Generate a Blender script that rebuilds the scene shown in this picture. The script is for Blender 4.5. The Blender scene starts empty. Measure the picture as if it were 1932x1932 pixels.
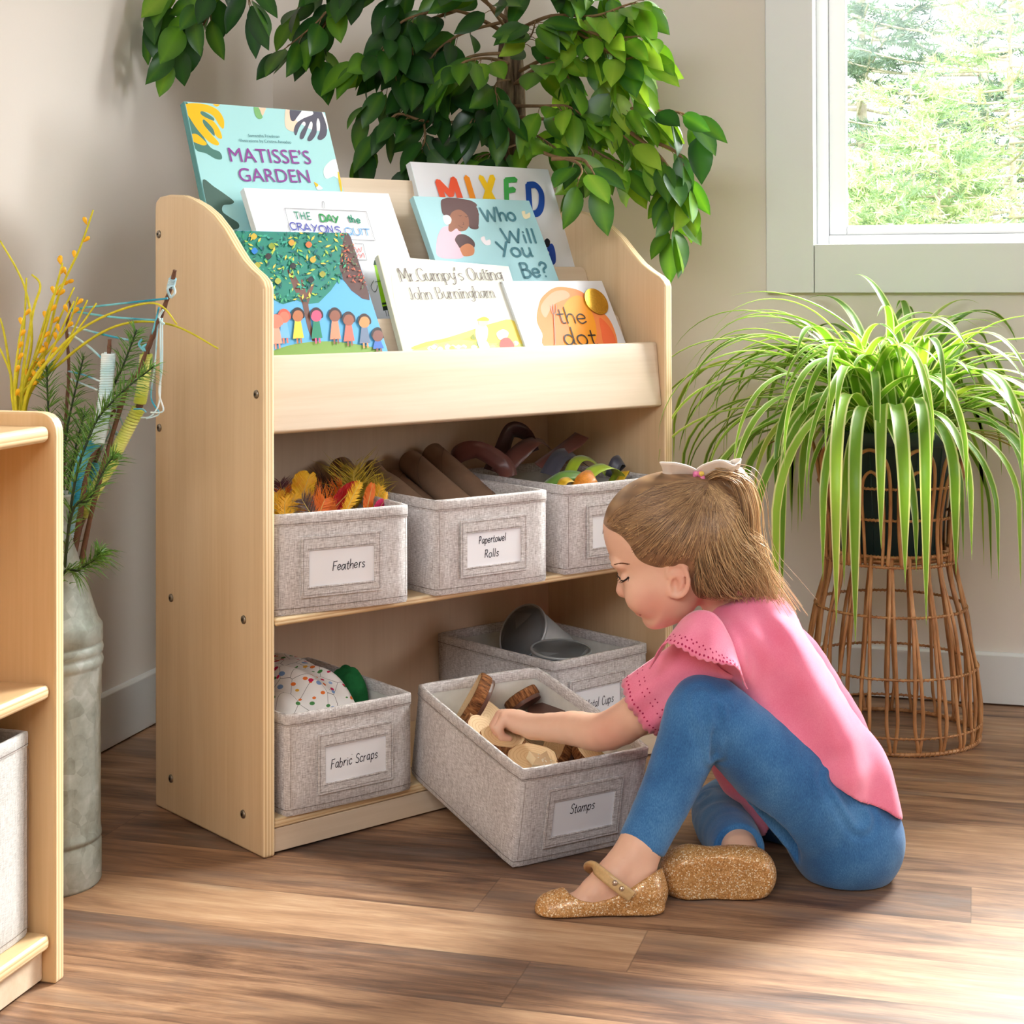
import bpy, math, random
import numpy as np
from mathutils import Matrix, Vector

SC = bpy.context.scene
COL = SC.collection
R = math.radians

# ------------------------------------------------------------------ camera
CAM_C = np.array([0.9131, -2.0219, 0.76])
CAM_R = np.array([0.9624301, 0.2715126, -0.0030318])
CAM_U = np.array([0.0058134, -0.0094413, 0.9999385])
CAM_F = np.array([-0.2714673, 0.9623886, 0.0106651])
FPX, CXP, CYP = 3122.74, 966.0, 500.85
cd = bpy.data.cameras.new('camera')
cam = bpy.data.objects.new('camera', cd)
COL.objects.link(cam)
cam.matrix_world = Matrix(((CAM_R[0], CAM_U[0], -CAM_F[0], CAM_C[0]),
                           (CAM_R[1], CAM_U[1], -CAM_F[1], CAM_C[1]),
                           (CAM_R[2], CAM_U[2], -CAM_F[2], CAM_C[2]), (0, 0, 0, 1)))
cd.sensor_fit = 'HORIZONTAL'
cd.sensor_width = 36.0
cd.lens = FPX / 1932 * 36.0
cd.shift_y = -(966 - CYP) / 1932
cd.clip_start = 0.05
cd.clip_end = 100
SC.camera = cam

# ------------------------------------------------------------------ sky, sun, window light, added fill, exposure
wd = bpy.data.worlds.new('overcast_sky')
SC.world = wd
wd.use_nodes = True
bg = wd.node_tree.nodes['Background']
bg.inputs[0].default_value = (0.93, 0.97, 1.0, 1)
bg.inputs[1].default_value = 4.0

def area(name, loc, target, sx, sy, power, col, spread=180):
    l = bpy.data.lights.new(name, 'AREA')
    l.shape = 'RECTANGLE'
    l.size, l.size_y, l.energy, l.color = sx, sy, power, col
    l.spread = R(spread)
    o = bpy.data.objects.new(name, l)
    COL.objects.link(o)
    o.location = loc
    o.rotation_euler = (Vector(target) - Vector(loc)).to_track_quat('-Z', 'Y').to_euler()
    return o

area('daylight_right_window', (4.60, 0.62, 1.40), (0.0, 0.15, 0.55), 1.1, 1.2, 47, (0.91, 0.96, 1.0))
area('bright_sky_key', (3.20, 2.65, 3.10), (-0.1, 0.40, 0.55), 0.9, 0.9, 29, (1.0, 0.985, 0.965), 70)
area('bright_sky_patch', (1.80, 2.85, 2.50), (0.85, 0.10, 0.25), 1.1, 1.1, 84, (1.0, 0.985, 0.965), 70)
area('fill_behind_camera', (0.5, -3.5, 2.2), (0.3, 0.5, 0.6), 2.6, 0.8, 68, (0.88, 0.95, 1.0))  # soft fill lamp added to brighten the room from behind the camera
sl = bpy.data.lights.new('outdoor_sun', 'SUN')
sl.energy, sl.angle, sl.color = 7.0, R(3), (1.0, 0.96, 0.88)
so = bpy.data.objects.new('outdoor_sun', sl)
COL.objects.link(so)
so.location = (0, 0, 6)
so.rotation_euler = Vector((-0.30, 0.52, -0.80)).to_track_quat('-Z', 'Y').to_euler()

SC.view_settings.view_transform = 'Standard'
SC.view_settings.look = 'None'
SC.view_settings.gamma = 1.0
SC.view_settings.use_curve_mapping = False
SC.view_settings.exposure = 0.13
SC.cycles.max_bounces = 7
SC.cycles.diffuse_bounces = 4
SC.cycles.glossy_bounces = 3
SC.cycles.transmission_bounces = 4
SC.cycles.transparent_max_bounces = 8
SC.cycles.sample_clamp_indirect = 6.0
SC.cycles.caustics_reflective = False
SC.cycles.caustics_refractive = False

# ------------------------------------------------------------------ helpers
def at(px, py, depth):
    """point in the room seen at a place of the photograph, at a distance along the view axis"""
    return CAM_C + depth * ((px - CXP) / FPX * CAM_R - (py - CYP) / FPX * CAM_U + CAM_F)

def on_plane(px, py, P, n):
    d = (px - CXP) / FPX * CAM_R - (py - CYP) / FPX * CAM_U + CAM_F
    n = np.array(n, float)
    return CAM_C + d * (((np.array(P, float) - CAM_C) @ n) / (d @ n))

def link(o, parent=None):
    COL.objects.link(o)
    if parent is not None:
        o.parent = parent
    return o

def tag(o, label=None, cat=None, group=None, kind=None):
    if label: o['label'] = label
    if cat: o['category'] = cat
    if group: o['group'] = group
    if kind: o['kind'] = kind
    return o

def thing(name, label, cat, loc=(0, 0, 0), rot=(0, 0, 0), group=None, matrix=None, kind=None):
    o = bpy.data.objects.new(name, None)
    o.empty_display_size = 0.05
    COL.objects.link(o)
    if matrix is not None: o.matrix_world = matrix
    else:
        o.location = loc
        o.rotation_euler = rot
    return tag(o, label, cat, group, kind)

def cr(pts, n=8, closed=False):
    """Catmull-Rom through points"""
    P = np.array(pts, float)
    m = len(P)
    if m < 3 and not closed:
        t = np.linspace(0, 1, n + 1)[:, None]
        return P[0] * (1 - t) + P[-1] * t
    out = []
    for i in range(m if closed else m - 1):
        if closed: p0, p1, p2, p3 = P[i - 1], P[i], P[(i + 1) % m], P[(i + 2) % m]
        else: p0, p1, p2, p3 = P[max(i - 1, 0)], P[i], P[i + 1], P[min(i + 2, m - 1)]
        for j in range(n):
            t = j / n
            out.append(.5 * (2 * p1 + (p2 - p0) * t + (2 * p0 - 5 * p1 + 4 * p2 - p3) * t * t + (3 * p1 - p0 - 3 * p2 + p3) * t ** 3))
    if not closed: out.append(P[-1])
    return np.array(out)

class MB:
    def __init__(s):
        s.v, s.f, s.m, s.n = [], [], [], 0
    def add(s, V, F, m=0):
        V = np.asarray(V, float)
        s.v.append(V)
        b = s.n
        for q in F: s.f.append(tuple(int(i) + b for i in q))
        s.m += [m] * len(F)
        s.n += len(V)
        return s
    def box(s, a, b, m=0):
        x0, y0, z0 = a; x1, y1, z1 = b
        V = [(x0, y0, z0), (x1, y0, z0), (x1, y1, z0), (x0, y1, z0), (x0, y0, z1), (x1, y0, z1), (x1, y1, z1), (x0, y1, z1)]
        return s.add(V, [(0, 3, 2, 1), (4, 5, 6, 7), (0, 1, 5, 4), (1, 2, 6, 5), (2, 3, 7, 6), (3, 0, 4, 7)], m)
    def prism(s, poly, x0, x1, axis=0, m=0, mr=None):
        """polygon (2D) extruded along an axis from x0 to x1"""
        P = np.array(poly, float)
        k = len(P)
        def emb(x):
            V = np.zeros((k, 3))
            o = [i for i in range(3) if i != axis]
            V[:, axis] = x; V[:, o[0]] = P[:, 0]; V[:, o[1]] = P[:, 1]
            return V
        V = np.vstack([emb(x0), emb(x1)])
        s.add(V, [tuple(range(k))[::-1], tuple(range(k, 2 * k))], m)
        b = s.n - 2 * k
        for i in range(k):
            j = (i + 1) % k
            s.f.append((b + i, b + j, b + k + j, b + k + i)); s.m.append(m if mr is None else mr)
        return s
    def tube(s, path, rad, seg=8, m=0, cap=True, closed=False):
        P = np.array(path, float)
        k = len(P)
        r = np.full(k, rad, float) if np.isscalar(rad) else np.array(rad, float)
        T = np.gradient(P, axis=0) if not closed else (np.roll(P, -1, 0) - np.roll(P, 1, 0))
        T /= np.linalg.norm(T, axis=1)[:, None] + 1e-12
        ref = np.array([0, 0, 1.]) if abs(T[0][2]) < .9 else np.array([1., 0, 0])
        A = np.cross(T[0], ref); A /= np.linalg.norm(A)
        As = []
        for i in range(k):
            A = A - T[i] * (A @ T[i]); A /= np.linalg.norm(A) + 1e-12
            As.append(A)
        As = np.array(As); Bs = np.cross(T, As)
        th = np.arange(seg) * 2 * math.pi / seg
        V = (P[:, None] + r[:, None, None] * (np.cos(th)[None, :, None] * As[:, None] + np.sin(th)[None, :, None] * Bs[:, None])).reshape(-1, 3)
        F = []
        for i in range(k if closed else k - 1):
            i2 = (i + 1) % k
            for j in range(seg):
                j2 = (j + 1) % seg
                F.append((i * seg + j, i * seg + j2, i2 * seg + j2, i2 * seg + j))
        if cap and not closed:
            F.append(tuple(range(seg))[::-1]); F.append(tuple(range((k - 1) * seg, k * seg)))
        return s.add(V, F, m)
    def lathe(s, prof, c=(0, 0, 0), seg=32, m=0, M=None):
        prof = np.array(prof, float); k = len(prof)
        th = np.arange(seg) * 2 * math.pi / seg
        V = np.zeros((k, seg, 3))
        V[:, :, 0] = prof[:, 0:1] * np.cos(th); V[:, :, 1] = prof[:, 0:1] * np.sin(th); V[:, :, 2] = prof[:, 1:2]
        V = V.reshape(-1, 3)
        if M is not None: V = V @ np.array(M)[:3, :3].T + np.array(M)[:3, 3]
        V = V + np.array(c)
        F = [(i * seg + j, i * seg + (j + 1) % seg, (i + 1) * seg + (j + 1) % seg, (i + 1) * seg + j) for i in range(k - 1) for j in range(seg)]
        if prof[0][0] > 1e-6: F.append(tuple(range(seg))[::-1])
        if prof[-1][0] > 1e-6: F.append(tuple(range((k - 1) * seg, k * seg)))
        return s.add(V, F, m)
    def leaf(s, p, d, up, L, w, droop=.2, fold=.25, n=7, m=0, tip=1.6):
        """a pointed leaf blade with a midrib fold"""
        d = np.array(d, float); d /= np.linalg.norm(d); up = np.array(up, float); up -= d * (up @ d); up /= np.linalg.norm(up) + 1e-9; sd = np.cross(d, up)
        V, F = [], []
        for i in range(n + 1):
            t = i / n
            ww = w * (math.sin(math.pi * min(1, t ** .78 * .96 + .02)) ** .85) * (1 if t < .8 else 1 - .45 * ((t - .8) / .2))
            if i == n: ww = 0
            c = np.array(p) + d * L * t - up * droop * L * t * t
            V += [c + sd * ww + up * ww * fold, c, c - sd * ww + up * ww * fold]
        for i in range(n):
            a = i * 3
            F += [(a, a + 1, a + 4, a + 3), (a + 1, a + 2, a + 5, a + 4)]
        return s.add(V, F, m)
    def grid(s, G, m=0, closed_u=False, closed_v=False):
        """G: (a,b,3) array of points"""
        a, b = G.shape[:2]
        F = []
        for i in range(a if closed_u else a - 1):
            for j in range(b if closed_v else b - 1):
                i2, j2 = (i + 1) % a, (j + 1) % b
                F.append((i * b + j, i2 * b + j, i2 * b + j2, i * b + j2))
        return s.add(G.reshape(-1, 3), F, m)
    def build(s, name, mats, parent=None, smooth=False, bevel=0, seg=2, thick=0, sub=0, sharp=None, offset=0):
        me = bpy.data.meshes.new(name)
        V = np.vstack(s.v) if s.v else np.zeros((0, 3))
        me.from_pydata(V.tolist(), [], s.f)
        if not isinstance(mats, (list, tuple)): mats = [mats]
        for x in mats: me.materials.append(x)
        if len(mats) > 1: me.polygons.foreach_set('material_index', s.m)
        if smooth: me.polygons.foreach_set('use_smooth', [True] * len(me.polygons))
        me.update()
        o = bpy.data.objects.new(name, me)
        link(o, parent)
        if thick:
            md = o.modifiers.new('solid', 'SOLIDIFY'); md.thickness = thick; md.offset = offset
        if bevel:
            md = o.modifiers.new('bevel', 'BEVEL'); md.width = bevel; md.segments = seg; md.limit_method = 'ANGLE'; md.angle_limit = R(40)
            me.polygons.foreach_set('use_smooth', [True] * len(me.polygons))
            md.harden_normals = True
        if sub:
            md = o.modifiers.new('sub', 'SUBSURF'); md.levels = sub; md.render_levels = sub
        return o

def rounded(poly, r, n=5):
    """round the corners of a 2D polygon"""
    P = np.array(poly, float); k = len(P); out = []
    rr = [r] * k if np.isscalar(r) else r
    for i in range(k):
        a, b, c = P[i - 1], P[i], P[(i + 1) % k]
        q = rr[i]
        if q <= 0: out.append(b); continue
        u = (a - b) / np.linalg.norm(a - b); w = (c - b) / np.linalg.norm(c - b)
        ang = math.acos(max(-1, min(1, u @ w)))
        d = min(q / math.tan(ang / 2), .49 * np.linalg.norm(a - b), .49 * np.linalg.norm(c - b))
        for t in np.linspace(0, 1, n + 1):
            out.append((1 - t) ** 2 * (b + u * d) + 2 * t * (1 - t) * b + t * t * (b + w * d))
    return np.array(out)

# ------------------------------------------------------------------ materials
def srgb(r, g=None, b=None):
    if g is None: r, g, b = r
    f = lambda c: (c / 255 / 12.92) if c / 255 <= .04045 else ((c / 255 + .055) / 1.055) ** 2.4
    return (f(r), f(g), f(b), 1)

class NT:
    def __init__(s, name):
        s.mat = bpy.data.materials.new(name); s.mat.use_nodes = True
        s.t = s.mat.node_tree; s.n = s.t.nodes
        s.b = s.n['Principled BSDF']; s.out = s.n['Material Output']
    def new(s, typ, **kw):
        n = s.n.new(typ)
        for k, v in kw.items():
            if k in ('op', 'operation'): n.operation = v
            elif k == 'blend': n.blend_type = v
            elif k == 'dtype': n.data_type = v
            else: setattr(n, k, v)
        return n
    def l(s, a, b): s.t.links.new(a, b)
    def co(s, out='Object'): return s.new('ShaderNodeTexCoord').outputs[out]
    def map(s, vec, scale=(1, 1, 1), loc=(0, 0, 0), rot=(0, 0, 0)):
        m = s.new('ShaderNodeMapping')
        m.inputs['Scale'].default_value = scale; m.inputs['Location'].default_value = loc; m.inputs['Rotation'].default_value = rot
        s.l(vec, m.inputs['Vector']); return m.outputs[0]
    def noise(s, vec, sc=5, det=3, rough=.5, dist=0):
        n = s.new('ShaderNodeTexNoise')
        s.l(vec, n.inputs['Vector'])
        n.inputs['Scale'].default_value = sc; n.inputs['Detail'].default_value = det; n.inputs['Roughness'].default_value = rough; n.inputs['Distortion'].default_value = dist
        return n.outputs['Fac']
    def math(s, op, a, b=None, c=None):
        n = s.new('ShaderNodeMath', op=op)
        for i, x in enumerate((a, b, c)):
            if x is None: continue
            if isinstance(x, (int, float)): n.inputs[i].default_value = x
            else: s.l(x, n.inputs[i])
        return n.outputs[0]
    def ramp(s, fac, stops, interp='LINEAR'):
        n = s.new('ShaderNodeValToRGB'); n.color_ramp.interpolation = interp
        e = n.color_ramp.elements
        while len(e) < len(stops): e.new(.5)
        for i, (p, c) in enumerate(stops):
            e[i].position = p; e[i].color = c
        s.l(fac, n.inputs[0]); return n.outputs[0]
    def mix(s, fac, a, b, blend='MIX'):
        n = s.new('ShaderNodeMix', dtype='RGBA', blend=blend)
        for i, x in ((0, fac), (6, a), (7, b)):
            if isinstance(x, (int, float, tuple)): n.inputs[i].default_value = x
            else: s.l(x, n.inputs[i])
        return n.outputs[2]
    def sep(s, vec):
        n = s.new('ShaderNodeSeparateXYZ'); s.l(vec, n.inputs[0]); return n.outputs
    def comb(s, x, y, z):
        n = s.new('ShaderNodeCombineXYZ')
        for i, q in enumerate((x, y, z)):
            if isinstance(q, (int, float)): n.inputs[i].default_value = q
            else: s.l(q, n.inputs[i])
        return n.outputs[0]
    def bump(s, h, strength=.3, dist=.002):
        n = s.new('ShaderNodeBump'); n.inputs['Strength'].default_value = strength; n.inputs['Distance'].default_value = dist
        s.l(h, n.inputs['Height']); s.l(n.outputs[0], s.b.inputs['Normal']); return n
    def base(s, x, rough=.5, spec=.5, **kw):
        if isinstance(x, tuple): s.b.inputs['Base Color'].default_value = x
        else: s.l(x, s.b.inputs['Base Color'])
        s.b.inputs['Roughness'].default_value = rough
        s.b.inputs['Specular IOR Level'].default_value = spec
        for k, v in kw.items(): s.b.inputs[k.replace('_', ' ')].default_value = v
        return s

MATS = {}
def plain(name, col, rough=.5, spec=.5, var=0, sc=40, **kw):
    """a material whose colour varies a little with noise"""
    if name in MATS: return MATS[name]
    t = NT(name)
    c = col if len(col) == 4 else srgb(col)
    if var:
        f = t.noise(t.co(), sc, 4, .6)
        lo = tuple(max(0, x * (1 - var)) for x in c[:3]) + (1,); hi = tuple(min(1, x * (1 + var)) for x in c[:3]) + (1,)
        t.base(t.ramp(f, [(.3, lo), (.7, hi)]), rough, spec, **kw)
    else: t.base(c, rough, spec, **kw)
    MATS[name] = t.mat
    return t.mat

def leafmat(name, stops, rough=.35, trans=.35, sc=30, attr=None, spec=.5):
    """thin leaf: reflects and lets light through"""
    t = NT(name)
    if attr:
        a = t.new('ShaderNodeAttribute'); a.attribute_name = attr; fac = a.outputs['Fac']; col = t.ramp(fac, stops)
    else: col = t.ramp(t.noise(t.co(), sc, 3, .6), stops)
    t.base(col, rough, spec)
    tr = t.new('ShaderNodeBsdfTranslucent')
    t.l(t.mix(1.0, col, (1.0, 1.0, .45, 1), 'MULTIPLY'), tr.inputs[0])
    ms = t.new('ShaderNodeMixShader'); ms.inputs[0].default_value = trans
    t.l(t.b.outputs[0], ms.inputs[1]); t.l(tr.outputs[0], ms.inputs[2]); t.l(ms.outputs[0], t.out.inputs[0])
    return t.mat

def wood_mat(name, lo, hi, axis=2, rough=.38):
    t = NT(name)
    c = t.co()
    sc = [26, 26, 26]; sc[axis] = 1.6
    f = t.noise(t.map(c, tuple(sc)), 1.0, 5, .62, .5)
    sc2 = [240, 240, 240]; sc2[axis] = 7
    g = t.noise(t.map(c, tuple(sc2)), 1.0, 2, .5)
    h = t.math('ADD', t.math('MULTIPLY', f, .72), t.math('MULTIPLY', g, .28))
    t.base(t.ramp(h, [(.32, srgb(lo)), (.62, srgb(hi))]), rough, .4)
    t.bump(g, .04, .001)
    return t.mat

BIRCH = wood_mat('birch_veneer_upright', (214, 183, 142), (226, 198, 160), 2)
BIRCHX = wood_mat('birch_veneer_across', (213, 190, 162), (225, 204, 180), 0)
def ply_mat():
    t = NT('birch_ply_edge')
    x = t.sep(t.co())[0]
    w = t.math('FRACT', t.math('DIVIDE', x, .0045))
    t.base(t.ramp(w, [(.0, srgb(236, 208, 164)), (.42, srgb(240, 216, 176)), (.55, srgb(205, 166, 118)), (.9, srgb(228, 196, 150))]), .4, .4)
    return t.mat
PLY = ply_mat()
def ply_z():
    t = NT('birch_ply_shelf_edge')
    x = t.sep(t.co())[2]
    w = t.math('FRACT', t.math('DIVIDE', x, .0052))
    t.base(t.ramp(w, [(.0, srgb(238, 210, 166)), (.42, srgb(242, 218, 178)), (.55, srgb(208, 168, 120)), (.9, srgb(230, 198, 152))]), .4, .4)
    return t.mat
PLYZ = ply_z()

def linen_mat(name, dark, mid, light, k=1.0):
    t = NT(name)
    c = t.co()
    a = t.noise(t.map(c, (130 * k, 130 * k, 1300 * k)), 1.0, 2, .6)
    b = t.noise(t.map(c, (1200 * k, 1200 * k, 95 * k)), 1.0, 2, .6)
    g = t.noise(c, 9, 2, .5)
    f = t.math('ADD', t.math('ADD', t.math('MULTIPLY', a, .46), t.math('MULTIPLY', b, .42)), t.math('MULTIPLY', g, .12))
    t.base(t.ramp(f, [(.36, srgb(dark)), (.5, srgb(mid)), (.64, srgb(light))]), .9, .15)
    t.bump(f, .35, .0012)
    return t.mat
LINEN = linen_mat('grey_linen', (150, 140, 138), (203, 196, 194), (240, 236, 236))
LINEN_PALE = linen_mat('pale_linen', (176, 173, 170), (208, 206, 204), (228, 226, 224))
LINING = plain('bin_lining', (206, 202, 194), .8, .2, .06, 60)
CARD = plain('white_card', (240, 239, 243), .45, .4)
INK = plain('black_ink', (28, 26, 40), .5, .3)
STITCH = plain('grey_thread', (120, 106, 98), .8, .2)
STEEL = plain('screw_steel', (150, 140, 128), .35, .5, Metallic=.9)
SOCKET = plain('screw_socket', (22, 20, 20), .6, .3)

# ------------------------------------------------------------------ room shell
XL, YB, XR, YF, ZC = -0.469, 1.088, 5.2, -4.2, 2.5
def wall_mat():
    t = NT('painted_wall')
    c = t.co()
    f = t.noise(c, 160, 3, .6)
    t.base(t.ramp(t.noise(c, 1.5, 2, .5), [(.3, srgb(230, 221, 213)), (.7, srgb(234, 225, 217))]), .75, .25)
    t.bump(f, .08, .001)
    return t.mat
WALL = wall_mat()
TRIM = plain('white_trim_paint', (226, 227, 228), .4, .4, .01, 8)
SASH = plain('white_sash_vinyl', (248, 249, 250), .35, .5)
CEIL = plain('ceiling_paint', (238, 234, 228), .8, .2)

def floor_mat():
    t = NT('wood_plank_floor')
    c = t.co()
    x, y, z = t.sep(c)
    W, L = .122, 1.15
    yr = t.math('DIVIDE', t.math('ADD', y, 4.2 + .05), W)
    row = t.math('FLOOR', yr)
    wn = t.new('ShaderNodeTexWhiteNoise', noise_dimensions='1D'); t.l(row, wn.inputs['W'])
    xo = t.math('DIVIDE', t.math('ADD', x, t.math('MULTIPLY', wn.outputs['Value'], 4.7)), L)
    colm = t.math('FLOOR', xo)
    pid = t.new('ShaderNodeTexWhiteNoise', noise_dimensions='2D'); t.l(t.comb(row, colm, 0), pid.inputs['Vector'])
    v = pid.outputs['Value']
    pv = t.comb(t.math('ADD', x, t.math('MULTIPLY', v, 31.7)), y, t.math('MULTIPLY', v, 17.3))
    big = t.noise(t.map(pv, (2.6, 17, 1)), 1.0, 5, .62, .9)
    mid = t.noise(t.map(pv, (7, 75, 1)), 1.0, 4, .65, .4)
    fine = t.noise(t.map(pv, (26, 420, 1)), 1.0, 3, .6)
    f = t.math('ADD', t.math('ADD', t.math('MULTIPLY', big, .50), t.math('MULTIPLY', mid, .30)), t.math('MULTIPLY', fine, .20))
    f = t.math('ADD', f, t.math('MULTIPLY', t.math('SUBTRACT', v, .5), .20))
    col = t.ramp(f, [(.30, srgb(70, 50, 41)), (.41, srgb(116, 85, 66)), (.50, srgb(154, 117, 90)), (.59, srgb(182, 144, 112)), (.72, srgb(208, 176, 144))])
    # grey smoky streaks
    sm = t.noise(t.map(pv, (1.7, 9, 1), (3.1, 1.7, 0)), 1.0, 4, .6, 1.2)
    col = t.mix(t.ramp(sm, [(.52, (0, 0, 0, 1)), (.70, (.62, .62, .62, 1))]), col, srgb(118, 105, 98))
    # joints
    fy = t.math('ABSOLUTE', t.math('SUBTRACT', t.math('FRACT', yr), .5))
    fx = t.math('ABSOLUTE', t.math('SUBTRACT', t.math('FRACT', xo), .5))
    jy = t.math('GREATER_THAN', fy, .5 - .0009 / W)
    jx = t.math('GREATER_THAN', fx, .5 - .0009 / L)
    j = t.math('MAXIMUM', jy, jx)
    col = t.mix(t.math('MULTIPLY', j, .35), col, srgb(70, 52, 42))
    t.base(col, .42, .42)
    t.l(t.ramp(fine, [(.3, (.36, .36, .36, 1)), (.7, (.52, .52, .52, 1))]), t.b.inputs['Roughness'])
    t.bump(t.math('SUBTRACT', fine, t.math('MULTIPLY', j, .6)), .10, .001)
    return t.mat

def struct(name, mb, mat, **kw):
    o = mb.build(name, mat, **kw)
    o['kind'] = 'structure'
    return o
T = .12
struct('floor', MB().box((XL - T, YF - T, -.1), (XR + T, YB + T, 0)), floor_mat())
struct('ceiling', MB().box((XL - T, YF - T, ZC), (XR + T, YB + T, ZC + .1)), CEIL)
struct('wall_left', MB().box((XL - T, YF - T, 0), (XL, YB + T, ZC)), WALL)
struct('wall_front', MB().box((XL, YF - T, 0), (XR, YF, ZC)), WALL)
struct('wall_right', MB().box((XR, YF - T, 0), (XR + T, YB + T, ZC)), WALL)
# back wall with the window opening
WX0, WX1, WZ0, WZ1 = .612, 1.68, .822, 2.02
wb = MB()
wb.box((XL, YB, 0), (WX0, YB + T, ZC)); wb.box((WX1, YB, 0), (XR, YB + T, ZC))
wb.box((WX0, YB, 0), (WX1, YB + T, WZ0)); wb.box((WX0, YB, WZ1), (WX1, YB + T, ZC))
struct('wall_back', wb, WALL)
# baseboards
def bboard(name, prof, ax, a, b):
    m = MB().prism(prof, a, b, ax)
    struct(name, m, TRIM, bevel=.0015)
bboard('baseboard_back', [(YB, 0.003), (YB - .012, 0.003), (YB - .012, .090), (YB - .008, .094), (YB, .094)], 0, XL + .012, XR)
bboard('baseboard_left', [(XL, 0.003), (XL + .012, 0.003), (XL + .012, .090), (XL + .008, .094), (XL, .094)], 1, YF, YB)
# window
win = thing('window_1', None, None, (0, 0, 0), kind='structure')
def wpart(name, boxes, mat, bevel=.002):
    m = MB()
    for a, b in boxes: m.box(a, b)
    o = m.build(name, mat, win, bevel=bevel); o['kind'] = 'structure'; return o
ct = YB - .018
IX0, IX1, IZ0, IZ1 = .620, 1.67, .830, 2.01
wpart('casing_left', [((.532, ct, .740), (IX0, YB + .001, 2.1))], TRIM)
wpart('casing_right', [((IX1, ct, .740), (1.758, YB + .001, 2.1))], TRIM)
wpart('casing_bottom', [((IX0 + .0008, ct, .740), (IX1 - .0008, YB + .001, IZ0))], TRIM)
wpart('casing_top', [((IX0 + .0008, ct, IZ1), (IX1 - .0008, YB + .001, 2.1))], TRIM)
wpart('jamb', [((WX0 - .002, YB - .004, IZ0 - .01), (IX0, YB + .10, IZ1 + .01)), ((IX1, YB - .004, IZ0 - .01), (WX1 + .002, YB + .10, IZ1 + .01)),
               ((IX0, YB - .004, WZ0 - .002), (IX1, YB + .10, IZ0)), ((IX0, YB - .004, IZ1), (IX1, YB + .10, WZ1 + .002))], SASH, .001)
sx0, sx1, sz0, sz1 = IX0, IX1, IZ0, IZ1
wpart('outer_frame', [((sx0, YB + .045, sz0), (sx0 + .022, YB + .095, sz1)), ((sx1 - .022, YB + .045, sz0), (sx1, YB + .095, sz1)),
                      ((sx0 + .0221, YB + .046, sz0), (sx1 - .0221, YB + .094, sz0 + .018)), ((sx0 + .0221, YB + .046, sz1 - .018), (sx1 - .0221, YB + .094, sz1))], SASH)
a0, a1, c0, c1 = sx0 + .0225, sx1 - .0225, sz0 + .0185, sz1 - .0185
sw = .032
wpart('sash', [((a0, YB + .055, c0), (a0 + sw, YB + .09, c1)), ((a1 - sw, YB + .055, c0), (a1, YB + .09, c1)),
               ((a0 + sw + .0001, YB + .056, c0), (a1 - sw - .0001, YB + .089, c0 + .018)), ((a0 + sw + .0001, YB + .056, c1 - .018), (a1 - sw - .0001, YB + .089, c1))], SASH)
tg = NT('window_glass')
gl = tg.new('ShaderNodeBsdfGlossy'); gl.inputs['Roughness'].default_value = .02
tp = tg.new('ShaderNodeBsdfTransparent'); tp.inputs[0].default_value = (.97, .99, .98, 1)
mx = tg.new('ShaderNodeMixShader')
mx.inputs[0].default_value = .012; tg.l(tp.outputs[0], mx.inputs[1]); tg.l(gl.outputs[0], mx.inputs[2]); tg.l(mx.outputs[0], tg.out.inputs[0])
wpart('glass_pane', [((a0 + .02, YB + .070, c0 + .01), (a1 - .02, YB + .073, c1 - .01))], tg.mat, 0)

# ------------------------------------------------------------------ book display shelf
SA = R(55.987)
SM = Matrix.Rotation(SA, 4, 'Z')           # shelf frame: x along its width, -y out of its front
SMn = np.array(SM)[:3, :3]
def shl(p): return SMn @ np.array(p, float)   # shelf frame -> room
SW, SD, ST = .774, .299, .018
def onM(M, px, py, axis, val):
    """where the sight line through a place of the photograph meets a plane of a frame"""
    A = np.array(M); n = A[:3, axis]; P = A[:3, 3] + n * val
    q = on_plane(px, py, P, n)
    return np.array(M.inverted()) @ np.array([*q, 1])
def onsh(px, py, y): return onM(SM, px, py, 1, y)[:3]
shelf = thing('book_display_shelf', 'birch plywood shelf unit with three book tiers above two bin shelves', 'bookshelf', matrix=SM)
prof = [(0.0, 0.0), (.299, 0.0), (.299, .870), (.297, .881), (.2856, .8876), (.2571, .8895), (.2229, .8870), (.1925, .8800), (.1627, .8700), (.1334, .8560),
        (.1048, .8360), (.0767, .8100), (.0559, .7925), (.0355, .7805), (.0153, .7710), (.004, .7630), (0.0, .7540)]
screws = [(.2857, .8328), (.0171, .6129), (.2846, .5511), (.2502, .3089), (.0503, .3083), (.2507, .0498), (.0523, .047)]
def screw_mb(x, y, z, sgn):
    m = MB()
    M = Matrix.Translation((x, y, z)) @ Matrix.Rotation(R(90) * sgn, 4, 'Y')
    m.lathe([(0, .0026), (.0022, .0026)], M=M, seg=6, m=1)
    m.lathe([(.0022, .0026), (.0036, .0026), (.0054, .0016), (.006, 0)], M=M, seg=18, m=0)
    return m
for x0, sgn in ((0, -1), (SW - ST, 1)):
    m = MB().prism(prof, x0, x0 + ST, 0, 0, 1)
    pn = m.build('side_panel', [BIRCH, PLY], shelf, bevel=.004, seg=3)
    for y, z in screws:
        if sgn < 0: screw_mb(x0, y, z, sgn).build('screw', [STEEL, SOCKET], pn, smooth=True)
X0, X1 = ST, SW - ST
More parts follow.
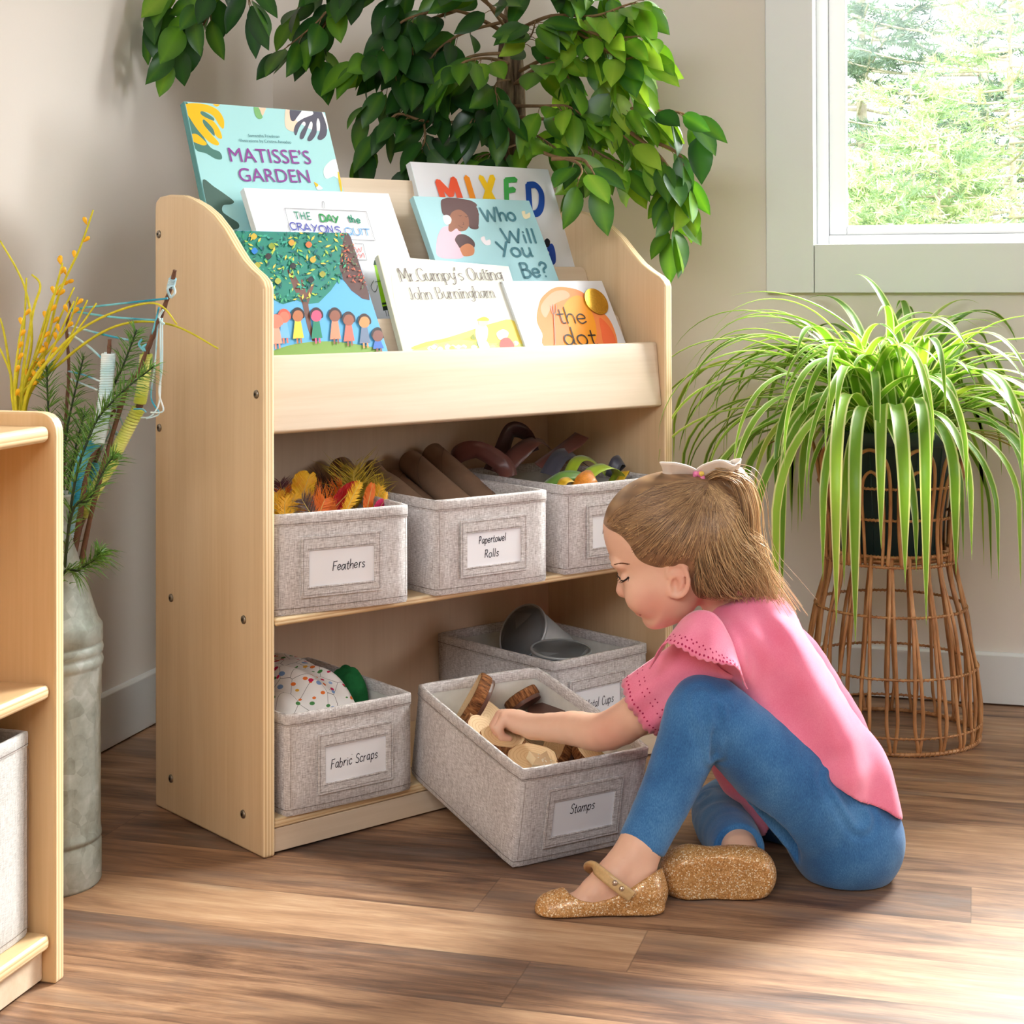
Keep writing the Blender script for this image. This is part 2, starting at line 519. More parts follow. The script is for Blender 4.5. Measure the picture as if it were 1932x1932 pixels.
# front lip, tilted back
lip = MB().prism([(.0062, .5610), (.0215, .5570), (.0315, .6585), (.029, .6625), (.020, .6640), (.0175, .6610)], X0 + .0005, X1 - .0005, 0)
lip.build('front_lip', BIRCHX, shelf, bevel=.003, seg=3)
def tilted(name, ybot, zbot, ytop, ztop, th, x0, x1, rc=0, cut=0):
    # board leaning back, rounded top corners
    d = np.array([0, ytop - ybot, ztop - zbot]); L = np.linalg.norm(d); d /= L
    nrm = np.array([0, d[2], -d[1]])
    P2 = rounded([(x0, 0), (x1, 0), (x1, L), (x0, L)], [0, 0, rc, rc], 6)
    if cut: P2 = rounded([(x0, 0), (x1, 0), (x1, L - .10), (x1 - .03, L - .07), (x1 - cut, L - .01), (x1 - cut - .03, L), (x0 + cut + .03, L), (x0 + cut, L - .01), (x0 + .03, L - .07), (x0, L - .10)], [0, 0, .02, .04, .03, .03, .03, .03, .04, .02], 6)
    F3 = np.array([[p[0], ybot + d[1] * p[1], zbot + d[2] * p[1]] for p in P2])
    V = np.vstack([F3, F3 + nrm * th]); k = len(P2)
    m = MB().add(V, [tuple(range(k)), tuple(range(k, 2 * k))[::-1]] + [(i, k + i, k + (i + 1) % k, (i + 1) % k) for i in range(k)])
    return m.build(name, BIRCHX, shelf, bevel=.002)
tilted('tier_divider', .064, .590, .1078, .7085, .012, X0 + .0005, X1 - .0005, .012)
tilted('tier_divider', .146, .665, .1894, .7880, .012, X0 + .0005, X1 - .0005, .012)
tilted('display_back', .226, .740, .2800, .9285, .014, X0 + .0005, X1 - .0005, .03, .06)
MB().box((X0 + .0005, .022, .572), (X1 - .0005, .074, .586)).build('book_ledge', BIRCHX, shelf, bevel=.001)
MB().box((X0 + .0005, .078, .646), (X1 - .0005, .155, .660)).build('book_ledge', BIRCHX, shelf, bevel=.001)
MB().box((X0 + .0005, .160, .722), (X1 - .0005, .245, .736)).build('book_ledge', BIRCHX, shelf, bevel=.001)
BACKP = wood_mat('birch_back_panel', (206, 176, 148), (216, 188, 160), 2, .5)
MB().box((X0 + .0005, .286, .03), (X1 - .0005, .294, .86)).build('back_panel', BACKP, shelf)
MB().box((X0 + .0005, .040, .556), (X1 - .0005, .285, .570)).build('compartment_top', BIRCHX, shelf)
def shelf_board(name, y0, y1, z0, z1):
    m = MB().box((X0 + .0005, y0, z0), (X1 - .0005, y1, z1))
    return m.build(name, [PLYZ], shelf, bevel=.0042, seg=3)
shelf_board('middle_shelf', .0, .285, .3035, .3145)
shelf_board('bottom_shelf', .004, .285, .0345, .0475)
MB().box((X0 + .0005, .006, .003), (X1 - .0005, .020, .0343)).build('kick_board', BIRCHX, shelf, bevel=.001)

# ------------------------------------------------------------------ lettering drawn with strokes
# each glyph: advance width, strokes; '~' marks a smooth stroke
GL = {
 'a': (.52, '~.42,.42 .3,.5 .12,.44 .05,.22 .15,.02 .3,.06 .42,.3|.43,.5 .43,.1 .5,.0'),
 'b': (.52, '.08,.85 .08,.0|~.08,.3 .22,.5 .42,.4 .42,.12 .25,-.02 .08,.12'),
 'c': (.45, '~.4,.4 .28,.5 .1,.42 .05,.22 .14,.03 .3,.0 .42,.1'),
 'd': (.55, '~.42,.38 .28,.5 .1,.42 .05,.2 .16,.0 .32,.06 .42,.25|.44,.88 .44,.08 .5,.0'),
 'e': (.48, '~.06,.25 .4,.28 .36,.45 .22,.5 .07,.38 .06,.16 .2,.0 .42,.1'),
 'f': (.36, '~.38,.78 .28,.86 .18,.74 .16,.4 .16,.0|.03,.46 .33,.48'),
 'g': (.52, '~.42,.42 .28,.5 .1,.42 .06,.22 .18,.05 .34,.1 .42,.3|~.43,.5 .43,.0 .38,-.22 .2,-.28 .08,-.18'),
 'h': (.52, '.08,.88 .08,.0|~.08,.28 .2,.48 .36,.48 .42,.3 .42,.0'),
 'i': (.22, '.1,.48 .1,.0|.1,.64 .11,.67'),
 'j': (.26, '~.16,.48 .16,-.1 .08,-.26 .0,-.22|.16,.64 .17,.67'),
 'k': (.48, '.08,.88 .08,.0|.4,.48 .1,.2|.2,.28 .44,.0'),
 'l': (.22, '.1,.88 .1,.0'),
 'm': (.78, '.08,.5 .08,.0|~.08,.3 .2,.5 .34,.46 .38,.28 .38,.0|~.38,.3 .5,.5 .64,.46 .68,.28 .68,.0'),
 'n': (.52, '.08,.5 .08,.0|~.08,.3 .2,.5 .36,.48 .42,.3 .42,.0'),
 'o': (.52, '~.26,.5 .1,.42 .05,.24 .14,.04 .28,.0 .42,.1 .45,.28 .38,.45 .26,.5'),
 'p': (.52, '.08,.5 .08,-.28|~.08,.32 .22,.5 .4,.44 .44,.22 .32,.02 .16,.02 .08,.16'),
 'q': (.52, '~.42,.42 .28,.5 .1,.42 .05,.2 .2,.0 .36,.1 .42,.3|.43,.5 .43,-.28 .5,-.2'),
 'r': (.38, '.08,.5 .08,.0|~.08,.28 .18,.46 .34,.48'),
 's': (.42, '~.36,.42 .24,.5 .1,.42 .14,.3 .3,.22 .36,.1 .22,.0 .06,.07'),
 't': (.36, '~.18,.74 .17,.2 .22,.02 .34,.04|.03,.48 .34,.5'),
 'u': (.52, '~.08,.5 .08,.2 .14,.02 .28,.02 .42,.22|.43,.5 .43,.08 .48,.0'),
 'w': (.72, '~.06,.5 .12,.1 .2,.02 .34,.34|~.34,.4 .38,.1 .46,.0 .6,.2 .64,.5'),
 'x': (.46, '.06,.5 .4,.0|.4,.5 .06,.0'),
 'y': (.5, '~.06,.5 .1,.22 .22,.08 .38,.22|~.43,.5 .4,.1 .3,-.2 .14,-.28 .06,-.2'),
 'A': (.62, '.04,.0 .3,.86|.3,.86 .56,.0|.12,.3 .48,.3'),
 'B': (.58, '.1,.86 .1,.0|~.1,.86 .38,.84 .44,.66 .34,.48 .1,.46|~.1,.46 .42,.44 .5,.2 .36,.02 .1,.0'),
 'C': (.6, '~.52,.7 .38,.86 .16,.78 .06,.45 .16,.08 .36,.0 .54,.14'),
 'D': (.62, '.1,.86 .1,.0|~.1,.86 .36,.84 .54,.6 .52,.24 .34,.02 .1,.0'),
 'E': (.52, '.1,.86 .1,.0|.1,.86 .46,.86|.1,.45 .4,.45|.1,.0 .48,.0'),
 'F': (.5, '.1,.86 .08,.0|.06,.84 .48,.88|.1,.45 .4,.47'),
 'G': (.64, '~.54,.7 .38,.86 .16,.78 .06,.45 .16,.08 .36,.0 .54,.1|.55,.08 .55,.4|.36,.4 .56,.4'),
 'H': (.62, '.1,.86 .1,.0|.52,.86 .52,.0|.1,.45 .52,.45'),
 'I': (.26, '.12,.86 .12,.0'),
 'J': (.42, '~.3,.86 .3,.2 .22,.0 .06,.06'),
 'M': (.78, '.08,.0 .12,.86|.12,.86 .38,.2|.38,.2 .64,.86|.64,.86 .7,.0'),
 'N': (.64, '.1,.0 .1,.86|.1,.86 .52,.0|.52,.0 .52,.86'),
 'O': (.68, '~.34,.86 .14,.76 .06,.44 .14,.1 .34,.0 .54,.1 .62,.44 .54,.76 .34,.86'),
 'P': (.54, '.1,.86 .08,.0|~.08,.84 .4,.86 .46,.66 .36,.46 .1,.42'),
 'Q': (.68, '~.34,.86 .14,.76 .06,.44 .14,.1 .34,.0 .54,.1 .62,.44 .54,.76 .34,.86|.4,.22 .64,-.04'),
 'R': (.58, '.1,.86 .08,.0|~.08,.84 .4,.86 .46,.66 .36,.48 .1,.44|.22,.44 .54,.0'),
 'S': (.54, '~.48,.74 .32,.87 .12,.76 .14,.54 .36,.42 .48,.22 .34,.02 .06,.1'),
 'T': (.56, '.28,.86 .28,.0|.02,.86 .54,.86'),
 'U': (.62, '~.08,.86 .08,.26 .2,.02 .42,.02 .54,.26 .54,.86'),
 'W': (.9, '.04,.86 .24,.0|.24,.0 .44,.7|.44,.7 .64,.0|.64,.0 .86,.86'),
 'X': (.6, '.06,.86 .54,.0|.54,.86 .06,.0'),
 'Y': (.58, '.04,.86 .28,.42|.54,.86 .2,.0'),
 "'": (.16, '.1,.88 .06,.7'), '.': (.2, '.09,.03 .1,.0'), '?': (.5, '~.08,.68 .2,.86 .4,.78 .4,.58 .24,.44 .22,.24|.22,.03 .23,.0'), ' ': (.34, ''),
}
def strokes(text, h, track=0.0):
    """polylines of a line of text; h is the height of the unit square"""
    x, out = 0, []
    for ch in text:
        w, s = GL[ch]
        for k in s.split('|') if s else ():
            sm = k[0] == '~'
            P = [tuple(map(float, q.split(','))) for q in k.lstrip('~').split()]
            P = cr(P, 5) if sm else np.array(P)
            out.append(P * h + np.array([x, 0]))
        x += (w + track) * h
    return out, x
def ribbon(mb, P, w, frame, m=0, nib=None, lift=0):
    """flat brush stroke; frame maps (u, v, lift) to a point"""
    P = np.array(P, float)
    T = np.gradient(P, axis=0); T /= np.linalg.norm(T, axis=1)[:, None] + 1e-9
    N = np.stack([-T[:, 1], T[:, 0]], 1)
    ww = np.full(len(P), w)
    if nib is not None: ww = w * (nib + (1 - nib) * np.abs(T[:, 1]))
    # round ends
    A, B = P + N * ww[:, None] / 2, P - N * ww[:, None] / 2
    e0, e1 = P[0] - T[0] * ww[0] * .42, P[-1] + T[-1] * ww[-1] * .42
    V = [tuple(q) for q in A] + [tuple(q) for q in B] + [tuple(e0), tuple(e1)]
    k = len(P)
    F = [(i, k + i, k + i + 1, i + 1) for i in range(k - 1)] + [(2 * k, k, 0), (2 * k + 1, k - 1, 2 * k - 1)]
    mb.add([frame(u, v, lift) for u, v in V], F, m)
def write(mb, text, origin, h, w, frame, m=0, slant=0, rise=0, nib=None, serif=0, track=0, seed=0, jitter=0, width=None, lift=0):
    S, tot = strokes(text, h, track)
    kx = 1 if width is None else width / tot
    rn = random.Random(seed)
    for P in S:
        P = P.copy()
        P[:, 0] *= kx
        if jitter: P += np.array([rn.uniform(-1, 1), rn.uniform(-1, 1)]) * jitter * h
        P[:, 0] += P[:, 1] * slant
        P[:, 1] += P[:, 0] * rise
        P += np.array(origin)
        ribbon(mb, P, w, frame, m, nib, lift)
        if serif:
            for q, e in ((P[0], P[1]), (P[-1], P[-2])):
                d = np.array(q) - np.array(e)
                if abs(d[1]) > 2.2 * abs(d[0]):
                    ribbon(mb, [q + np.array([-serif * h, 0]), q + np.array([serif * h, 0])], w * .42, frame, m, None, lift)
    return tot * kx

# ------------------------------------------------------------------ fabric bins
BW, BD, BH, BT = .203, .284, .1345, .005
def bin_matrix(x, y, z, yaw, pitch=0, base=None):
    base = SM if base is None else base
    return base @ Matrix.Translation((x, y, z)) @ Matrix.Rotation(yaw, 4, 'Z') @ Matrix.Rotation(pitch, 4, 'X')
def make_bin(label, M, lines=None, fabric=None, holder=True, w=BW, d=BD, h=BH, seed=0, tx=.0, writing_h=.0135, group='fabric bins on the display shelf'):
    fabric = fabric or LINEN
    t = thing('fabric_bin', label, 'storage bin', matrix=M, group=group)
    r = .006
    def sheet(inset, z, bulge=0, n=9):
        P = rounded([(inset, inset), (w - inset, inset), (w - inset, d - inset), (inset, d - inset)], max(r - inset, .001), 3)
        return P
    rn = random.Random(seed)
    ph = rn.uniform(0, 6)
    def ring(inset, z, bow):
        # outline with sides that bow slightly
        pts = []
        nx, ny = 10, 12
        for i in range(nx): pts.append((inset + (w - 2 * inset) * i / nx, inset, i / nx, 0))
        for i in range(ny): pts.append((w - inset, inset + (d - 2 * inset) * i / ny, i / ny, 1))
        for i in range(nx): pts.append((w - inset - (w - 2 * inset) * i / nx, d - inset, i / nx, 2))
        for i in range(ny): pts.append((inset, d - inset - (d - 2 * inset) * i / ny, i / ny, 3))
        out = []
        for x, y, s, k in pts:
            b = bow * math.sin(math.pi * s) * (1 + .3 * math.sin(ph + k * 2))
            if s == 0:
                cx, cy = (w / 2 - x), (d / 2 - y)
                x += math.copysign(.0018, cx); y += math.copysign(.0018, cy)
            dz = 0
            if k == 0: y -= b
            elif k == 1: x += b
            elif k == 2: y += b
            else: x -= b
            out.append((x, y, z + dz))
        return np.array(out)
    zs = [0, .004, .03, h * .5, h * .8, h - .0005, h]
    bow = [0, .001, .0018, .0024, .002, .0012, .0012]
    G = [ring(.0012 if i == 0 else 0, z, b) for i, (z, b) in enumerate(zip(zs, bow))]
    m = MB().grid(np.array(G), closed_v=True)
    k = len(G[0])
    m.add(G[0], [tuple(range(k))])
    m.build('bin_body', fabric, t, smooth=True)
    Gi = [ring(BT * .4, h, .0012), ring(BT, h - .002, .001), ring(BT, h * .5, .001), ring(BT, .006, 0)]
    m = MB().grid(np.array(Gi), closed_v=True).add(Gi[-1], [tuple(range(k))])
    m.build('bin_lining', LINING if fabric is LINEN else fabric, t, smooth=True)
    # bound rim: band around the top edge, with a stitch line
    Gr = [ring(-.0002, h - .0150, .0022), ring(-.0008, h - .0142, .0022), ring(-.0009, h - .002, .0014), ring(-.0004, h + .0012, .0012), ring(.003, h + .0016, .0012), ring(BT + .0008, h - .001, .001), ring(BT + .0008, h - .013, .001)]
    MB().grid(np.array(Gr), closed_v=True).build('bin_rim', fabric, t, smooth=True)
    st = MB()
    for zz, ins in ((h - .0120, -.0011), (.009, -.0010)):
        st.tube(ring(ins, zz, .0022), .00035, 4, closed=True)
    for xx in (.006, w - .006): st.tube([(xx, -.0018, .012), (xx, -.0022, h * .5), (xx, -.0022, h - .016)], .0003, 4)
    st.build('bin_stitching', STITCH, t)
    if holder:
        # sewn fabric frame with a card in it
        cx = w / 2 + tx; x0, x1, z0, z1 = cx - .060, cx + .060, .022, .104
        a0, a1, b0, b1 = x0 + .011, x1 - .011, z0 + .014, z1 - .019
        y = -.0050
        hb = MB()
        for q in (((x0, y, z0), (x1, y + .0016, b0)), ((x0, y, b1), (x1, y + .0016, z1)), ((x0, y, b0), (a0, y + .0016, b1)), ((a1, y, b0), (x1, y + .0016, b1))): hb.box(*q)
        hb.build('label_holder', fabric, t)
        sb = MB()
        for pts in ([(x0 + .003, z0 + .003), (x1 - .003, z0 + .003), (x1 - .003, z1 - .003), (x0 + .003, z1 - .003)],):
            sb.tube([(p, y - .0002, q) for p, q in pts], .00035, 4, closed=True)
        for zz in (b0 - .002, b1 + .002): sb.tube([(a0 - .002, y - .0002, zz), (a1 + .002, y - .0002, zz)], .0003, 4)
        sb.build('holder_stitching', STITCH, t)
        cd_ = MB().box((a0 - .004, y + .0019, b0 - .004), (a1 + .004, y + .0025, b1 + .006)).build('label_card', CARD, t)
        if lines:
            ink = MB()
            fr = lambda u, v, l: (u, y + .0017, v)
            for (txt, dx, dz, hh, wd_) in lines:
                write(ink, txt, (cx + dx, (b0 + b1) / 2 + dz), hh, .00115, fr, 0, .12, .03, seed=seed, jitter=.03, track=.06, width=wd_)
            ink.build('handwriting', INK, cd_)
    return t
Zm, Zb = .3147, .0477
bin_feathers = make_bin('grey linen bin holding bright feathers, labelled Feathers, left on the middle shelf', bin_matrix(.0215, .010, Zm, R(-9.5)), [('Feathers', -.014, -.006, .0145, .050)], seed=1, tx=-.003)
bin_rolls = make_bin('grey linen bin holding brown paper tubes, labelled Papertowel Rolls, centre of the middle shelf', bin_matrix(.2735, -.0165, Zm, R(-3.3)), [('Papertowel', -.028, .007, .0125, .050), ('Rolls', -.018, -.014, .0135, .027)], seed=2)
bin_ribbon = make_bin('grey linen bin of ribbons at the right end of the middle shelf, behind the head', bin_matrix(.5265, -.0107, Zm, R(-2)), [('Ribbon', -.028, -.004, .015, .045)], seed=3)
bin_fabric = make_bin('grey linen bin labelled Fabric Scraps, left on the bottom shelf', bin_matrix(.0335, -.001, Zb, R(-2.7)), [('Fabric Scraps', -.040, -.007, .0145, .076)], seed=4, tx=.006)
bin_cups = make_bin('grey linen bin labelled Metal Cups, at the right of the bottom shelf', bin_matrix(.510, -.004, Zb, R(1)), [('Metal Cups', -.028, -.006, .0155, .062)], seed=5, tx=-.012)
MST = Matrix.Translation((.3266, .0486, .0012)) @ Matrix.Rotation(.8322, 4, 'Z') @ Matrix.Rotation(.1905, 4, 'X')
bin_stamps = make_bin('grey linen bin labelled Stamps, pulled out and tilted onto the floor', MST, [('Stamps', -.022, .002, .0155, .040)], seed=6)

# ------------------------------------------------------------------ picture books
PAPER = plain('book_pages', (238, 232, 220), .8, .2)
def gloss(name, c, rough=.5): return plain('cover_' + name, c, rough, .22)
class Book:
    """a picture book standing on the display: cover plane given by a point and its lean"""
    def __init__(s, label, y0, z0, lean, tl, tr, z_foot, thick, col, spine=None, roll=0, name='picture_book', width=None, height=None):
        s.lean = R(lean)
        s.P = np.array([0, y0, z0]); s.up = np.array([0, math.sin(s.lean), math.cos(s.lean)]); s.nr = np.array([0, -math.cos(s.lean), math.sin(s.lean)])
        L = [SMn.T @ on_plane(*q, shl(s.P), shl(s.nr)) for q in (tl, tr)]
        tops = [(q - s.P) @ s.up for q in L]
        top = tops[0] if roll else sum(tops) / 2
        zb = (z_foot - z0) / math.cos(s.lean)
        x0, x1 = L[0][0], L[1][0]
        s.w, s.h, s.th = width or x1 - x0, height or top - zb, thick
        if roll:   # hang the rolled cover from its top left corner
            c_, s_ = math.cos(roll), math.sin(roll)
            o = s.P + np.array([x0 - s.h * s_, 0, 0]) + s.up * (top - s.h * c_)
        else: o = s.P + np.array([x0, 0, 0]) + s.up * zb
        M = SM @ Matrix.Translation(o.tolist()) @ Matrix.Rotation(-s.lean, 4, 'X') @ Matrix.Rotation(roll, 4, 'Y')
        s.M = M
        s.t = thing(name, label, 'book', matrix=M, group='picture books on the display shelf')
        s.Mi = np.array(M.inverted())
        ct = .0022
        g = MB()
        w, h, th = s.w, s.h, s.th
        g.box((0, 0, 0), (w, ct, h)); g.box((0, th - ct, 0), (w, th, h)); g.box((-.0012, 0, 0), (.0012, th, h), 1)
        g.build('cover', [gloss(label[:24], col), gloss(label[:22] + ' s', spine or col)], s.t, bevel=.0008)
        MB().box((.002, ct, .003), (w - .004, th - ct, h - .003)).build('pages', PAPER, s.t)
        s.layers = []
    def f(s, lift=.0003):
        return lambda u, v, l: (u, -(lift + l), v)
    def uv(s, px, py):
        """place on the cover seen at a place of the photograph"""
        n = shl(s.nr)
        p = on_plane(px, py, shl(s.P), n)
        q = s.Mi @ np.array([*p, 1]); return q[0], q[2]
    def art(s, name, items, crop=None):
        """flat printed shapes: (colour, polygon in photo pixels or cover units, smooth)"""
        m, mats, idx = MB(), [], {}
        for k, it in enumerate(items):
            c, pts = it[0], it[1]
            sm = len(it) < 3 or it[2]
            if crop: pts = [(crop[0] + a / crop[2], crop[1] + b / crop[2]) for a, b in pts]
            q = [s.uv(a, b) for a, b in pts]
            if sm: q = cr(q, 5, True)
            q = s.clip(q)
            if len(q) < 3: continue
            if c not in idx: idx[c] = len(mats); mats.append(gloss('ink_%d_%d_%d' % c, c))
            y = -(.0002 + .000015 * k) if k < 40 else -(.0008 + .000002 * (k - 40))
            m.add([(u, y, v) for u, v in q], [tuple(range(len(q)))], idx[c])
        return m.build(name, mats, s.t)
    def clip(s, q):
        q = [tuple(p) for p in q]
        for ax, lim, sg in ((0, .0012, 1), (0, s.w - .0008, -1), (1, .001, 1), (1, s.h - .0008, -1)):
            out = []
            for i in range(len(q)):
                a, b = q[i - 1], q[i]
                ia, ib = sg * (a[ax] - lim) >= 0, sg * (b[ax] - lim) >= 0
                if ia != ib:
                    t = (lim - a[ax]) / (b[ax] - a[ax])
                    out.append((a[0] + t * (b[0] - a[0]), a[1] + t * (b[1] - a[1])))
                if ib: out.append(b)
            q = out
            if not q: break
        return q
    def line(s, mb, pts, w, m=0, crop=None, lift=.0012):
        if crop: pts = [(crop[0] + a / crop[2], crop[1] + b / crop[2]) for a, b in pts]
        q = cr([s.uv(a, b) for a, b in pts], 6)
        ribbon(mb, q, w, s.f(lift), m)
    def text(s, mb, txt, p0, p1, w, m=0, hfac=None, lift=.0012, **kw):
        """a line of text from photo pixel p0 to p1 along the baseline"""
        a, b = np.array(s.uv(*p0)), np.array(s.uv(*p1))
        L = np.linalg.norm(b - a); ang = math.atan2(b[1] - a[1], b[0] - a[0])
        tot = strokes(txt, 1)[1]
        h = hfac if hfac else L / tot
        fr0 = s.f(lift)
        c_, s_ = math.cos(ang), math.sin(ang)
        fr = lambda u, v, l: fr0(a[0] + u * c_ - v * s_, a[1] + u * s_ + v * c_, l)
        write(mb, txt, (0, 0), h, w, fr, m, width=L, **kw)
def font_text(book, name, lines, mat):
    """sans lettering made with the built-in font"""
    V0 = MB()
    for txt, p0, p1, bold in lines:
        cu = bpy.data.curves.new('lettering', 'FONT'); cu.body = txt; cu.size = 1; cu.offset = bold; cu.resolution_u = 4
        o = bpy.data.objects.new('lettering', cu); COL.objects.link(o)
        dg = bpy.context.evaluated_depsgraph_get()
        me = bpy.data.meshes.new_from_object(o.evaluated_get(dg))
        V = np.array([v.co[:] for v in me.vertices]); F = [tuple(p.vertices) for p in me.polygons]
        bpy.data.objects.remove(o); bpy.data.curves.remove(cu); bpy.data.meshes.remove(me)
        a, b = np.array(book.uv(*p0)), np.array(book.uv(*p1))
        L = np.linalg.norm(b - a); ang = math.atan2(b[1] - a[1], b[0] - a[0])
        k = L / (V[:, 0].max() - V[:, 0].min())
        X, Y = (V[:, 0] - V[:, 0].min()) * k, V[:, 1] * k
        U = a[0] + X * math.cos(ang) - Y * math.sin(ang); W = a[1] + X * math.sin(ang) + Y * math.cos(ang)
        V0.add(np.stack([U, np.full(len(U), -.0011), W], 1), F)
    return V0.build(name, mat, book.t)

C1 = (280, 160, 3.864)     # scale of the studies the covers were traced from
C2 = (720, 260, 3.331)
b2 = lambda x, y: (720 + x / 3.331, 260 + y / 3.331)
YEL, TEAL, SLATE, PURP = (252, 184, 16), (74, 122, 112), (82, 80, 96), (138, 62, 146)
# --- back row, left: pale teal book with cut-out leaves
b = Book('tall pale teal picture book with yellow leaf cut-outs and purple lettering, back row', .200, .750, 22, (349, 197), (612, 206), .737, .012, (164, 214, 216), (86, 140, 140), 0)
b.art('illustration', [
    (TEAL, [(255, 150), (300, 150), (430, 430), (520, 490), (535, 540), (490, 540), (420, 500), (340, 465), (300, 300)]),
    (YEL, [(275, 140), (400, 140), (500, 180), (548, 250), (548, 318), (520, 300), (470, 225), (400, 195), (385, 215), (470, 262), (520, 330), (536, 390), (500, 380), (440, 300), (400, 262), (400, 285), (450, 350), (512, 420), (500, 442), (440, 415), (360, 330), (300, 240), (268, 190)]),
    (YEL, [(310, 365), (350, 360), (400, 400), (425, 432), (400, 442), (350, 425), (325, 410)]),
    (TEAL, [(378, 200), (400, 195), (470, 238), (476, 262), (430, 245), (390, 222)]), (TEAL, [(395, 262), (412, 258), (470, 320), (482, 372), (450, 345), (410, 300)]),
    (YEL, [(470, 140), (520, 138), (500, 160)]), ((120, 176, 110), [(768, 150), (800, 150), (815, 200), (832, 240), (800, 248), (775, 215)]), ((242, 200, 172), [(800, 148), (858, 152), (845, 200), (830, 225), (815, 190)]),
    ((244, 208, 184), [(1005, 160), (1060, 165), (1120, 230), (1080, 330), (1030, 335), (995, 290)]),
    ((246, 246, 246), [(1060, 180), (1180, 170), (1260, 190), (1300, 260), (1300, 330), (1200, 330), (1120, 290), (1070, 250)]),
    (SLATE, [(1035, 175), (1110, 170), (1120, 185), (1085, 235), (1060, 265), (1035, 250)]),
    (SLATE, [(1190, 180), (1250, 185), (1275, 230), (1300, 310), (1295, 370), (1260, 402), (1232, 390), (1248, 340), (1250, 280), (1235, 245), (1225, 280), (1225, 350), (1195, 400), (1168, 412), (1160, 390), (1190, 330), (1195, 280), (1180, 272), (1160, 320), (1130, 390), (1105, 392), (1110, 350), (1145, 290), (1130, 270), (1100, 310), (1075, 370), (1060, 330), (1080, 280), (1130, 245), (1200, 215)]),
    ((250, 250, 248), [(1350, 545), (1380, 560), (1392, 680), (1350, 668), (1300, 685), (1278, 655), (1280, 610), (1310, 570)]),
    (YEL, [(1378, 640), (1396, 660), (1412, 770), (1398, 765)]), ((250, 250, 248), [(1220, 720), (1270, 755), (1230, 765)]), (YEL, [(1208, 710), (1238, 730), (1222, 745)]),
    ((70, 98, 90), [(395, 695), (480, 745), (560, 800), (622, 850), (600, 872), (545, 880), (540, 925), (590, 965), (655, 1010), (650, 1050), (560, 1060), (470, 1060), (430, 900)])], C1)
font_text(b, 'title', [("MATISSE\u2019S", (280 + 598 / 3.864, 160 + 562 / 3.864), (280 + 1190 / 3.864, 160 + 580 / 3.864), 0), ('GARDEN', (280 + 668 / 3.864, 160 + 705 / 3.864), (280 + 1182 / 3.864, 160 + 716 / 3.864), 0)], gloss('plum ink', PURP))
font_text(b, 'credits', [('Samantha Friedman', (280 + 728 / 3.864, 160 + 382 / 3.864), (280 + 955 / 3.864, 160 + 388 / 3.864), 0), ('Illustrations by Cristina Amodeo', (280 + 665 / 3.864, 160 + 416 / 3.864), (280 + 1040 / 3.864, 160 + 430 / 3.864), 0)], gloss('grey teal ink', (70, 120, 126)))
# --- back row, right: white book with big coloured letters
b = Book('white picture book with raised rainbow letters, back row at the right', .200, .750, 22, (775, 306), (1034, 318), .737, .013, (230, 230, 235), (226, 232, 236), 0)
tm = MB(); K = [gloss('ink red', (232, 82, 42)), gloss('ink orange', (242, 146, 32)), gloss('ink yellow', (248, 202, 30)), gloss('ink green', (72, 168, 82)), gloss('ink blue', (38, 80, 170))]
def big(pts_list, mi, w=.0125):
    for j, pts in enumerate(pts_list):
        q = [b.uv(C2[0] + x / C2[2], C2[1] + y / C2[2]) for x, y in pts]
        ribbon(tm, q if len(q) < 4 else cr(q, 6), w, b.f(.0012 + .00012 * j), mi)
big([[(395, 420), (352, 278)], [(352, 278), (432, 360)], [(432, 360), (450, 262)], [(450, 262), (510, 440)]], 0)
big([[(532, 252), (585, 430)]], 1)
big([[(622, 250), (720, 430)], [(695, 248), (640, 430)]], 2)
big([[(780, 268), (785, 430)], [(780, 268), (840, 264)], [(784, 335), (830, 326)]], 3, .0105)
big([[(918, 300), (930, 480)], [(918, 300), (965, 300), (1000, 350), (1000, 430), (975, 475), (932, 478)]], 4, .0125)
tm.build('title', K, b.t)
b.art('illustration', [((34, 72, 168), [(1040, 690), (1070, 665), (1090, 710), (1094, 780), (1070, 800), (1050, 770)]), ((24, 26, 40), [(1022, 650), (1040, 632), (1058, 650), (1052, 682), (1030, 685)]), ((248, 248, 248), [(1040, 720), (1050, 715), (1052, 730)]),
    ((206, 48, 40), [(200, 285), (212, 283), (214, 300), (203, 303)]), ((240, 190, 40), [(208, 318), (220, 316), (222, 330), (211, 333)]), ((40, 60, 150), [(214, 345), (226, 343), (228, 358), (217, 360)])], C2)
# --- middle row, left: white book with crayon lettering
b = Book('white picture book with a hand-drawn crayon sign, middle row at the left', .113, .680, 29, (461, 355), (733, 364), .661, .012, (230, 230, 234), (212, 214, 212), 0)
tm = MB(); K = [gloss('crayon green', (52, 150, 84)), gloss('crayon blue', (92, 96, 178)), gloss('crayon pale blue', (120, 172, 222)), gloss('crayon red', (226, 120, 112)), gloss('pencil grey', (150, 150, 154)), gloss('crayon teal', (40, 140, 110))]
p1 = lambda x, y: (280 + x / 3.864, 160 + y / 3.864)
b.text(tm, 'THE', p1(1068, 980), p1(1190, 986), .0016, 5, .0142, jitter=.05, seed=3)
b.text(tm, 'DAY', p1(1250, 994), p1(1395, 1010), .0028, 0, .0142, jitter=.06, seed=4)
b.text(tm, 'the', p1(1455, 1002), p1(1545, 1012), .0022, 5, .0142, jitter=.06, seed=5)
b.text(tm, 'CRAYONS', p1(1030, 1058), p1(1405, 1088), .0020, 1, .0142, jitter=.06, seed=6)
b.text(tm, 'QUIT', p1(1435, 1090), p1(1625, 1102), .0018, 2, .0142, jitter=.06, seed=7)
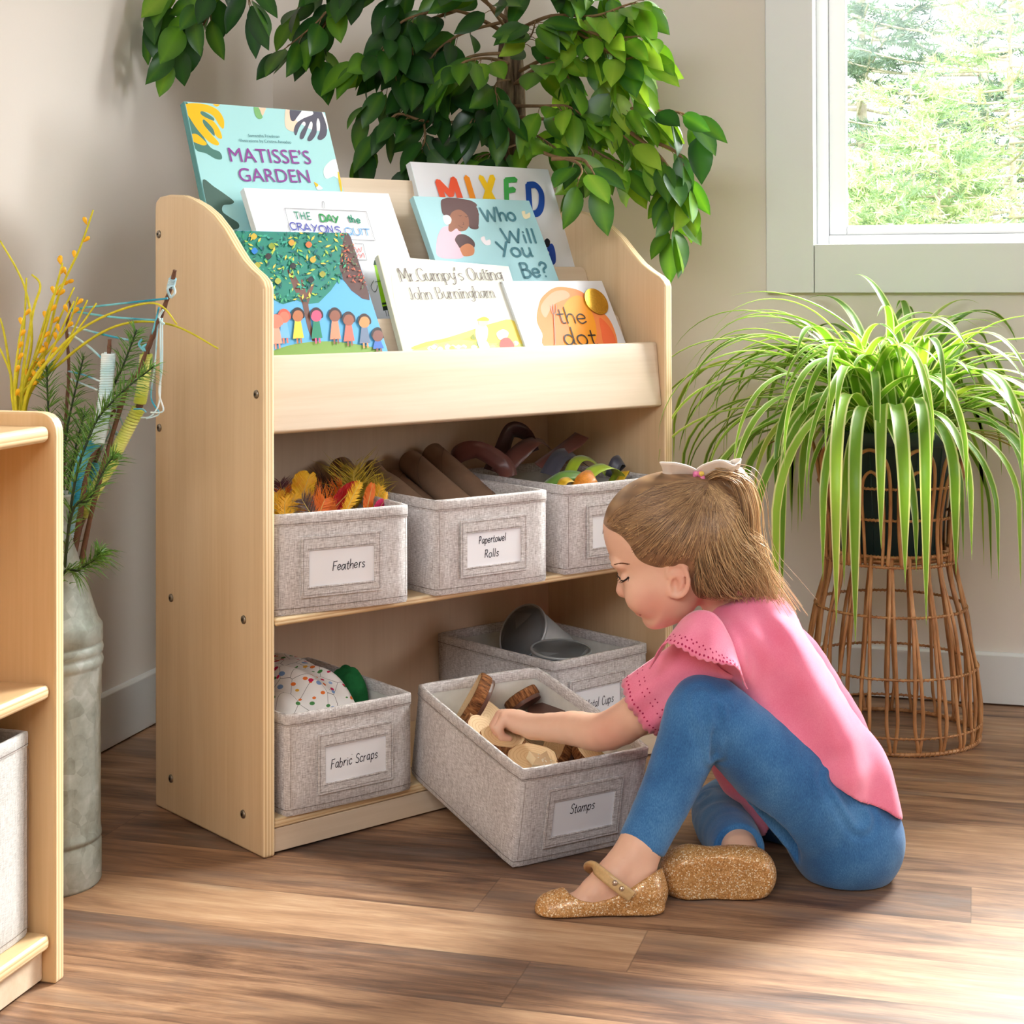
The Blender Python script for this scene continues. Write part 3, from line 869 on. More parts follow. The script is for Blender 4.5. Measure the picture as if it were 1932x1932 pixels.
for pts in ([(992, 902), (1585, 925)], [(1585, 925), (1650, 1138)], [(1650, 1138), (1040, 1110)], [(1040, 1110), (992, 902)], [(1264, 855), (1272, 905)], [(1276, 855), (1284, 905)], [(1264, 855), (1276, 855)], [(1500, 1158), (1562, 1162)], [(1562, 1162), (1590, 1280)], [(1590, 1280), (1520, 1278)]):
    b.line(tm, pts, .0009, 4, C1)
for pts in ([(1505, 1190), (1520, 1225), (1530, 1195), (1545, 1222), (1550, 1185)], [(1520, 1265), (1530, 1235), (1545, 1262), (1560, 1230), (1572, 1262)]): b.line(tm, pts, .0011, 3, C1)
tm.build('title', K, b.t)
tm = MB()
for pts in ([(1640, 1430), (1620, 1470), (1640, 1510), (1660, 1500), (1665, 1465)], [(1650, 1440), (1690, 1432)], [(1725, 1650), (1735, 1690)], [(1745, 1645), (1748, 1688)]): b.line(tm, pts, .0009, 0, C1)
tm.build('drawing', gloss('pencil dark', (70, 78, 74)), b.t)
b.art('illustration', [((148, 200, 30), [(1645, 1315), (1700, 1315), (1760, 1590), (1752, 1612), (1705, 1620)], False), ((46, 74, 46), [(1640, 1315), (1645, 1285), (1665, 1245), (1690, 1275), (1700, 1315)], False), ((34, 44, 34), [(1702, 1590), (1755, 1582), (1757, 1598), (1705, 1605)], False), ((40, 50, 40), [(1706, 1618), (1752, 1608), (1760, 1640), (1712, 1648)], False), ((120, 108, 110), [(1745, 1605), (1790, 1590), (1830, 1690), (1770, 1695)], False)], C1)
# --- middle row, right: pale blue book with a mother and child
b = Book('pale blue picture book showing a woman in pink with a child', .113, .680, 29, (781, 371), (998, 377), .661, .012, (170, 214, 222), (226, 136, 84), 0)
SK1, SK2, HR1, HR2, PNK = (150, 96, 72), (196, 122, 80), (96, 66, 66), (84, 56, 58), (244, 190, 206)
b.art('illustration', [(PNK, [(390, 560), (450, 560), (500, 600), (520, 740), (430, 760), (350, 740), (345, 660), (360, 600)]),
    (HR1, [(372, 400), (395, 382), (440, 372), (500, 384), (560, 395), (598, 420), (590, 450), (612, 480), (600, 520), (608, 570), (560, 570), (520, 520), (450, 500), (400, 490), (380, 470)]),
    (SK1, [(440, 470), (490, 452), (540, 490), (552, 540), (530, 580), (490, 588), (470, 570), (440, 590), (420, 580), (425, 520)]), (HR1, [(520, 430), (600, 440), (606, 560), (556, 565), (545, 500)]),
    ((246, 246, 244), [(385, 495), (415, 486), (438, 510), (430, 540), (400, 542)]),
    (HR2, [(460, 640), (480, 610), (520, 608), (560, 630), (584, 660), (580, 690), (540, 680), (500, 700), (475, 670)]), (SK2, [(495, 690), (540, 665), (580, 690), (575, 735), (520, 745), (500, 720)]),
    ((248, 236, 200), [(880, 465), (900, 460), (905, 482), (930, 470), (932, 500), (905, 510), (890, 500)]), ((240, 232, 238), [(622, 630), (645, 620), (655, 645), (680, 640), (684, 670), (655, 675), (632, 655)])], C2)
tm = MB(); kk = dict(track=-.02)
for pts in ([(480, 490), (488, 497), (497, 492)], [(520, 498), (528, 502), (534, 497)], [(478, 553), (492, 565), (505, 568)], [(508, 535), (512, 548), (505, 550)]): b.line(tm, pts, .0008, 0, C2, .0022)
tm.build('drawing', gloss('dark line', (70, 42, 40)), b.t)
tm = MB()
for txt, p0, p1, hh in (('Who', (640, 528), (852, 520), .030), ('Will', (765, 660), (985, 662), .031), ('You', (740, 748), (955, 746), .032), ('Be?', (885, 880), (1062, 872), .031)):
    b.text(tm, txt, b2(*p0), b2(*p1), .0042, 0, hh, .0011, slant=.06)
tm.build('title', gloss('ink teal', (72, 124, 138)), b.t)
# --- front row, left: tree book
b = Book('picture book with a spreading green tree above a row of children', .043, .620, 29, (432, 434), (660, 440), .587, .010, (96, 170, 216), (80, 150, 190), 0)
rn = random.Random(11)
items = [((38, 128, 112), [(560, 1040), (1440, 1040), (1480, 1150), (1450, 1250), (1400, 1400), (1330, 1500), (1240, 1590), (1150, 1600), (1080, 1570), (980, 1600), (900, 1560), (840, 1480), (700, 1320), (600, 1150)], False),
         ((92, 64, 62), [(1440, 1060), (1500, 1150), (1560, 1300), (1600, 1450), (1612, 1570), (1560, 1560), (1480, 1500), (1420, 1420), (1390, 1330), (1410, 1180)], False),
         ((112, 78, 70), [(1010, 1350), (1030, 1350), (1095, 1480), (1035, 1365), (1050, 1360), (1120, 1480), (1110, 1420), (1125, 1420), (1150, 1520), (1195, 1440), (1210, 1450), (1165, 1600), (1185, 1750), (1235, 1870), (1195, 1870), (1160, 1770), (1120, 1590), (1060, 1490)], False),
         ((124, 158, 72), [(880, 1960), (960, 1920), (1100, 1885), (1300, 1870), (1500, 1890), (1680, 1930), (1700, 2000), (900, 2010)])]
cols = [(58, 160, 140), (24, 96, 92), (20, 84, 84), (70, 168, 120), (160, 190, 70), (44, 140, 104), (28, 110, 120), (220, 196, 84)]
for k in range(520):
    x, y = rn.uniform(590, 1440), rn.uniform(1050, 1580)
    if y > 1300 + (x - 600) * 1.6 or y > 1620 - max(0, x - 1180) * .9: continue
    a = rn.uniform(0, 3.14); r = rn.uniform(10, 26); c_, s_ = math.cos(a) * r, math.sin(a) * r
    items.append((rn.choice(cols), [(x - c_, y - s_), (x + s_ * .35, y - c_ * .35), (x + c_, y + s_), (x - s_ * .35, y + c_ * .35)], False))
for k in range(150):
    x, y = rn.uniform(1400, 1600), rn.uniform(1070, 1540)
    if y < 1060 + (x - 1440) * 1.9 or y > 1330 + (x - 1390) * 1.15: continue
    a = rn.uniform(0, 3.14); r = rn.uniform(8, 16); c_, s_ = math.cos(a) * r, math.sin(a) * r
    items.append((rn.choice([(212, 104, 72), (176, 72, 60), (92, 110, 80)]), [(x - c_, y - s_), (x + s_ * .35, y - c_ * .35), (x + c_, y + s_), (x - s_ * .35, y + c_ * .35)], False))
for x, y, c in ((765, 1110, (196, 170, 60)), (895, 1180, (130, 150, 50)), (1040, 1155, (200, 150, 60)), (1195, 1280, (190, 160, 60)), (790, 1320, (160, 160, 60)), (940, 1435, (160, 168, 70)), (1265, 1385, (150, 150, 60)), (1165, 1170, (230, 110, 60)), (770, 1215, (40, 120, 200)), (870, 1255, (50, 40, 44)), (1050, 1325, (40, 44, 50)), (1180, 1425, (36, 40, 48))):
    items.append((c, [(x - 24, y), (x, y - 24), (x + 24, y), (x, y + 24)]))
for x, y, sk, dr, hh, hr in ((985, 1700, (222, 120, 100), (120, 180, 226), 150, (214, 96, 80)), (1085, 1690, (180, 112, 76), (246, 206, 70), 160, (40, 34, 40)), (1220, 1690, (222, 84, 120), (40, 130, 100), 160, (60, 40, 50)), (1355, 1690, (140, 86, 70), (240, 140, 110), 165, (60, 44, 48)), (1455, 1720, (150, 90, 72), (236, 110, 96), 150, (60, 44, 50)), (1570, 1735, (214, 142, 90), (110, 124, 150), 150, (60, 44, 40)), (1668, 1835, (130, 84, 76), (70, 110, 190), 90, (50, 40, 44)), (928, 1740, (222, 130, 110), (236, 160, 140), 150, (222, 130, 110))):
    items += [(hr, [(x - 48, y), (x - 30, y - 52), (x + 8, y - 62), (x + 44, y - 30), (x + 46, y + 12), (x, y + 20)]),
              (dr, [(x - 22, y + 36), (x + 22, y + 36), (x + 44, y + hh), (x - 36, y + hh + 6)], False),
              (sk, [(x - 38, y), (x - 20, y - 36), (x + 18, y - 38), (x + 38, y - 6), (x + 26, y + 32), (x - 10, y + 40), (x - 34, y + 22)]),
              (sk, [(x - 12, y + hh), (x + 2, y + hh), (x + 4, y + hh + 40), (x - 8, y + hh + 40)], False), (sk, [(x + 16, y + hh), (x + 28, y + hh), (x + 32, y + hh + 36), (x + 20, y + hh + 36)], False)]
b.art('illustration', items, C1)
# --- front row, centre: cream book with serif title
b = Book('cream picture book with a serif title above a yellow meadow, front row', .046, .620, 29, (714, 481), (975, 482), .590, .010, (226, 226, 214), (200, 200, 178), R(4.2), width=.250, height=.200)
b2x = lambda x, y: (720 + x / 3.331, 260 + y / 3.331)
tm = MB()
b.text(tm, "Mr.Gumpy's Outing", b2x(118, 903), b2x(768, 893), .0018, 0, nib=.3, serif=.085)
b.text(tm, 'John Burningham', b2x(175, 1018), b2x(718, 1004), .0016, 0, nib=.3, serif=.085)
tm.build('title', gloss('ink brown', (112, 98, 94)), b.t)
items = [((222, 226, 206), [(60, 860), (230, 1300), (900, 1310), (880, 1220), (700, 1150), (420, 1100), (230, 1050)]), ((232, 210, 92), [(230, 1335), (260, 1290), (400, 1260), (560, 1210), (700, 1165), (830, 1150), (900, 1300), (880, 1340)]), ((246, 224, 110), [(420, 1262), (560, 1212), (600, 1230), (480, 1275)]),
         ((206, 214, 120), [(250, 1320), (480, 1270), (640, 1290), (860, 1290), (880, 1340), (240, 1345)])]
for k in range(26):
    x, y = rn.uniform(250, 860), rn.uniform(1290, 1335)
    items.append((rn.choice([(244, 242, 232), (240, 236, 226), (196, 176, 140), (176, 182, 96), (220, 170, 150)]), [(x - 18, y), (x, y - 16), (x + 20, y - 2), (x + 4, y + 14)]))
items += [((244, 242, 236), [(590, 1200), (640, 1170), (668, 1210), (650, 1290), (600, 1280)]), ((236, 200, 176), [(610, 1150), (650, 1140), (668, 1165), (640, 1190), (612, 1180)]), ((226, 186, 60), [(598, 1148), (640, 1126), (672, 1140), (664, 1152)]), ((178, 196, 214), [(600, 1270), (660, 1280), (675, 1330), (620, 1330)]),
          ((246, 242, 238), [(720, 1230), (760, 1205), (796, 1225), (780, 1265), (740, 1270)]), ((204, 92, 84), [(750, 1270), (800, 1260), (832, 1320), (748, 1325)]), ((150, 160, 80), [(560, 1260), (575, 1235), (590, 1270)])]
b.art('illustration', items, C2)
# --- front row, right: white book with an orange blot
b = Book('white picture book with an orange watercolour blot and gold seal, front row at the right', .041, .620, 29, (948, 529), (1136, 530), .587, .010, (230, 230, 236), (212, 214, 210), 0)
b.art('illustration', [((247, 142, 78), [(985, 1060), (1010, 1000), (1080, 945), (1160, 940), (1260, 970), (1350, 1060), (1430, 1140), (1470, 1230), (1480, 1300), (1440, 1320), (1050, 1320), (1010, 1230), (975, 1150)]),
    ((250, 160, 40), [(1180, 1010), (1260, 1000), (1330, 1120), (1350, 1250), (1300, 1310), (1150, 1310), (1180, 1200), (1130, 1100)]), ((248, 166, 130), [(1000, 1060), (1070, 975), (1150, 960), (1180, 1000), (1080, 1050), (1030, 1130)]), ((244, 112, 66), [(1370, 1130), (1440, 1200), (1470, 1290), (1400, 1300), (1380, 1220)])], C2)
tm = MB()
b.text(tm, 'the', b2(1112, 1168), b2(1296, 1168), .0022, 0, .034, slant=.05)
b.text(tm, 'dot', b2(1150, 1302), b2(1362, 1304), .0026, 0, .036, slant=.05)
for pts in ([(1080, 1110), (1085, 1200), (1088, 1300)],): b.line(tm, pts, .0016, 1, C2)
for pts in ([(1062, 1060), (1072, 1105), (1090, 1100), (1095, 1050)], [(1076, 1050), (1080, 1110)]): b.line(tm, pts, .0014, 1, C2)
tm.build('title', [gloss('black brush', (42, 36, 38)), gloss('grey brush', (160, 130, 120))], b.t)
cu, cv = b.uv(720 + 1345 / 3.331, 260 + 1032 / 3.331)
GOLD = plain('gold_foil', (196, 150, 52), .28, .5, .12, 300, Metallic=.85)
M = Matrix.Translation((cu, -.0022, cv)) @ Matrix.Rotation(R(90), 4, 'X')
sm_ = MB().lathe([(0, .0005), (.0195, .0005), (.0197, .0008), (.0215, .0008), (.0217, .0005), (.0240, .0005), (.0245, 0)], M=M, seg=40)
sm_.build('gold_seal', GOLD, b.t)

# ------------------------------------------------------------------ what lies in the bins
def rot_to(d, up=(0, 0, 1)):
    return Vector(d).to_track_quat('Z', 'Y').to_matrix().to_4x4()
# brown paper tubes leaning in the centre bin
KRAFT = plain('brown_paper_tube', (146, 116, 94), .75, .2, .12, 25)
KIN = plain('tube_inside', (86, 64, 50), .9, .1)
def paper_tube(label, a, b, r, dent=0):
    """a is the end on the bin floor, b the open upper end (shelf frame)"""
    a, b = shl(a), shl(b)
    d = b - a; L = np.linalg.norm(d)
    M = Matrix.Translation(a.tolist()) @ rot_to(d)
    t = thing('paper_tube', label, 'cardboard tube', matrix=M, group='brown paper tubes in the centre bin')
    n, k = 14, 28
    G = np.zeros((n, k, 3))
    for i in range(n):
        for j in range(k):
            th = 2 * math.pi * j / k; z = L * i / (n - 1)
            rr = r * (1 - dent * math.exp(-((z / L - .86) / .10) ** 2) * max(0, math.cos(th - 2.2)) + .008 * math.sin(3 * th + 7 * z / L))
            G[i, j] = (rr * math.cos(th), rr * math.sin(th), z)
    MB().grid(G, closed_v=True).build('tube_wall', KRAFT, t, smooth=True)
    Gi = G.copy(); Gi[:, :, :2] *= (r - .0013) / r
    m = MB().grid(Gi, closed_v=True)
    m.grid(np.stack([G[-1], Gi[-1]]), closed_v=True).grid(np.stack([G[0], Gi[0]]), closed_v=True)
    m.build('tube_inside', KIN, t, smooth=True)
    sp = MB()
    sp.tube([((r + .0002) * math.cos(q * 9), (r + .0002) * math.sin(q * 9), q * L) for q in np.linspace(.03, .97, 60)], .0003, 4)
    sp.build('spiral_seam', plain('tube_seam', (98, 74, 58), .8), t)
    return t
def tube_at(label, top, ytop, low, ylow, r, dent=0, more=.0):
    b_, a_ = onsh(*top, ytop), onsh(*low, ylow)
    a_ = a_ + (a_ - b_) * more
    paper_tube(label, a_, b_, r, dent)
tube_at('brown paper tube farthest left, behind the yellow feathers', (643, 884), .262, (704, 958), .120, .0195, 0, .25)
tube_at('dented brown paper tube second from the left in the centre bin', (700, 888), .252, (806, 978), .080, .0195, .22, .15)
tube_at('brown paper tube half hidden between the dented tube and the big front tube', (742, 905), .258, (835, 985), .100, .0180, .1, .10)
tube_at('brown paper tube second from the right, leaning left in the centre bin', (774, 872), .258, (884, 968), .070, .0205, 0, .22)
tube_at('brown paper tube farthest right, the highest of the centre bin', (815, 856), .262, (925, 952), .105, .0195, 0, .2)

# craft feathers
def feather_mats():
    out = {}
    for n, lo, hi in (('yellow', (240, 170, 12), (255, 212, 40)), ('orange', (232, 104, 20), (252, 146, 40)), ('red', (190, 18, 24), (226, 36, 36)), ('olive', (150, 130, 30), (222, 186, 40)), ('pink', (206, 24, 96), (232, 50, 120)), ('brown', (70, 46, 38), (104, 72, 56)), ('wine', (84, 18, 30), (120, 34, 44))):
        out[n] = leafmat('feather_' + n, [(.3, srgb(lo)), (.7, srgb(hi))], .6, .3, 60)
    return out
FM = feather_mats()
QUILL = plain('feather_quill', (214, 180, 90), .5)
def feather(label, col, p, d, up, L, w, fluff, seed, group):
    """p root, d direction, up facing (shelf frame)"""
    rn = random.Random(seed)
    p, d, up = shl(p), shl(np.array(d, float)), shl(np.array(up, float))
    d /= np.linalg.norm(d); up -= d * (up @ d); up /= np.linalg.norm(up); sd = np.cross(d, up)
    M = Matrix(((sd[0], up[0], d[0], p[0]), (sd[1], up[1], d[1], p[1]), (sd[2], up[2], d[2], p[2]), (0, 0, 0, 1)))
    t = thing('craft_feather', label, 'feather', matrix=M, group=group)
    bend = rn.uniform(-.25, .25)
    ax = lambda s: np.array([bend * L * s * s * .6, .10 * L * s * s, L * s])
    v = MB()
    n = 64
    prof = lambda s0: w * (math.sin(math.pi * min(1, s0 * .92 + .06)) ** .6)
    for sg in (-1, 1):
        if fluff < .3:      # closed vane
            S = np.linspace(.04, .985, 24)
            G = np.array([[ax(s0) + np.array([sg * .8, rn.uniform(-.1, .1), .62]) * prof(s0) * q for q in np.linspace(0, .9, 5)] for s0 in S])
            v.grid(G)
        for i in range(n):
            s0 = .06 + .9 * i / n
            ww = prof(s0) * rn.uniform(.8, 1.0 + fluff)
            a = ax(s0); dirn = np.array([sg * .8, rn.uniform(-.3, .3) * (.3 + fluff), .62 + rn.uniform(-.3, .3) * fluff])
            wi = L / n * 1.5
            q1 = a + dirn * ww * .6 + np.array([0, rn.uniform(-.1, .1) * fluff * ww, 0]); q2 = a + dirn * ww + np.array([rn.uniform(-.2, .2), rn.uniform(-.3, .3), rn.uniform(-.2, .2)]) * fluff * ww
            v.add([a - [0, 0, wi * .55], a + [0, 0, wi * .55], q1 + [0, 0, wi * .5], q1 - [0, 0, wi * .5], q2], [(0, 1, 2, 3), (3, 2, 4)])
    v.build('vane', FM[col], t)
    MB().tube([ax(s) for s in np.linspace(-.12, .97, 10)], np.linspace(.0011, .0003, 10), 5).build('quill', QUILL, t)
# colour, root and tip in the photograph, depth on the shelf, width, fluff, special label
fs = [('yellow', (566, 975), (572, 893), .085, .030, .03, 'broad flat yellow feather standing highest on the left of the feather bin'),
      ('yellow', (535, 985), (522, 928), .060, .018, .5, None), ('yellow', (545, 985), (548, 930), .050, .014, .6, None), ('yellow', (540, 990), (530, 940), .035, .018, .5, None),
      ('yellow', (646, 985), (672, 905), .040, .013, .4, None), ('yellow', (722, 975), (727, 928), .040, .008, .35, None), ('yellow', (705, 975), (712, 915), .075, .016, .5, None),
      ('olive', (672, 965), (660, 885), .110, .040, .8, None), ('olive', (690, 965), (696, 908), .115, .038, .8, None), ('olive', (700, 965), (722, 926), .100, .032, .7, None),
      ('orange', (550, 975), (532, 925), .095, .022, .6, None), ('orange', (640, 985), (592, 938), .070, .026, .7, None), ('orange', (625, 975), (648, 918), .100, .024, .6, None), ('orange', (690, 980), (698, 912), .050, .014, .1, None), ('orange', (598, 985), (610, 940), .045, .022, .6, None),
      ('red', (612, 980), (668, 912), .080, .019, .03, 'red pointed feather in the middle of the feather bin'),
      ('pink', (700, 985), (722, 948), .035, .014, .1, 'small hot pink feather tip at the right of the feather bin'),
      ('brown', (600, 960), (612, 905), .150, .030, .7, 'dark brown feather at the back of the feather bin'),
      ('brown', (598, 985), (564, 942), .030, .018, .7, 'brown downy feather lying at the front of the feather bin'),
      ('wine', (540, 965), (528, 908), .150, .026, .4, 'dark wine feather at the back left of the feather bin')]
for i, (c, a_, b_, yy, w, fl, lab) in enumerate(fs):
    gen = {'yellow': 'thin yellow feather among orange ones in the feather bin', 'olive': 'downy olive-yellow feather at the back right of the feather bin', 'orange': 'fluffy orange feather in the feather bin'}
    p_, q_ = onsh(*a_, yy), onsh(*b_, yy + .012)
    feather(lab or gen[c], c, p_, q_ - p_, (.15, -1, .1), np.linalg.norm(q_ - p_), w, fl, 20 + i, 'craft feathers in the left bin' if lab else c + ' craft feathers in the left bin')

# ribbons
def rib_mat(n, c, rough=.3, var=0):
    return plain('ribbon_' + n, c, rough, .5, var, 400, Sheen_Weight=.2)
def ribbon_strip(label, mat, pts, w, up0=(0, 0, 1), twist=None, n=9):
    C_ = cr([shl(p) for p in pts], n)
    T_ = np.gradient(C_, axis=0); T_ /= np.linalg.norm(T_, axis=1)[:, None]
    u = np.array(up0, float)
    A = []
    for i, t in enumerate(T_):
        u = u - t * (u @ t); u /= np.linalg.norm(u); A.append(u)
    A = np.array(A); B = np.cross(T_, A)
    if twist:
        tw = np.interp(np.linspace(0, 1, len(C_)), np.linspace(0, 1, len(twist)), [R(x) for x in twist])
        A, B = A * np.cos(tw)[:, None] + B * np.sin(tw)[:, None], B * np.cos(tw)[:, None] - A * np.sin(tw)[:, None]
    s = np.linspace(-.5, .5, 4)
    G = C_[:, None] + B[:, None] * (s * w)[None, :, None]
    o = MB().grid(G).build('ribbon', mat, None, smooth=True, thick=.0005)
    return tag(o, label, 'ribbon', 'ribbons in the right bin')
BRN = rib_mat('chocolate satin', (112, 66, 60), .32); DK = rib_mat('dark brown satin', (66, 36, 36), .3)
LIME = rib_mat('lime', (164, 190, 44), .4); GRY = rib_mat('slate', (74, 74, 88), .4); YLW = rib_mat('golden yellow', (214, 170, 30), .4); ORG = rib_mat('orange glitter', (214, 130, 30), .35, .25); GRN = rib_mat('moss', (98, 140, 50), .4)
ribbon_strip('brown satin ribbon looping over the back left rim of the ribbon bin', BRN, [(.520, .21, .440), (.500, .225, .475), (.515, .19, .492), (.548, .165, .470), (.552, .15, .448)], .030, (1, 0, .3), [0, 40, 80, 60, 20])
ribbon_strip('brown satin ribbon twisted up to the highest fold of the ribbon bin', DK, [(.548, .19, .455), (.575, .20, .478), (.610, .215, .515), (.632, .20, .508), (.625, .18, .480)], .028, (0, -.6, 1), [10, 40, 70, 100, 60])
ribbon_strip('brown satin ribbon stretched across the middle of the ribbon pile', BRN, [(.545, .17, .452), (.580, .165, .480), (.622, .170, .500), (.655, .175, .492)], .030, (0, -.8, .6), [0, 20, -10, 10])
ribbon_strip('brown satin ribbon with a cut end pointing right above the lime loops', BRN, [(.600, .13, .462), (.640, .13, .482), (.680, .135, .497), (.702, .14, .507)], .027, (-.1, -.9, .4), [0, -10, 5, -5])
ribbon_strip('lime ribbon curled in a big loop at the front of the ribbon bin', LIME, [(.598, .030, .440), (.620, .028, .462), (.655, .028, .468), (.685, .035, .452), (.690, .05, .438)], .022, (0, 0, 1), [20, 30, 20, 0, -20])
ribbon_strip('lime ribbon arching behind the front lime loop', LIME, [(.610, .075, .448), (.640, .085, .474), (.675, .09, .472), (.700, .08, .448)], .020, (0, 0, 1), [10, 10, 25, 40])
ribbon_strip('moss green ribbon along the left front of the ribbon bin', GRN, [(.545, .05, .446), (.570, .04, .458), (.600, .035, .456), (.625, .03, .444)], .020, (0, -.4, 1), [0, 20, 30, 10])
ribbon_strip('slate grey ribbon folded behind the lime loops', GRY, [(.600, .11, .452), (.630, .115, .478), (.660, .12, .480), (.690, .12, .462)], .030, (0, -.5, .8), [0, 10, 20, 10])
ribbon_strip('slate grey ribbon curl at the right of the ribbon bin', GRY, [(.690, .06, .445), (.700, .055, .470), (.718, .06, .468), (.712, .08, .448)], .020, (0, -.6, .7), [0, 20, 30, 60])
ribbon_strip('golden yellow ribbon edge under the lime loop', YLW, [(.680, .03, .440), (.700, .035, .456), (.712, .05, .448)], .014, (0, -.3, 1))
ribbon_strip('short golden yellow ribbon standing behind the slate ribbon', YLW, [(.645, .14, .455), (.660, .142, .482), (.672, .15, .478)], .016, (0, -.8, .6))
ribbon_strip('orange glitter ribbon folded at the front left of the ribbon bin', ORG, [(.578, .012, .436), (.590, .012, .452), (.612, .014, .456), (.622, .016, .436)], .028, (0, -1, .4), [0, 10, 10, 0])
ribbon_strip('golden yellow ribbon end beside the glitter ribbon', YLW, [(.552, .03, .436), (.560, .028, .452), (.578, .028, .452), (.582, .03, .438)], .016, (0, -.6, 1))

# fabric scraps
def print_fabric():
    t = NT('printed_cotton')
    c = t.co()
    col = srgb(232, 226, 222)
    ns = t.new('ShaderNodeTexNoise'); t.l(c, ns.inputs['Vector']); ns.inputs['Scale'].default_value = 30
    def dots(scale, thr, pal, loc, anis=(1, 1, 1.6), rot=(.3, .5, .2)):
        nonlocal col
        vo = t.new('ShaderNodeTexVoronoi'); vo.inputs['Randomness'].default_value = .9; vo.inputs['Scale'].default_value = scale
        t.l(t.map(c, anis, loc, rot), vo.inputs['Vector'])
        m = t.math('LESS_THAN', vo.outputs['Distance'], thr)
        sx = t.sep(vo.outputs['Color'])
        keep = t.math('GREATER_THAN', sx[1], .3)
        pc = t.ramp(sx[0], pal, 'CONSTANT')
        col = t.mix(t.math('MULTIPLY', m, keep), col, pc)
    # thin branching stems
    vo = t.new('ShaderNodeTexVoronoi'); vo.feature = 'DISTANCE_TO_EDGE'; vo.inputs['Scale'].default_value = 34
    t.l(t.map(c, (1, 1, .55), (3, 1, 2)), vo.inputs['Vector'])
    col = t.mix(t.math('LESS_THAN', vo.outputs['Distance'], .008), col, srgb(80, 66, 66))
    dots(62, .24, [(0, srgb(222, 112, 44)), (.3, srgb(196, 30, 76)), (.55, srgb(72, 128, 70)), (.8, srgb(226, 168, 60))], (0, 0, 0))
    dots(52, .22, [(0, srgb(196, 30, 76)), (.3, srgb(222, 112, 44)), (.5, srgb(72, 128, 70)), (.75, srgb(196, 30, 76))], (5, 2, 1), (1, 1.5, .9), (.7, .2, .9))
    dots(40, .20, [(0, srgb(120, 150, 196)), (.6, srgb(150, 172, 206))], (2, 7, 3))
    t.base(col, .8, .2)
    return t.mat
def lump(name, label, mat, C0, rx, ry, h, M, cat, fold=.006, seed=0, group=None, n=46):
    """a heap of soft cloth"""
    rn = random.Random(seed); P = [(rn.uniform(0, 6), rn.uniform(20, 70), rn.uniform(20, 70)) for _ in range(5)]
    G = np.zeros((n, n, 3))
    for i in range(n):
        for j in range(n):
            u, v = i / (n - 1) * 2 - 1, j / (n - 1) * 2 - 1
            e = (1 - u ** 4) * (1 - v ** 4)
            z = h * (max(e, 0) ** .45)
            for q in P: z += fold * .4 * math.sin(q[0] + q[1] * u * rx * 1.6 + q[2] * v * ry * 1.6) * e
            z += fold * 1.6 * abs(math.sin(3.1 * u + 2.2 * v + seed)) * e
            G[i, j] = (u * rx, v * ry, z)
    m = MB().grid(G)
    k = n
    m.box((-rx * .9, -ry * .9, -.001), (rx * .9, ry * .9, .0))
    o = m.build(name, mat, None, smooth=True)
    o.matrix_world = M @ Matrix.Translation(C0)
    return tag(o, label, cat, group)
Mf = bin_fabric.matrix_world
o = lump('printed_fabric', 'white cotton fabric printed with red and orange leaves, heaped in the bin', print_fabric(), (.082, .150, .072), .070, .115, .088, Mf, 'fabric', .007, 3, 'fabric scraps in the left bottom bin')
GF = plain('green_felt', (30, 96, 50), .9, .15, .2, 60)
ribG = lump('green_fabric', 'dark green fabric scrap at the right edge of the fabric bin', GF, (.172, .120, .105), .018, .030, .045, Mf, 'fabric', .006, 9, 'fabric scraps in the left bottom bin', 24)

# metal cups
TIN = plain('grey_tin', (164, 166, 168), .42, .5, .12, 14, Metallic=.25)
TIN2 = plain('grey_tin_inside', (150, 153, 156), .5, .5, .1, 14, Metallic=.1)
def cup(label, M, r0, r1, h):
    t = thing('metal_cup', label, 'cup', matrix=M, group='metal cups in the bin')
    MB().lathe([(0, 0), (r0 - .002, 0), (r0, .002), (r0 + .0005, .008), (r0 + .0022, .009), (r0 + .0022, .013), (r0 + .001, .014), (r1, h - .004)], seg=40).build('cup_wall', TIN, t, smooth=True)
    MB().lathe([(r1, h - .004), (r1 + .0022, h - .003), (r1 + .0024, h), (r1 + .001, h + .0016), (r1 - .0008, h)], seg=40).build('cup_rim', TIN, t, smooth=True)
    MB().lathe([(r1 - .0008, h), (r0 - .0008, .006), (r0 * .85, .004), (0, .004)], seg=40).build('cup_inside', TIN2, t, smooth=True)
    return t
Mc = bin_cups.matrix_world
cup('grey metal cup lying on its side in the bin, mouth to the left', Mc @ Matrix.Translation((.150, .150, .102)) @ rot_to((-.88, -.05, .50)), .034, .046, .098)
cup('upright grey metal cup at the front of the bin, seen into from above', Mc @ Matrix.Translation((.064, .058, .046)) @ rot_to((-.04, -.10, 1)), .036, .046, .094)

# wood slices used as stamps
BARK = NT('tree_bark')
bc = BARK.co()
bz = BARK.noise(BARK.map(bc, (300, 300, 60)), 1, 4, .65)
BARK.base(BARK.ramp(bz, [(.30, srgb(62, 38, 24)), (.48, srgb(128, 80, 46)), (.68, srgb(176, 120, 74))]), .85, .2)
BARK.bump(bz, .8, .003)
def slice_face(name, base, ring):
    t = NT(name)
    c = t.co(); x, y, z = t.sep(c)
    r = t.math('SQRT', t.math('ADD', t.math('MULTIPLY', x, x), t.math('MULTIPLY', y, y)))
    r = t.math('ADD', r, t.math('MULTIPLY', t.noise(c, 40, 2, .5), .008))
    w = t.math('FRACT', t.math('DIVIDE', r, .0052))
    t.base(t.ramp(w, [(.0, srgb(base)), (.7, srgb(base)), (.92, srgb(ring)), (1, srgb(base))]), .6, .3)
    return t.mat
FACE = slice_face('cut_wood_face', (226, 192, 146), (204, 162, 116))
RUB = plain('brown_rubber', (98, 66, 54), .45, .4, .05, 30)
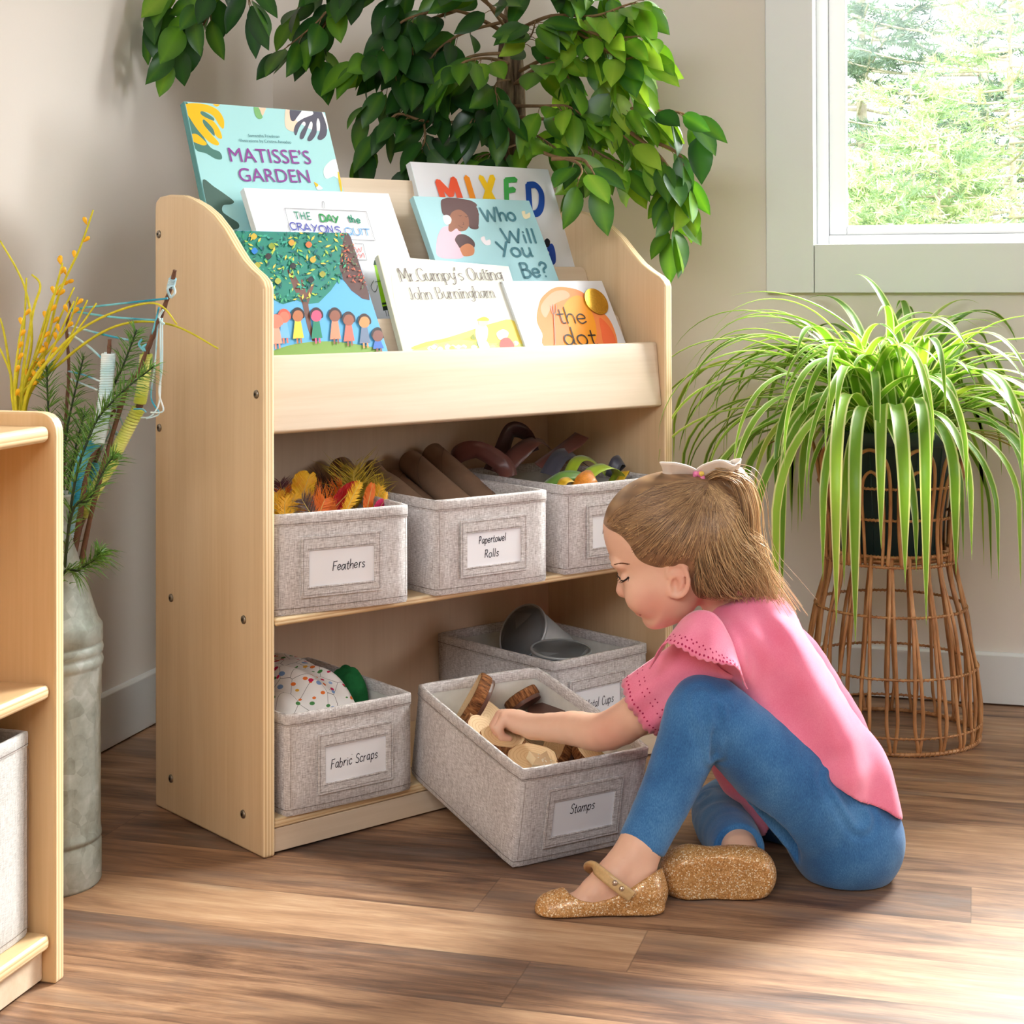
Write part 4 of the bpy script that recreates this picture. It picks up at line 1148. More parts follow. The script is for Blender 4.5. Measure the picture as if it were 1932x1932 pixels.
def wood_slice(label, c, nrm, r, th, back=FACE, seed=0, squash=1.0, spin=0):
    """c is the centre in the stamps bin, nrm the direction its face looks (bin frame)"""
    M = bin_stamps.matrix_world @ Matrix.Translation(c) @ rot_to(nrm) @ Matrix.Rotation(spin, 4, 'Z')
    t = thing('wood_slice', label, 'wood slice', matrix=M, group='wood slices in the stamps bin')
    rn = random.Random(seed); ph = [rn.uniform(0, 6) for _ in range(4)]
    k = 48
    def rad(a): return r * (1 + .035 * math.sin(2 * a + ph[0]) + .02 * math.sin(5 * a + ph[1]) + .012 * math.sin(11 * a + ph[2]))
    A = [2 * math.pi * j / k for j in range(k)]
    pr = lambda f, z: np.array([(rad(a) * f * math.cos(a), rad(a) * f * squash * math.sin(a), z) for a in A])
    G = np.stack([pr(.93, -th / 2), pr(.985, -th / 2 + .001), pr(1.0, -th * .2), pr(1.0, th * .25), pr(.985, th / 2 - .001), pr(.93, th / 2)])
    MB().grid(G, closed_v=True).build('bark', BARK.mat, t, smooth=True)
    MB().add(pr(.935, th / 2 + .0002), [tuple(range(k))]).build('face', FACE, t)
    bk = pr(.935, -th / 2 - .0002)
    if back is not FACE:
        G2 = np.stack([pr(.94, -th / 2 + .0005), pr(.945, -th / 2 - .004), pr(.92, -th / 2 - .0055)])
        MB().grid(G2, closed_v=True).add(G2[-1], [tuple(range(k))[::-1]]).build('rubber_pad', back, t, smooth=True)
    else: MB().add(bk, [tuple(range(k))[::-1]]).build('face', FACE, t)
    return t

BMs = bin_stamps.matrix_world
def inbin(px, py, z): return onM(BMs, px, py, 2, z)[:3]
def slice_at(label, px, py, z, nrm, r, th, back=FACE, seed=0, squash=1.0):
    return wood_slice(label, inbin(px, py, z), nrm, r, th, back, seed, squash)
slice_at('large bark-edged wood slice standing with its brown pad turned right, nearest the left rim', 893, 1322, .108, (-.75, .52, .42), .042, .018, RUB, 1)
slice_at('small bark-edged wood slice propped on its side near the back of the bin', 985, 1318, .100, (-.25, .70, .65), .028, .014, RUB, 2)
slice_at('wood slice with clear growth rings leaning under the large one', 915, 1358, .092, (.25, -.48, .84), .034, .014, FACE, 3)
slice_at('small wood slice with a pale face wedged at the left rim', 906, 1380, .098, (.2, -.45, .87), .025, .014, FACE, 4)
slice_at('pale wood slice lying under the hand', 947, 1396, .094, (.05, -.12, .99), .034, .012, FACE, 5, .9)
slice_at('wood slice with a star block on it, in the front corner of the bin', 1004, 1436, .090, (-.05, -.10, .99), .037, .014, FACE, 6, .9)
slice_at('bark-edged wood slice standing in shade under the forearm', 1062, 1412, .062, (-.80, -.05, .6), .034, .014, FACE, 7)
slice_at('dark wood slice standing behind the star block', 1045, 1432, .055, (-.7, .4, .6), .036, .014, RUB, 8)
slice_at('wood slice lying under the elbow at the front right of the bin', 1125, 1428, .082, (.25, -.35, .9), .036, .014, FACE, 9)
slice_at('wood slice lying flat with its brown pad up, behind the wrist', 1036, 1352, .085, (.1, -.2, -.97), .034, .014, RUB, 10)
for k, (px, py, z) in enumerate(((900, 1400, .035), (960, 1420, .035), (1010, 1400, .035), (1075, 1430, .03), (960, 1360, .04))):
    slice_at('wood slice in the shade at the bottom of the stamps bin', px, py, z, (.15 * (-1) ** k, -.2, .95), .035, .014, FACE, 30 + k)
# star block
sc_ = inbin(1024, 1440, .104)
Mst = BMs @ Matrix.Translation(sc_) @ rot_to((.12, -.28, .95))
def star(r0, r1): return [((r0 if i % 2 == 0 else r1) * math.cos(math.pi * i / 5 + .5), (r0 if i % 2 == 0 else r1) * math.sin(math.pi * i / 5 + .5)) for i in range(10)]
BLK = plain('pale_beech_block', (226, 196, 156), .55, .3, .06, 40)
t = thing('star_stamp', 'small pale wooden star-shaped stamp on a wood slice', 'stamp', matrix=Mst)
MB().prism(star(.024, .012), -.008, .005, 2).build('star_block', BLK, t, bevel=.0008)
m = MB()
rn = random.Random(4)
for k in range(16):
    a, q = rn.uniform(0, 6.28), rn.uniform(.001, .013)
    m.lathe([(0, .0056), (.0009, .0054), (.0011, .005)], c=(q * math.cos(a), q * math.sin(a), 0), seg=8)
m.build('stamp_dots', plain('cream_foam', (236, 226, 206), .8), t)
gc = lump('green_felt_piece', 'bright green felt piece in the front right corner of the stamps bin', plain('bright_green_felt', (20, 138, 78), .85, .15), inbin(1188, 1417, .098).tolist(), .018, .016, .014, BMs, 'felt piece', .004, 5, None, 20)
gc = lump('white_felt_piece', 'white felt piece between the green piece and the elbow', plain('white_felt', (226, 224, 222), .85, .15), inbin(1160, 1420, .094).tolist(), .016, .012, .010, BMs, 'felt piece', .003, 6, None, 20)

# ------------------------------------------------------------------ low cabinet at the left
CABX, CABY = -.056, -.402
cab = thing('low_cabinet', 'low birch plywood cabinet cut off by the left edge of the photograph', 'cabinet', (0, 0, 0))
BIRCHO = wood_mat('birch_cabinet_side', (214, 172, 120), (226, 188, 140), 2)
P_ = rounded([(-.36, 0), (CABX, 0), (CABX, .6205), (-.36, .6205)], [0, .004, .026, .02], 6)
def ply_y():
    t = NT('birch_ply_cabinet_edge')
    w = t.math('FRACT', t.math('DIVIDE', t.sep(t.co())[1], .0058))
    t.base(t.ramp(w, [(.0, srgb(238, 210, 166)), (.45, srgb(242, 218, 178)), (.6, srgb(210, 172, 124)), (.9, srgb(232, 202, 156))]), .4, .4)
    return t.mat
PLYY = ply_y()
for y0 in (-.42, -1.18):
    MB().prism(P_, y0, y0 + .018, 1, 0, 1).build('side_panel', [BIRCHO, PLYY], cab, bevel=.004, seg=3)
def cboard(name, x1, z0, z1):
    MB().box((-.35, -1.1615, z0), (x1, -.4205, z1)).build(name, PLYZ, cab, bevel=.007, seg=4)
cboard('cabinet_top', -.0615, .588, .606)
cboard('cabinet_shelf', -.0610, .309, .326)
cboard('bottom_shelf', -.0610, .038, .056)
MB().box((-.084, -1.1615, .004), (-.072, -.4205, .0375)).build('kick_board', BIRCHX, cab, bevel=.001)
MB().box((-.358, -1.1615, .004), (-.350, -.4205, .60)).build('back_panel', BIRCHO, cab)
MBN = Matrix.Translation((-.0795, -.436 - .30, .0565)) @ Matrix.Rotation(R(90), 4, 'Z')
make_bin('pale grey linen bin on the bottom shelf of the low cabinet', MBN, None, LINEN_PALE, False, .302, .255, .219, 9, group='pale bins in the low cabinet')

# ------------------------------------------------------------------ milk can with branches
ZINC = NT('galvanised_zinc')
zc = ZINC.co()
vo = ZINC.new('ShaderNodeTexVoronoi'); vo.inputs['Scale'].default_value = 60; ZINC.l(zc, vo.inputs['Vector'])
zz = ZINC.math('ADD', ZINC.math('MULTIPLY', ZINC.sep(vo.outputs['Color'])[0], .14), ZINC.math('MULTIPLY', ZINC.noise(zc, 22, 4, .6), .86))
ZINC.base(ZINC.ramp(zz, [(.3, srgb(132, 138, 128)), (.55, srgb(172, 180, 174)), (.75, srgb(206, 214, 212))]), .55, .4, Metallic=.2)
ZINC.bump(ZINC.noise(zc, 35, 3, .5), .25, .003)
cc = at(92, 1690, 2.105); CANX, CANY = cc[0], cc[1]
can = thing('milk_can', 'tall galvanised milk can used as a vase, behind the low cabinet', 'vase', (CANX, CANY, 0))
Rc = .0655
# body with arched panels pressed into it
seg = 72
pz = [(0, 0), (.96, 0), (1.0, .004), (1.0, .052), (.985, .055), (.985, .058)]
rows = []
zs = np.linspace(.058, .272, 40)
G = []
for r_, z_ in pz: G.append([(r_ * Rc * math.cos(a), r_ * Rc * math.sin(a), z_) for a in np.arange(seg) * 2 * math.pi / seg])
for z_ in zs:
    row = []
    for a in np.arange(seg) * 2 * math.pi / seg:
        q = (a * 9 / (2 * math.pi)) % 1 - .5
        arch = .268 - .045 * (abs(q) / .42) ** 2.2
        d = -.0022 if (abs(q) < .40 and z_ < arch and z_ > .064) else 0
        r_ = Rc + d
        row.append((r_ * math.cos(a), r_ * math.sin(a), z_))
    G.append(row)
for dr, z_ in ((0, .274), (.0018, .276), (.0028, .281), (.0012, .286), (-.0006, .2885), (.0018, .292), (.0028, .297), (.0012, .302), (-.0006, .304), (.0016, .306), (.0016, .326), (-.0004, .329), (-.004, .334)):
    G.append([((Rc + dr) * math.cos(a), (Rc + dr) * math.sin(a), z_) for a in np.arange(seg) * 2 * math.pi / seg])
for k in np.linspace(0, 1, 8)[1:]:
    r_ = (Rc - .004) * (1 - k) + .026 * k
    G.append([(r_ * math.cos(a), r_ * math.sin(a), .334 + .112 * k) for a in np.arange(seg) * 2 * math.pi / seg])
for r_, z_ in ((.0255, .46), (.0265, .475), (.032, .490), (.0335, .493), (.032, .494), (.0245, .476), (.0235, .44), (.05, .35), (.05, .10)):
    G.append([(r_ * math.cos(a), r_ * math.sin(a), z_) for a in np.arange(seg) * 2 * math.pi / seg])
MB().grid(np.array(G), closed_v=True).build('can_body', ZINC.mat, can, smooth=True)
RUST = plain('rusty_handle', (132, 84, 72), .55, .5, .25, 60, Metallic=.4)
hp = [at(100, 1186, 2.12), at(132, 1182, 2.10), at(160, 1200, 2.095), at(172, 1232, 2.095), at(170, 1268, 2.095), at(162, 1300, 2.10), at(152, 1330, 2.105)]
MB().tube(cr([p - np.array([CANX, CANY, 0]) for p in hp], 6), .0042, 10).build('handle', RUST, can, smooth=True)

BARK2 = plain('twig_bark', (112, 80, 64), .85, .2, .25, 120)
def yarn_mat(n, a, b):
    t = NT('yarn_' + n)
    f = t.noise(t.map(t.co(), (20, 20, 20)), 1.2, 2, .5)
    t.base(t.ramp(f, [(.38, srgb(a)), (.60, srgb(b))]), .85, .2, Sheen_Weight=.3)
    return t.mat
YW = yarn_mat('white', (226, 236, 236), (184, 218, 222)); YTL = yarn_mat('teal', (40, 142, 170), (120, 196, 208)); YG = yarn_mat('lime', (196, 206, 78), (222, 224, 130)); YV = yarn_mat('variegated', (60, 160, 186), (220, 232, 232))
def wrap(mb, path, rad, turns, yr, m=0):
    P = cr(path, 10); s = np.linspace(0, len(P) - 1, turns * 9)
    Q = np.array([P[int(i)] * (1 - i % 1) + P[min(int(i) + 1, len(P) - 1)] * (i % 1) for i in s])
    T_ = np.gradient(Q, axis=0); T_ /= np.linalg.norm(T_, axis=1)[:, None] + 1e-9
    A = np.cross(T_, [.3, 1, .1]); A /= np.linalg.norm(A, axis=1)[:, None]; B = np.cross(T_, A)
    th = np.linspace(0, turns * 2 * math.pi, len(s))
    mb.tube(Q + rad * (np.cos(th)[:, None] * A + np.sin(th)[:, None] * B), yr, 5, m)
def branch(label, stick, rad, wraps, strings=(), knots=(), group='yarn-wrapped branches in the milk can'):
    o0 = np.array([CANX, CANY, .30])
    t = thing('yarn_wrapped_branch', label, 'branch', o0, group=group)
    L = lambda P: [np.array(at(*p)) - o0 for p in P]
    sb = MB()
    for P in (stick if isinstance(stick[0], list) else [stick]):
        q = cr(L(P), 8)
        rr = np.linspace(rad, rad * .45, len(q)) * (1 + .12 * np.sin(np.arange(len(q)) * 1.7))
        sb.tube(q, rr, 8)
    sb.build('stick', BARK2, t, smooth=True)
    for P, r_, turns, mat in wraps:
        w = MB(); wrap(w, L(P), r_, turns, r_ * .30 if turns > 14 else .0016); w.build('yarn_wrap', mat, t, smooth=True)
    for P, r_, mat in strings:
        w = MB(); w.tube(cr(L(P), 5), r_, 6); w.build('yarn_strand', mat, t, smooth=True)
    return t
# straight white and teal one
dp = 2.12
foot = [(92, 1560, dp), (104, 1300, dp)]
branch('straight branch wrapped in white yarn above and teal yarn below', foot + [(150, 970, 2.12), (166, 880, 2.12), (186, 830, 2.12), (198, 760, 2.12), (204, 690, 2.12), (207, 640, 2.12)], .0055,
       [([(184, 835, 2.12), (197, 765, 2.12), (205, 668, 2.12)], .0075, 46, YW), ([(140, 950, 2.12), (148, 905, 2.12), (160, 860, 2.12), (182, 832, 2.12)], .0068, 36, YTL), ([(118, 1080, 2.12), (132, 1000, 2.12), (140, 952, 2.12)], .0068, 34, YV)])
branch('short branch with teal and white yarn crossing behind the straight one', [(100, 1560, 2.16), (120, 1180, 2.16), (140, 1030, 2.16), (166, 920, 2.16), (190, 840, 2.16), (205, 790, 2.16), (234, 758, 2.16)], .0048,
       [([(130, 1060, 2.16), (150, 980, 2.16), (166, 925, 2.16)], .0058, 30, YV), ([(164, 930, 2.16), (172, 900, 2.16), (180, 872, 2.16)], .0062, 14, YTL)],
       [([(190, 850, 2.15), (210, 810, 2.15), (228, 770, 2.15)], .0011, YV), ([(206, 812, 2.15), (240, 826, 2.15), (214, 760, 2.15)], .0011, YW), ([(204, 800, 2.15), (232, 826, 2.16), (246, 830, 2.17)], .0011, YW), ([(200, 850, 2.15), (212, 820, 2.15), (206, 800, 2.15)], .0011, YW)])
branch('crooked branch wrapped in lime yarn, reaching in front of the shelf side', [foot[0][:2] + (2.14,), (120, 1150, 2.14), (160, 960, 2.14), (206, 880, 2.14), (224, 850, 2.14), (240, 815, 2.14), (262, 770, 2.14), (270, 730, 2.14), (276, 670, 2.14), (290, 630, 2.13), (306, 590, 2.12), (320, 550, 2.11), (330, 510, 2.10)], .0060,
       [([(156, 972, 2.14), (185, 915, 2.14), (214, 868, 2.14)], .0070, 30, YG), ([(220, 850, 2.14), (238, 815, 2.14), (262, 770, 2.14)], .0072, 18, YG), ([(264, 760, 2.14), (270, 725, 2.14), (276, 668, 2.14)], .0068, 22, YG), ([(322, 542, 2.11), (326, 525, 2.105)], .0038, 6, YV)],
       [([(322, 562, 2.10), (316, 545, 2.10), (326, 540, 2.105), (330, 552, 2.10), (322, 562, 2.10)], .0016, YV), ([(300, 580, 2.12), (290, 620, 2.11), (276, 668, 2.13)], .0014, YTL), ([(308, 584, 2.11), (300, 600, 2.11), (310, 612, 2.11)], .0016, YW),
        ([(302, 600, 2.115), (303, 700, 2.115), (300, 760, 2.115), (285, 785, 2.115), (266, 788, 2.13)], .0011, YW), ([(298, 604, 2.115), (292, 690, 2.115), (285, 750, 2.115), (300, 780, 2.115), (276, 790, 2.115)], .0011, YV), ([(306, 600, 2.112), (306, 690, 2.112), (300, 740, 2.112), (308, 775, 2.112), (284, 778, 2.112)], .0011, YW), ([(252, 772, 2.12), (268, 772, 2.12), (276, 778, 2.12)], .0012, YV)])
branch('thin bare twig at the left tied to the lime branch with teal yarn', [(92, 1560, 2.17), (110, 1100, 2.17), (124, 800, 2.17), (130, 700, 2.17), (126, 620, 2.17), (133, 580, 2.17), (128, 566, 2.17)], .0030, [],
       [([(131, 584, 2.17), (200, 576, 2.14), (316, 563, 2.105)], .0015, YTL), ([(131, 586, 2.17), (210, 598, 2.15), (294, 604, 2.12)], .0015, YTL), ([(134, 615, 2.17), (190, 630, 2.15), (244, 642, 2.14)], .0015, YV), ([(130, 628, 2.17), (165, 652, 2.15), (192, 676, 2.13)], .0015, YV), ([(128, 700, 2.17), (160, 708, 2.15), (190, 720, 2.14)], .0013, YV), ([(132, 715, 2.17), (160, 726, 2.15), (184, 736, 2.13)], .0013, YV)])
branch('grey twig wound with white and blue yarn leaning to the right', [(100, 1560, 2.13), (150, 1080, 2.13), (230, 760, 2.135), (262, 700, 2.13), (284, 640, 2.115), (300, 600, 2.11)], .0040, [], [([(272, 662, 2.12), (262, 650, 2.12), (268, 640, 2.12)], .0016, YTL), ([(278, 650, 2.12), (270, 655, 2.12), (276, 662, 2.12)], .0020, YTL)])

PINE = leafmat('pine_needles', [(.3, srgb(52, 100, 40)), (.7, srgb(132, 176, 84))], .5, .25, 200)
PSTEM = plain('pine_stem', (34, 52, 28), .7)
def pine(label, path, n, ln, seed, droop=.3):
    n = int(n * .5)
    o0 = np.array([CANX, CANY, .30])
    t = thing('pine_sprig', label, 'pine sprig', o0, group='pine sprigs in the milk can')
    P = cr([np.array(at(*p)) - o0 for p in path], 10)
    MB().tube(P, np.linspace(.0022, .0010, len(P)), 6).build('stem', PSTEM, t, smooth=True)
    rn = random.Random(seed); m = MB()
    T_ = np.gradient(P, axis=0); T_ /= np.linalg.norm(T_, axis=1)[:, None]
    for i in range(n):
        s = .22 + .78 * i / n; k = s * (len(P) - 1); a = P[int(k)]; d = T_[int(k)]
        v = np.array([rn.gauss(0, 1) for _ in range(3)]); v -= d * (v @ d); v /= np.linalg.norm(v)
        e = d * rn.uniform(.4, .8) + v * rn.uniform(.6, .9); e /= np.linalg.norm(e)
        l_ = ln * rn.uniform(.7, 1.1) * (1 if s < .9 else .75)
        b_ = a + e * l_ * .55; c_ = a + e * l_ + np.array([0, 0, -droop * l_ * .4])
        sd = np.cross(e, [rn.uniform(-1, 1), rn.uniform(-1, 1), rn.uniform(-1, 1)]); sd /= np.linalg.norm(sd) + 1e-9
        w = .0007
        m.add([a - sd * w, a + sd * w, b_ + sd * w, b_ - sd * w, c_], [(0, 1, 2, 3), (3, 2, 4)])
    m.build('needles', PINE, t)
f2 = (98, 1500, 2.11)
pine('pine sprig reaching highest, in front of the straight branch', [f2, (130, 980, 2.13), (180, 800, 2.135), (228, 700, 2.135), (258, 622, 2.13)], 520, .034, 1)
pine('pine sprig pointing right across the lime branch', [f2, (130, 990, 2.09), (170, 820, 2.09), (220, 750, 2.09), (292, 690, 2.09)], 520, .034, 2)
pine('pine sprig upright at the left, by the yellow spray', [f2, (100, 1000, 2.13), (92, 800, 2.13), (88, 690, 2.13)], 420, .034, 3)
pine('pine sprig between the yellow spray and the straight branch', [f2, (108, 1000, 2.15), (125, 820, 2.15), (158, 672, 2.15)], 460, .034, 4)
pine('pine sprig low along the lime branch', [f2, (128, 1010, 2.08), (170, 940, 2.08), (200, 880, 2.08), (216, 860, 2.08)], 320, .034, 5)
pine('drooping pine sprig lowest at the right of the can neck', [f2, (110, 1120, 2.08), (150, 1075, 2.08), (180, 1055, 2.08), (190, 1042, 2.08)], 360, .034, 6, .6)
pine('dense pine sprig hugging the straight branch', [f2, (120, 1000, 2.14), (140, 860, 2.145), (160, 780, 2.145)], 420, .036, 7)
# yellow spray
YST = leafmat('yellow_grass', [(.3, srgb(206, 196, 30)), (.7, srgb(236, 224, 60))], .5, .3, 90)
YBD = plain('yellow_buds', (238, 176, 26), .55, .3, .08, 200)
t = thing('yellow_flower_spray', 'spray of yellow grass stems with orange-yellow buds behind the low cabinet', 'flower spray', (CANX, CANY, .30))
o0 = np.array([CANX, CANY, .30])
ys = [([(40, 760), (75, 700), (110, 560), (150, 470), (176, 396)], 1), ([(40, 770), (80, 640), (112, 520), (118, 496)], 1), ([(40, 770), (95, 640), (140, 542)], 0), ([(38, 770), (80, 700), (140, 568)], 1), ([(40, 770), (60, 600), (76, 540), (60, 518)], 0),
      ([(42, 770), (60, 640), (46, 540), (0, 454)], 0), ([(42, 770), (100, 690), (182, 572)], 0), ([(45, 770), (110, 660), (190, 600), (290, 572), (334, 612)], 0), ([(48, 770), (120, 680), (220, 615), (320, 612), (412, 658)], 0), ([(30, 770), (34, 660), (48, 586)], 1), ([(30, 770), (44, 640), (50, 524)], 0),
      ([(42, 760), (70, 690), (125, 620), (147, 560)], 1), ([(34, 770), (60, 690), (100, 560), (128, 530)], 1), ([(30, 770), (10, 640), (0, 600)], 0), ([(26, 770), (18, 700), (-20, 620)], 0), ([(44, 770), (90, 700), (130, 640), (165, 566)], 0)]
rn = random.Random(6)
for k, (P, bud) in enumerate(ys):
    d0 = 2.12 + rn.uniform(-.03, .04)
    q = cr([np.array(at(96, 1480, 2.11)) - o0, np.array(at(70, 1000, 2.12)) - o0] + [np.array(at(x, y, d0)) - o0 for x, y in P], 8)
    s_ = MB().tube(q, np.linspace(.0028, .0011, len(q)), 6).build('stem', YST, t, smooth=True)
    if bud:
        for j in range(9):
            i = int(len(q) * (.42 + .56 * j / 9)); i = min(i, len(q) - 2)
            d = q[i + 1] - q[i]; d /= np.linalg.norm(d)
            v = np.array([rn.choice((-1, 1)) * .8, rn.uniform(-.5, .5), .1]); e = d * .8 + v * .7; e /= np.linalg.norm(e)
            M = Matrix.Translation((q[i] + e * .008).tolist()) @ rot_to(e)
            MB().lathe([(0, -.006), (.0012, -.004), (.0028, .001), (.0026, .004), (0, .006)], M=M, seg=8).build('bud', YBD, s_, smooth=True)

# ------------------------------------------------------------------ ficus tree behind the shelf
def set_attr(o, name, vals):
    a = o.data.attributes.new(name, 'FLOAT', 'POINT'); a.data.foreach_set('value', np.asarray(vals, np.float32))
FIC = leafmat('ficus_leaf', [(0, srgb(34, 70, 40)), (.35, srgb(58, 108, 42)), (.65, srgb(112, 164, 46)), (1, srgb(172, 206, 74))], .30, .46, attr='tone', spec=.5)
TRK = NT('ficus_trunk_bark'); tf = TRK.noise(TRK.map(TRK.co(), (60, 60, 12)), 1, 4, .6)
TRK.base(TRK.ramp(tf, [(.35, srgb(74, 58, 44)), (.65, srgb(150, 128, 100))]), .85, .2); TRK.bump(tf, .4, .003)
TWIG = plain('ficus_twig', (132, 104, 74), .75, .2, .15, 60)
fo = at(968, 1300, 3.06); fo[2] = 0
FO = np.array([fo[0], fo[1], 0])
fic = thing('ficus_tree', 'artificial ficus tree with glossy green leaves standing in the corner behind the shelf', 'houseplant', FO)
POT = plain('brown_nursery_pot', (96, 74, 58), .6)
MB().lathe([(0, .002), (.085, .002), (.105, .17), (.108, .185), (.100, .185), (.097, .16), (0, .16)], seg=40).build('pot', POT, fic, smooth=True)
F_ = lambda x, y, d: np.array(at(x, y, d)) - FO
def trunk(P, r0, r1):
    q = cr([F_(*p) for p in P], 8)
    MB().tube(q, np.linspace(r0, r1, len(q)), 12).build('trunk', TRK.mat, fic, smooth=True)
pr = lambda x, z, y=0: (x, z, y)
base = [(968, 1330, 3.06), (966, 900, 3.06)]
trunk(base + [(962, 420, 3.05), (966, 300, 3.05), (968, 230, 3.05), (960, 120, 3.05), (975, -60, 3.05), (985, -180, 3.05)], .0150, .0095)
trunk([(980, 1330, 3.08), (985, 900, 3.08), (980, 420, 3.07), (978, 300, 3.04), (982, 200, 3.04), (972, 60, 3.04), (940, -80, 3.04)], .0135, .008)
trunk([(955, 1330, 3.09), (948, 900, 3.09), (948, 420, 3.08), (950, 300, 3.07), (944, 160, 3.07), (958, 20, 3.07), (1010, -120, 3.07)], .0095, .006)
# branches traced through the crown: points in the photo with distance, number of leaves, light put into their colour
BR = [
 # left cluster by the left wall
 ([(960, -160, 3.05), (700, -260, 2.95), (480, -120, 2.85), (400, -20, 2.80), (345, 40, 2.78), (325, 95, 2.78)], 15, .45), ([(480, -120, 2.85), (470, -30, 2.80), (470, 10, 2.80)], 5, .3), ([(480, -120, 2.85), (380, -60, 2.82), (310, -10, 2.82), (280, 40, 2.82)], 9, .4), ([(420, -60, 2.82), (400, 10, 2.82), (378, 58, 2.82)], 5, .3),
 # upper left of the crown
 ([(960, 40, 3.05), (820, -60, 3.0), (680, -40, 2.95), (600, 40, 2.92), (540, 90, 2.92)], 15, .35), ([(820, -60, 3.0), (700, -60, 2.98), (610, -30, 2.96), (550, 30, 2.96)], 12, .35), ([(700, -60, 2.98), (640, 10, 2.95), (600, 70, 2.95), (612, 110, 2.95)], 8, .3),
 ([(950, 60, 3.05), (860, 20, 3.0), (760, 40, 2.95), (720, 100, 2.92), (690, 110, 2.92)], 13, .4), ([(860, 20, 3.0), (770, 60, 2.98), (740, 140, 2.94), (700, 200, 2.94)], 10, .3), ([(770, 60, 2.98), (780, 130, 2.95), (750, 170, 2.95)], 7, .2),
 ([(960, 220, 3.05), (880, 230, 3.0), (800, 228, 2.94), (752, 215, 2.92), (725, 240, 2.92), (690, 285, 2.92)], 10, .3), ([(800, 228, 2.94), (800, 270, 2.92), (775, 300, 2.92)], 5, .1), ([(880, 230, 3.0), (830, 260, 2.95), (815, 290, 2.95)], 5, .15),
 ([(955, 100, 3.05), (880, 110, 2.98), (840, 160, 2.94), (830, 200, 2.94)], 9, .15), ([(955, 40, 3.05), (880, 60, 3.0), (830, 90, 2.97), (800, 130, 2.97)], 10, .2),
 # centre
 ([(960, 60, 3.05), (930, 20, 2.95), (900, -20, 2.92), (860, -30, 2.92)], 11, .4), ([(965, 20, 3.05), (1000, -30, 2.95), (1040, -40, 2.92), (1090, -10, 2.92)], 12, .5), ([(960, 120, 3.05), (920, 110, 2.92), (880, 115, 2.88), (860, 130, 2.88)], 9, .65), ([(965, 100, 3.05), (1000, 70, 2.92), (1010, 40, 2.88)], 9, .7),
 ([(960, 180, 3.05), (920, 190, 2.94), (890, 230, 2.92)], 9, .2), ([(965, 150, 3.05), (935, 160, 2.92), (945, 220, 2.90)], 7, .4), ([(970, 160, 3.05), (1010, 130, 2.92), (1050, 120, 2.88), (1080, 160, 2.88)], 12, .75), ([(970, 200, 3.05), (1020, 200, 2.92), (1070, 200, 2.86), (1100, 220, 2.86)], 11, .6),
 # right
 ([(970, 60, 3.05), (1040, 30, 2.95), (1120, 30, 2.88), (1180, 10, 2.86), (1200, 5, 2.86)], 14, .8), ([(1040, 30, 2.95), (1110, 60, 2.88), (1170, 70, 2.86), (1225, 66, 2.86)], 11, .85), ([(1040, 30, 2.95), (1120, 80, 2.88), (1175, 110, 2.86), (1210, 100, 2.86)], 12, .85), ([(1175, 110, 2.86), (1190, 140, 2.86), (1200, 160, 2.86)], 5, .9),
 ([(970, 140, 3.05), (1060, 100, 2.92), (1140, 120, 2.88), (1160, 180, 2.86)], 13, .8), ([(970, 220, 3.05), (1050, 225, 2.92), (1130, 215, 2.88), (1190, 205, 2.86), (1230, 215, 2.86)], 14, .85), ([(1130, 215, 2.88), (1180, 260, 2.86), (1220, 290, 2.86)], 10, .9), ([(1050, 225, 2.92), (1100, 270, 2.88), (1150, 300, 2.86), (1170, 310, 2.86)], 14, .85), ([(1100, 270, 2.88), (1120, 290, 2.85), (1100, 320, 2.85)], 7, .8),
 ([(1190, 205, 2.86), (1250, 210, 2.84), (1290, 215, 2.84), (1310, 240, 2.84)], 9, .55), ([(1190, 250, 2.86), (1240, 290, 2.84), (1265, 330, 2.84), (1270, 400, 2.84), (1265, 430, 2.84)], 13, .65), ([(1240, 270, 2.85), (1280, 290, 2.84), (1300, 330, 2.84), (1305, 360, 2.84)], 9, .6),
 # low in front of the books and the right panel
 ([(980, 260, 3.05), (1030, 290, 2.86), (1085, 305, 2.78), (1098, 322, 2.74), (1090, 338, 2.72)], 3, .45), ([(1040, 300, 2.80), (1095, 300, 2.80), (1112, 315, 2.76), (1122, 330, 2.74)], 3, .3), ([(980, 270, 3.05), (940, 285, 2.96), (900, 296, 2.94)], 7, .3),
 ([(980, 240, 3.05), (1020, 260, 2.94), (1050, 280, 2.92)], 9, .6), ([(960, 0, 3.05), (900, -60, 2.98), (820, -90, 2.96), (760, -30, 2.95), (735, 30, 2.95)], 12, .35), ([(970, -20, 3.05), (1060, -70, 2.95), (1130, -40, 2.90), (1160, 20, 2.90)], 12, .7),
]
rn = random.Random(17)
tw, lf, tone = MB(), MB(), []
lightdir = np.array([.8, .25, .2])
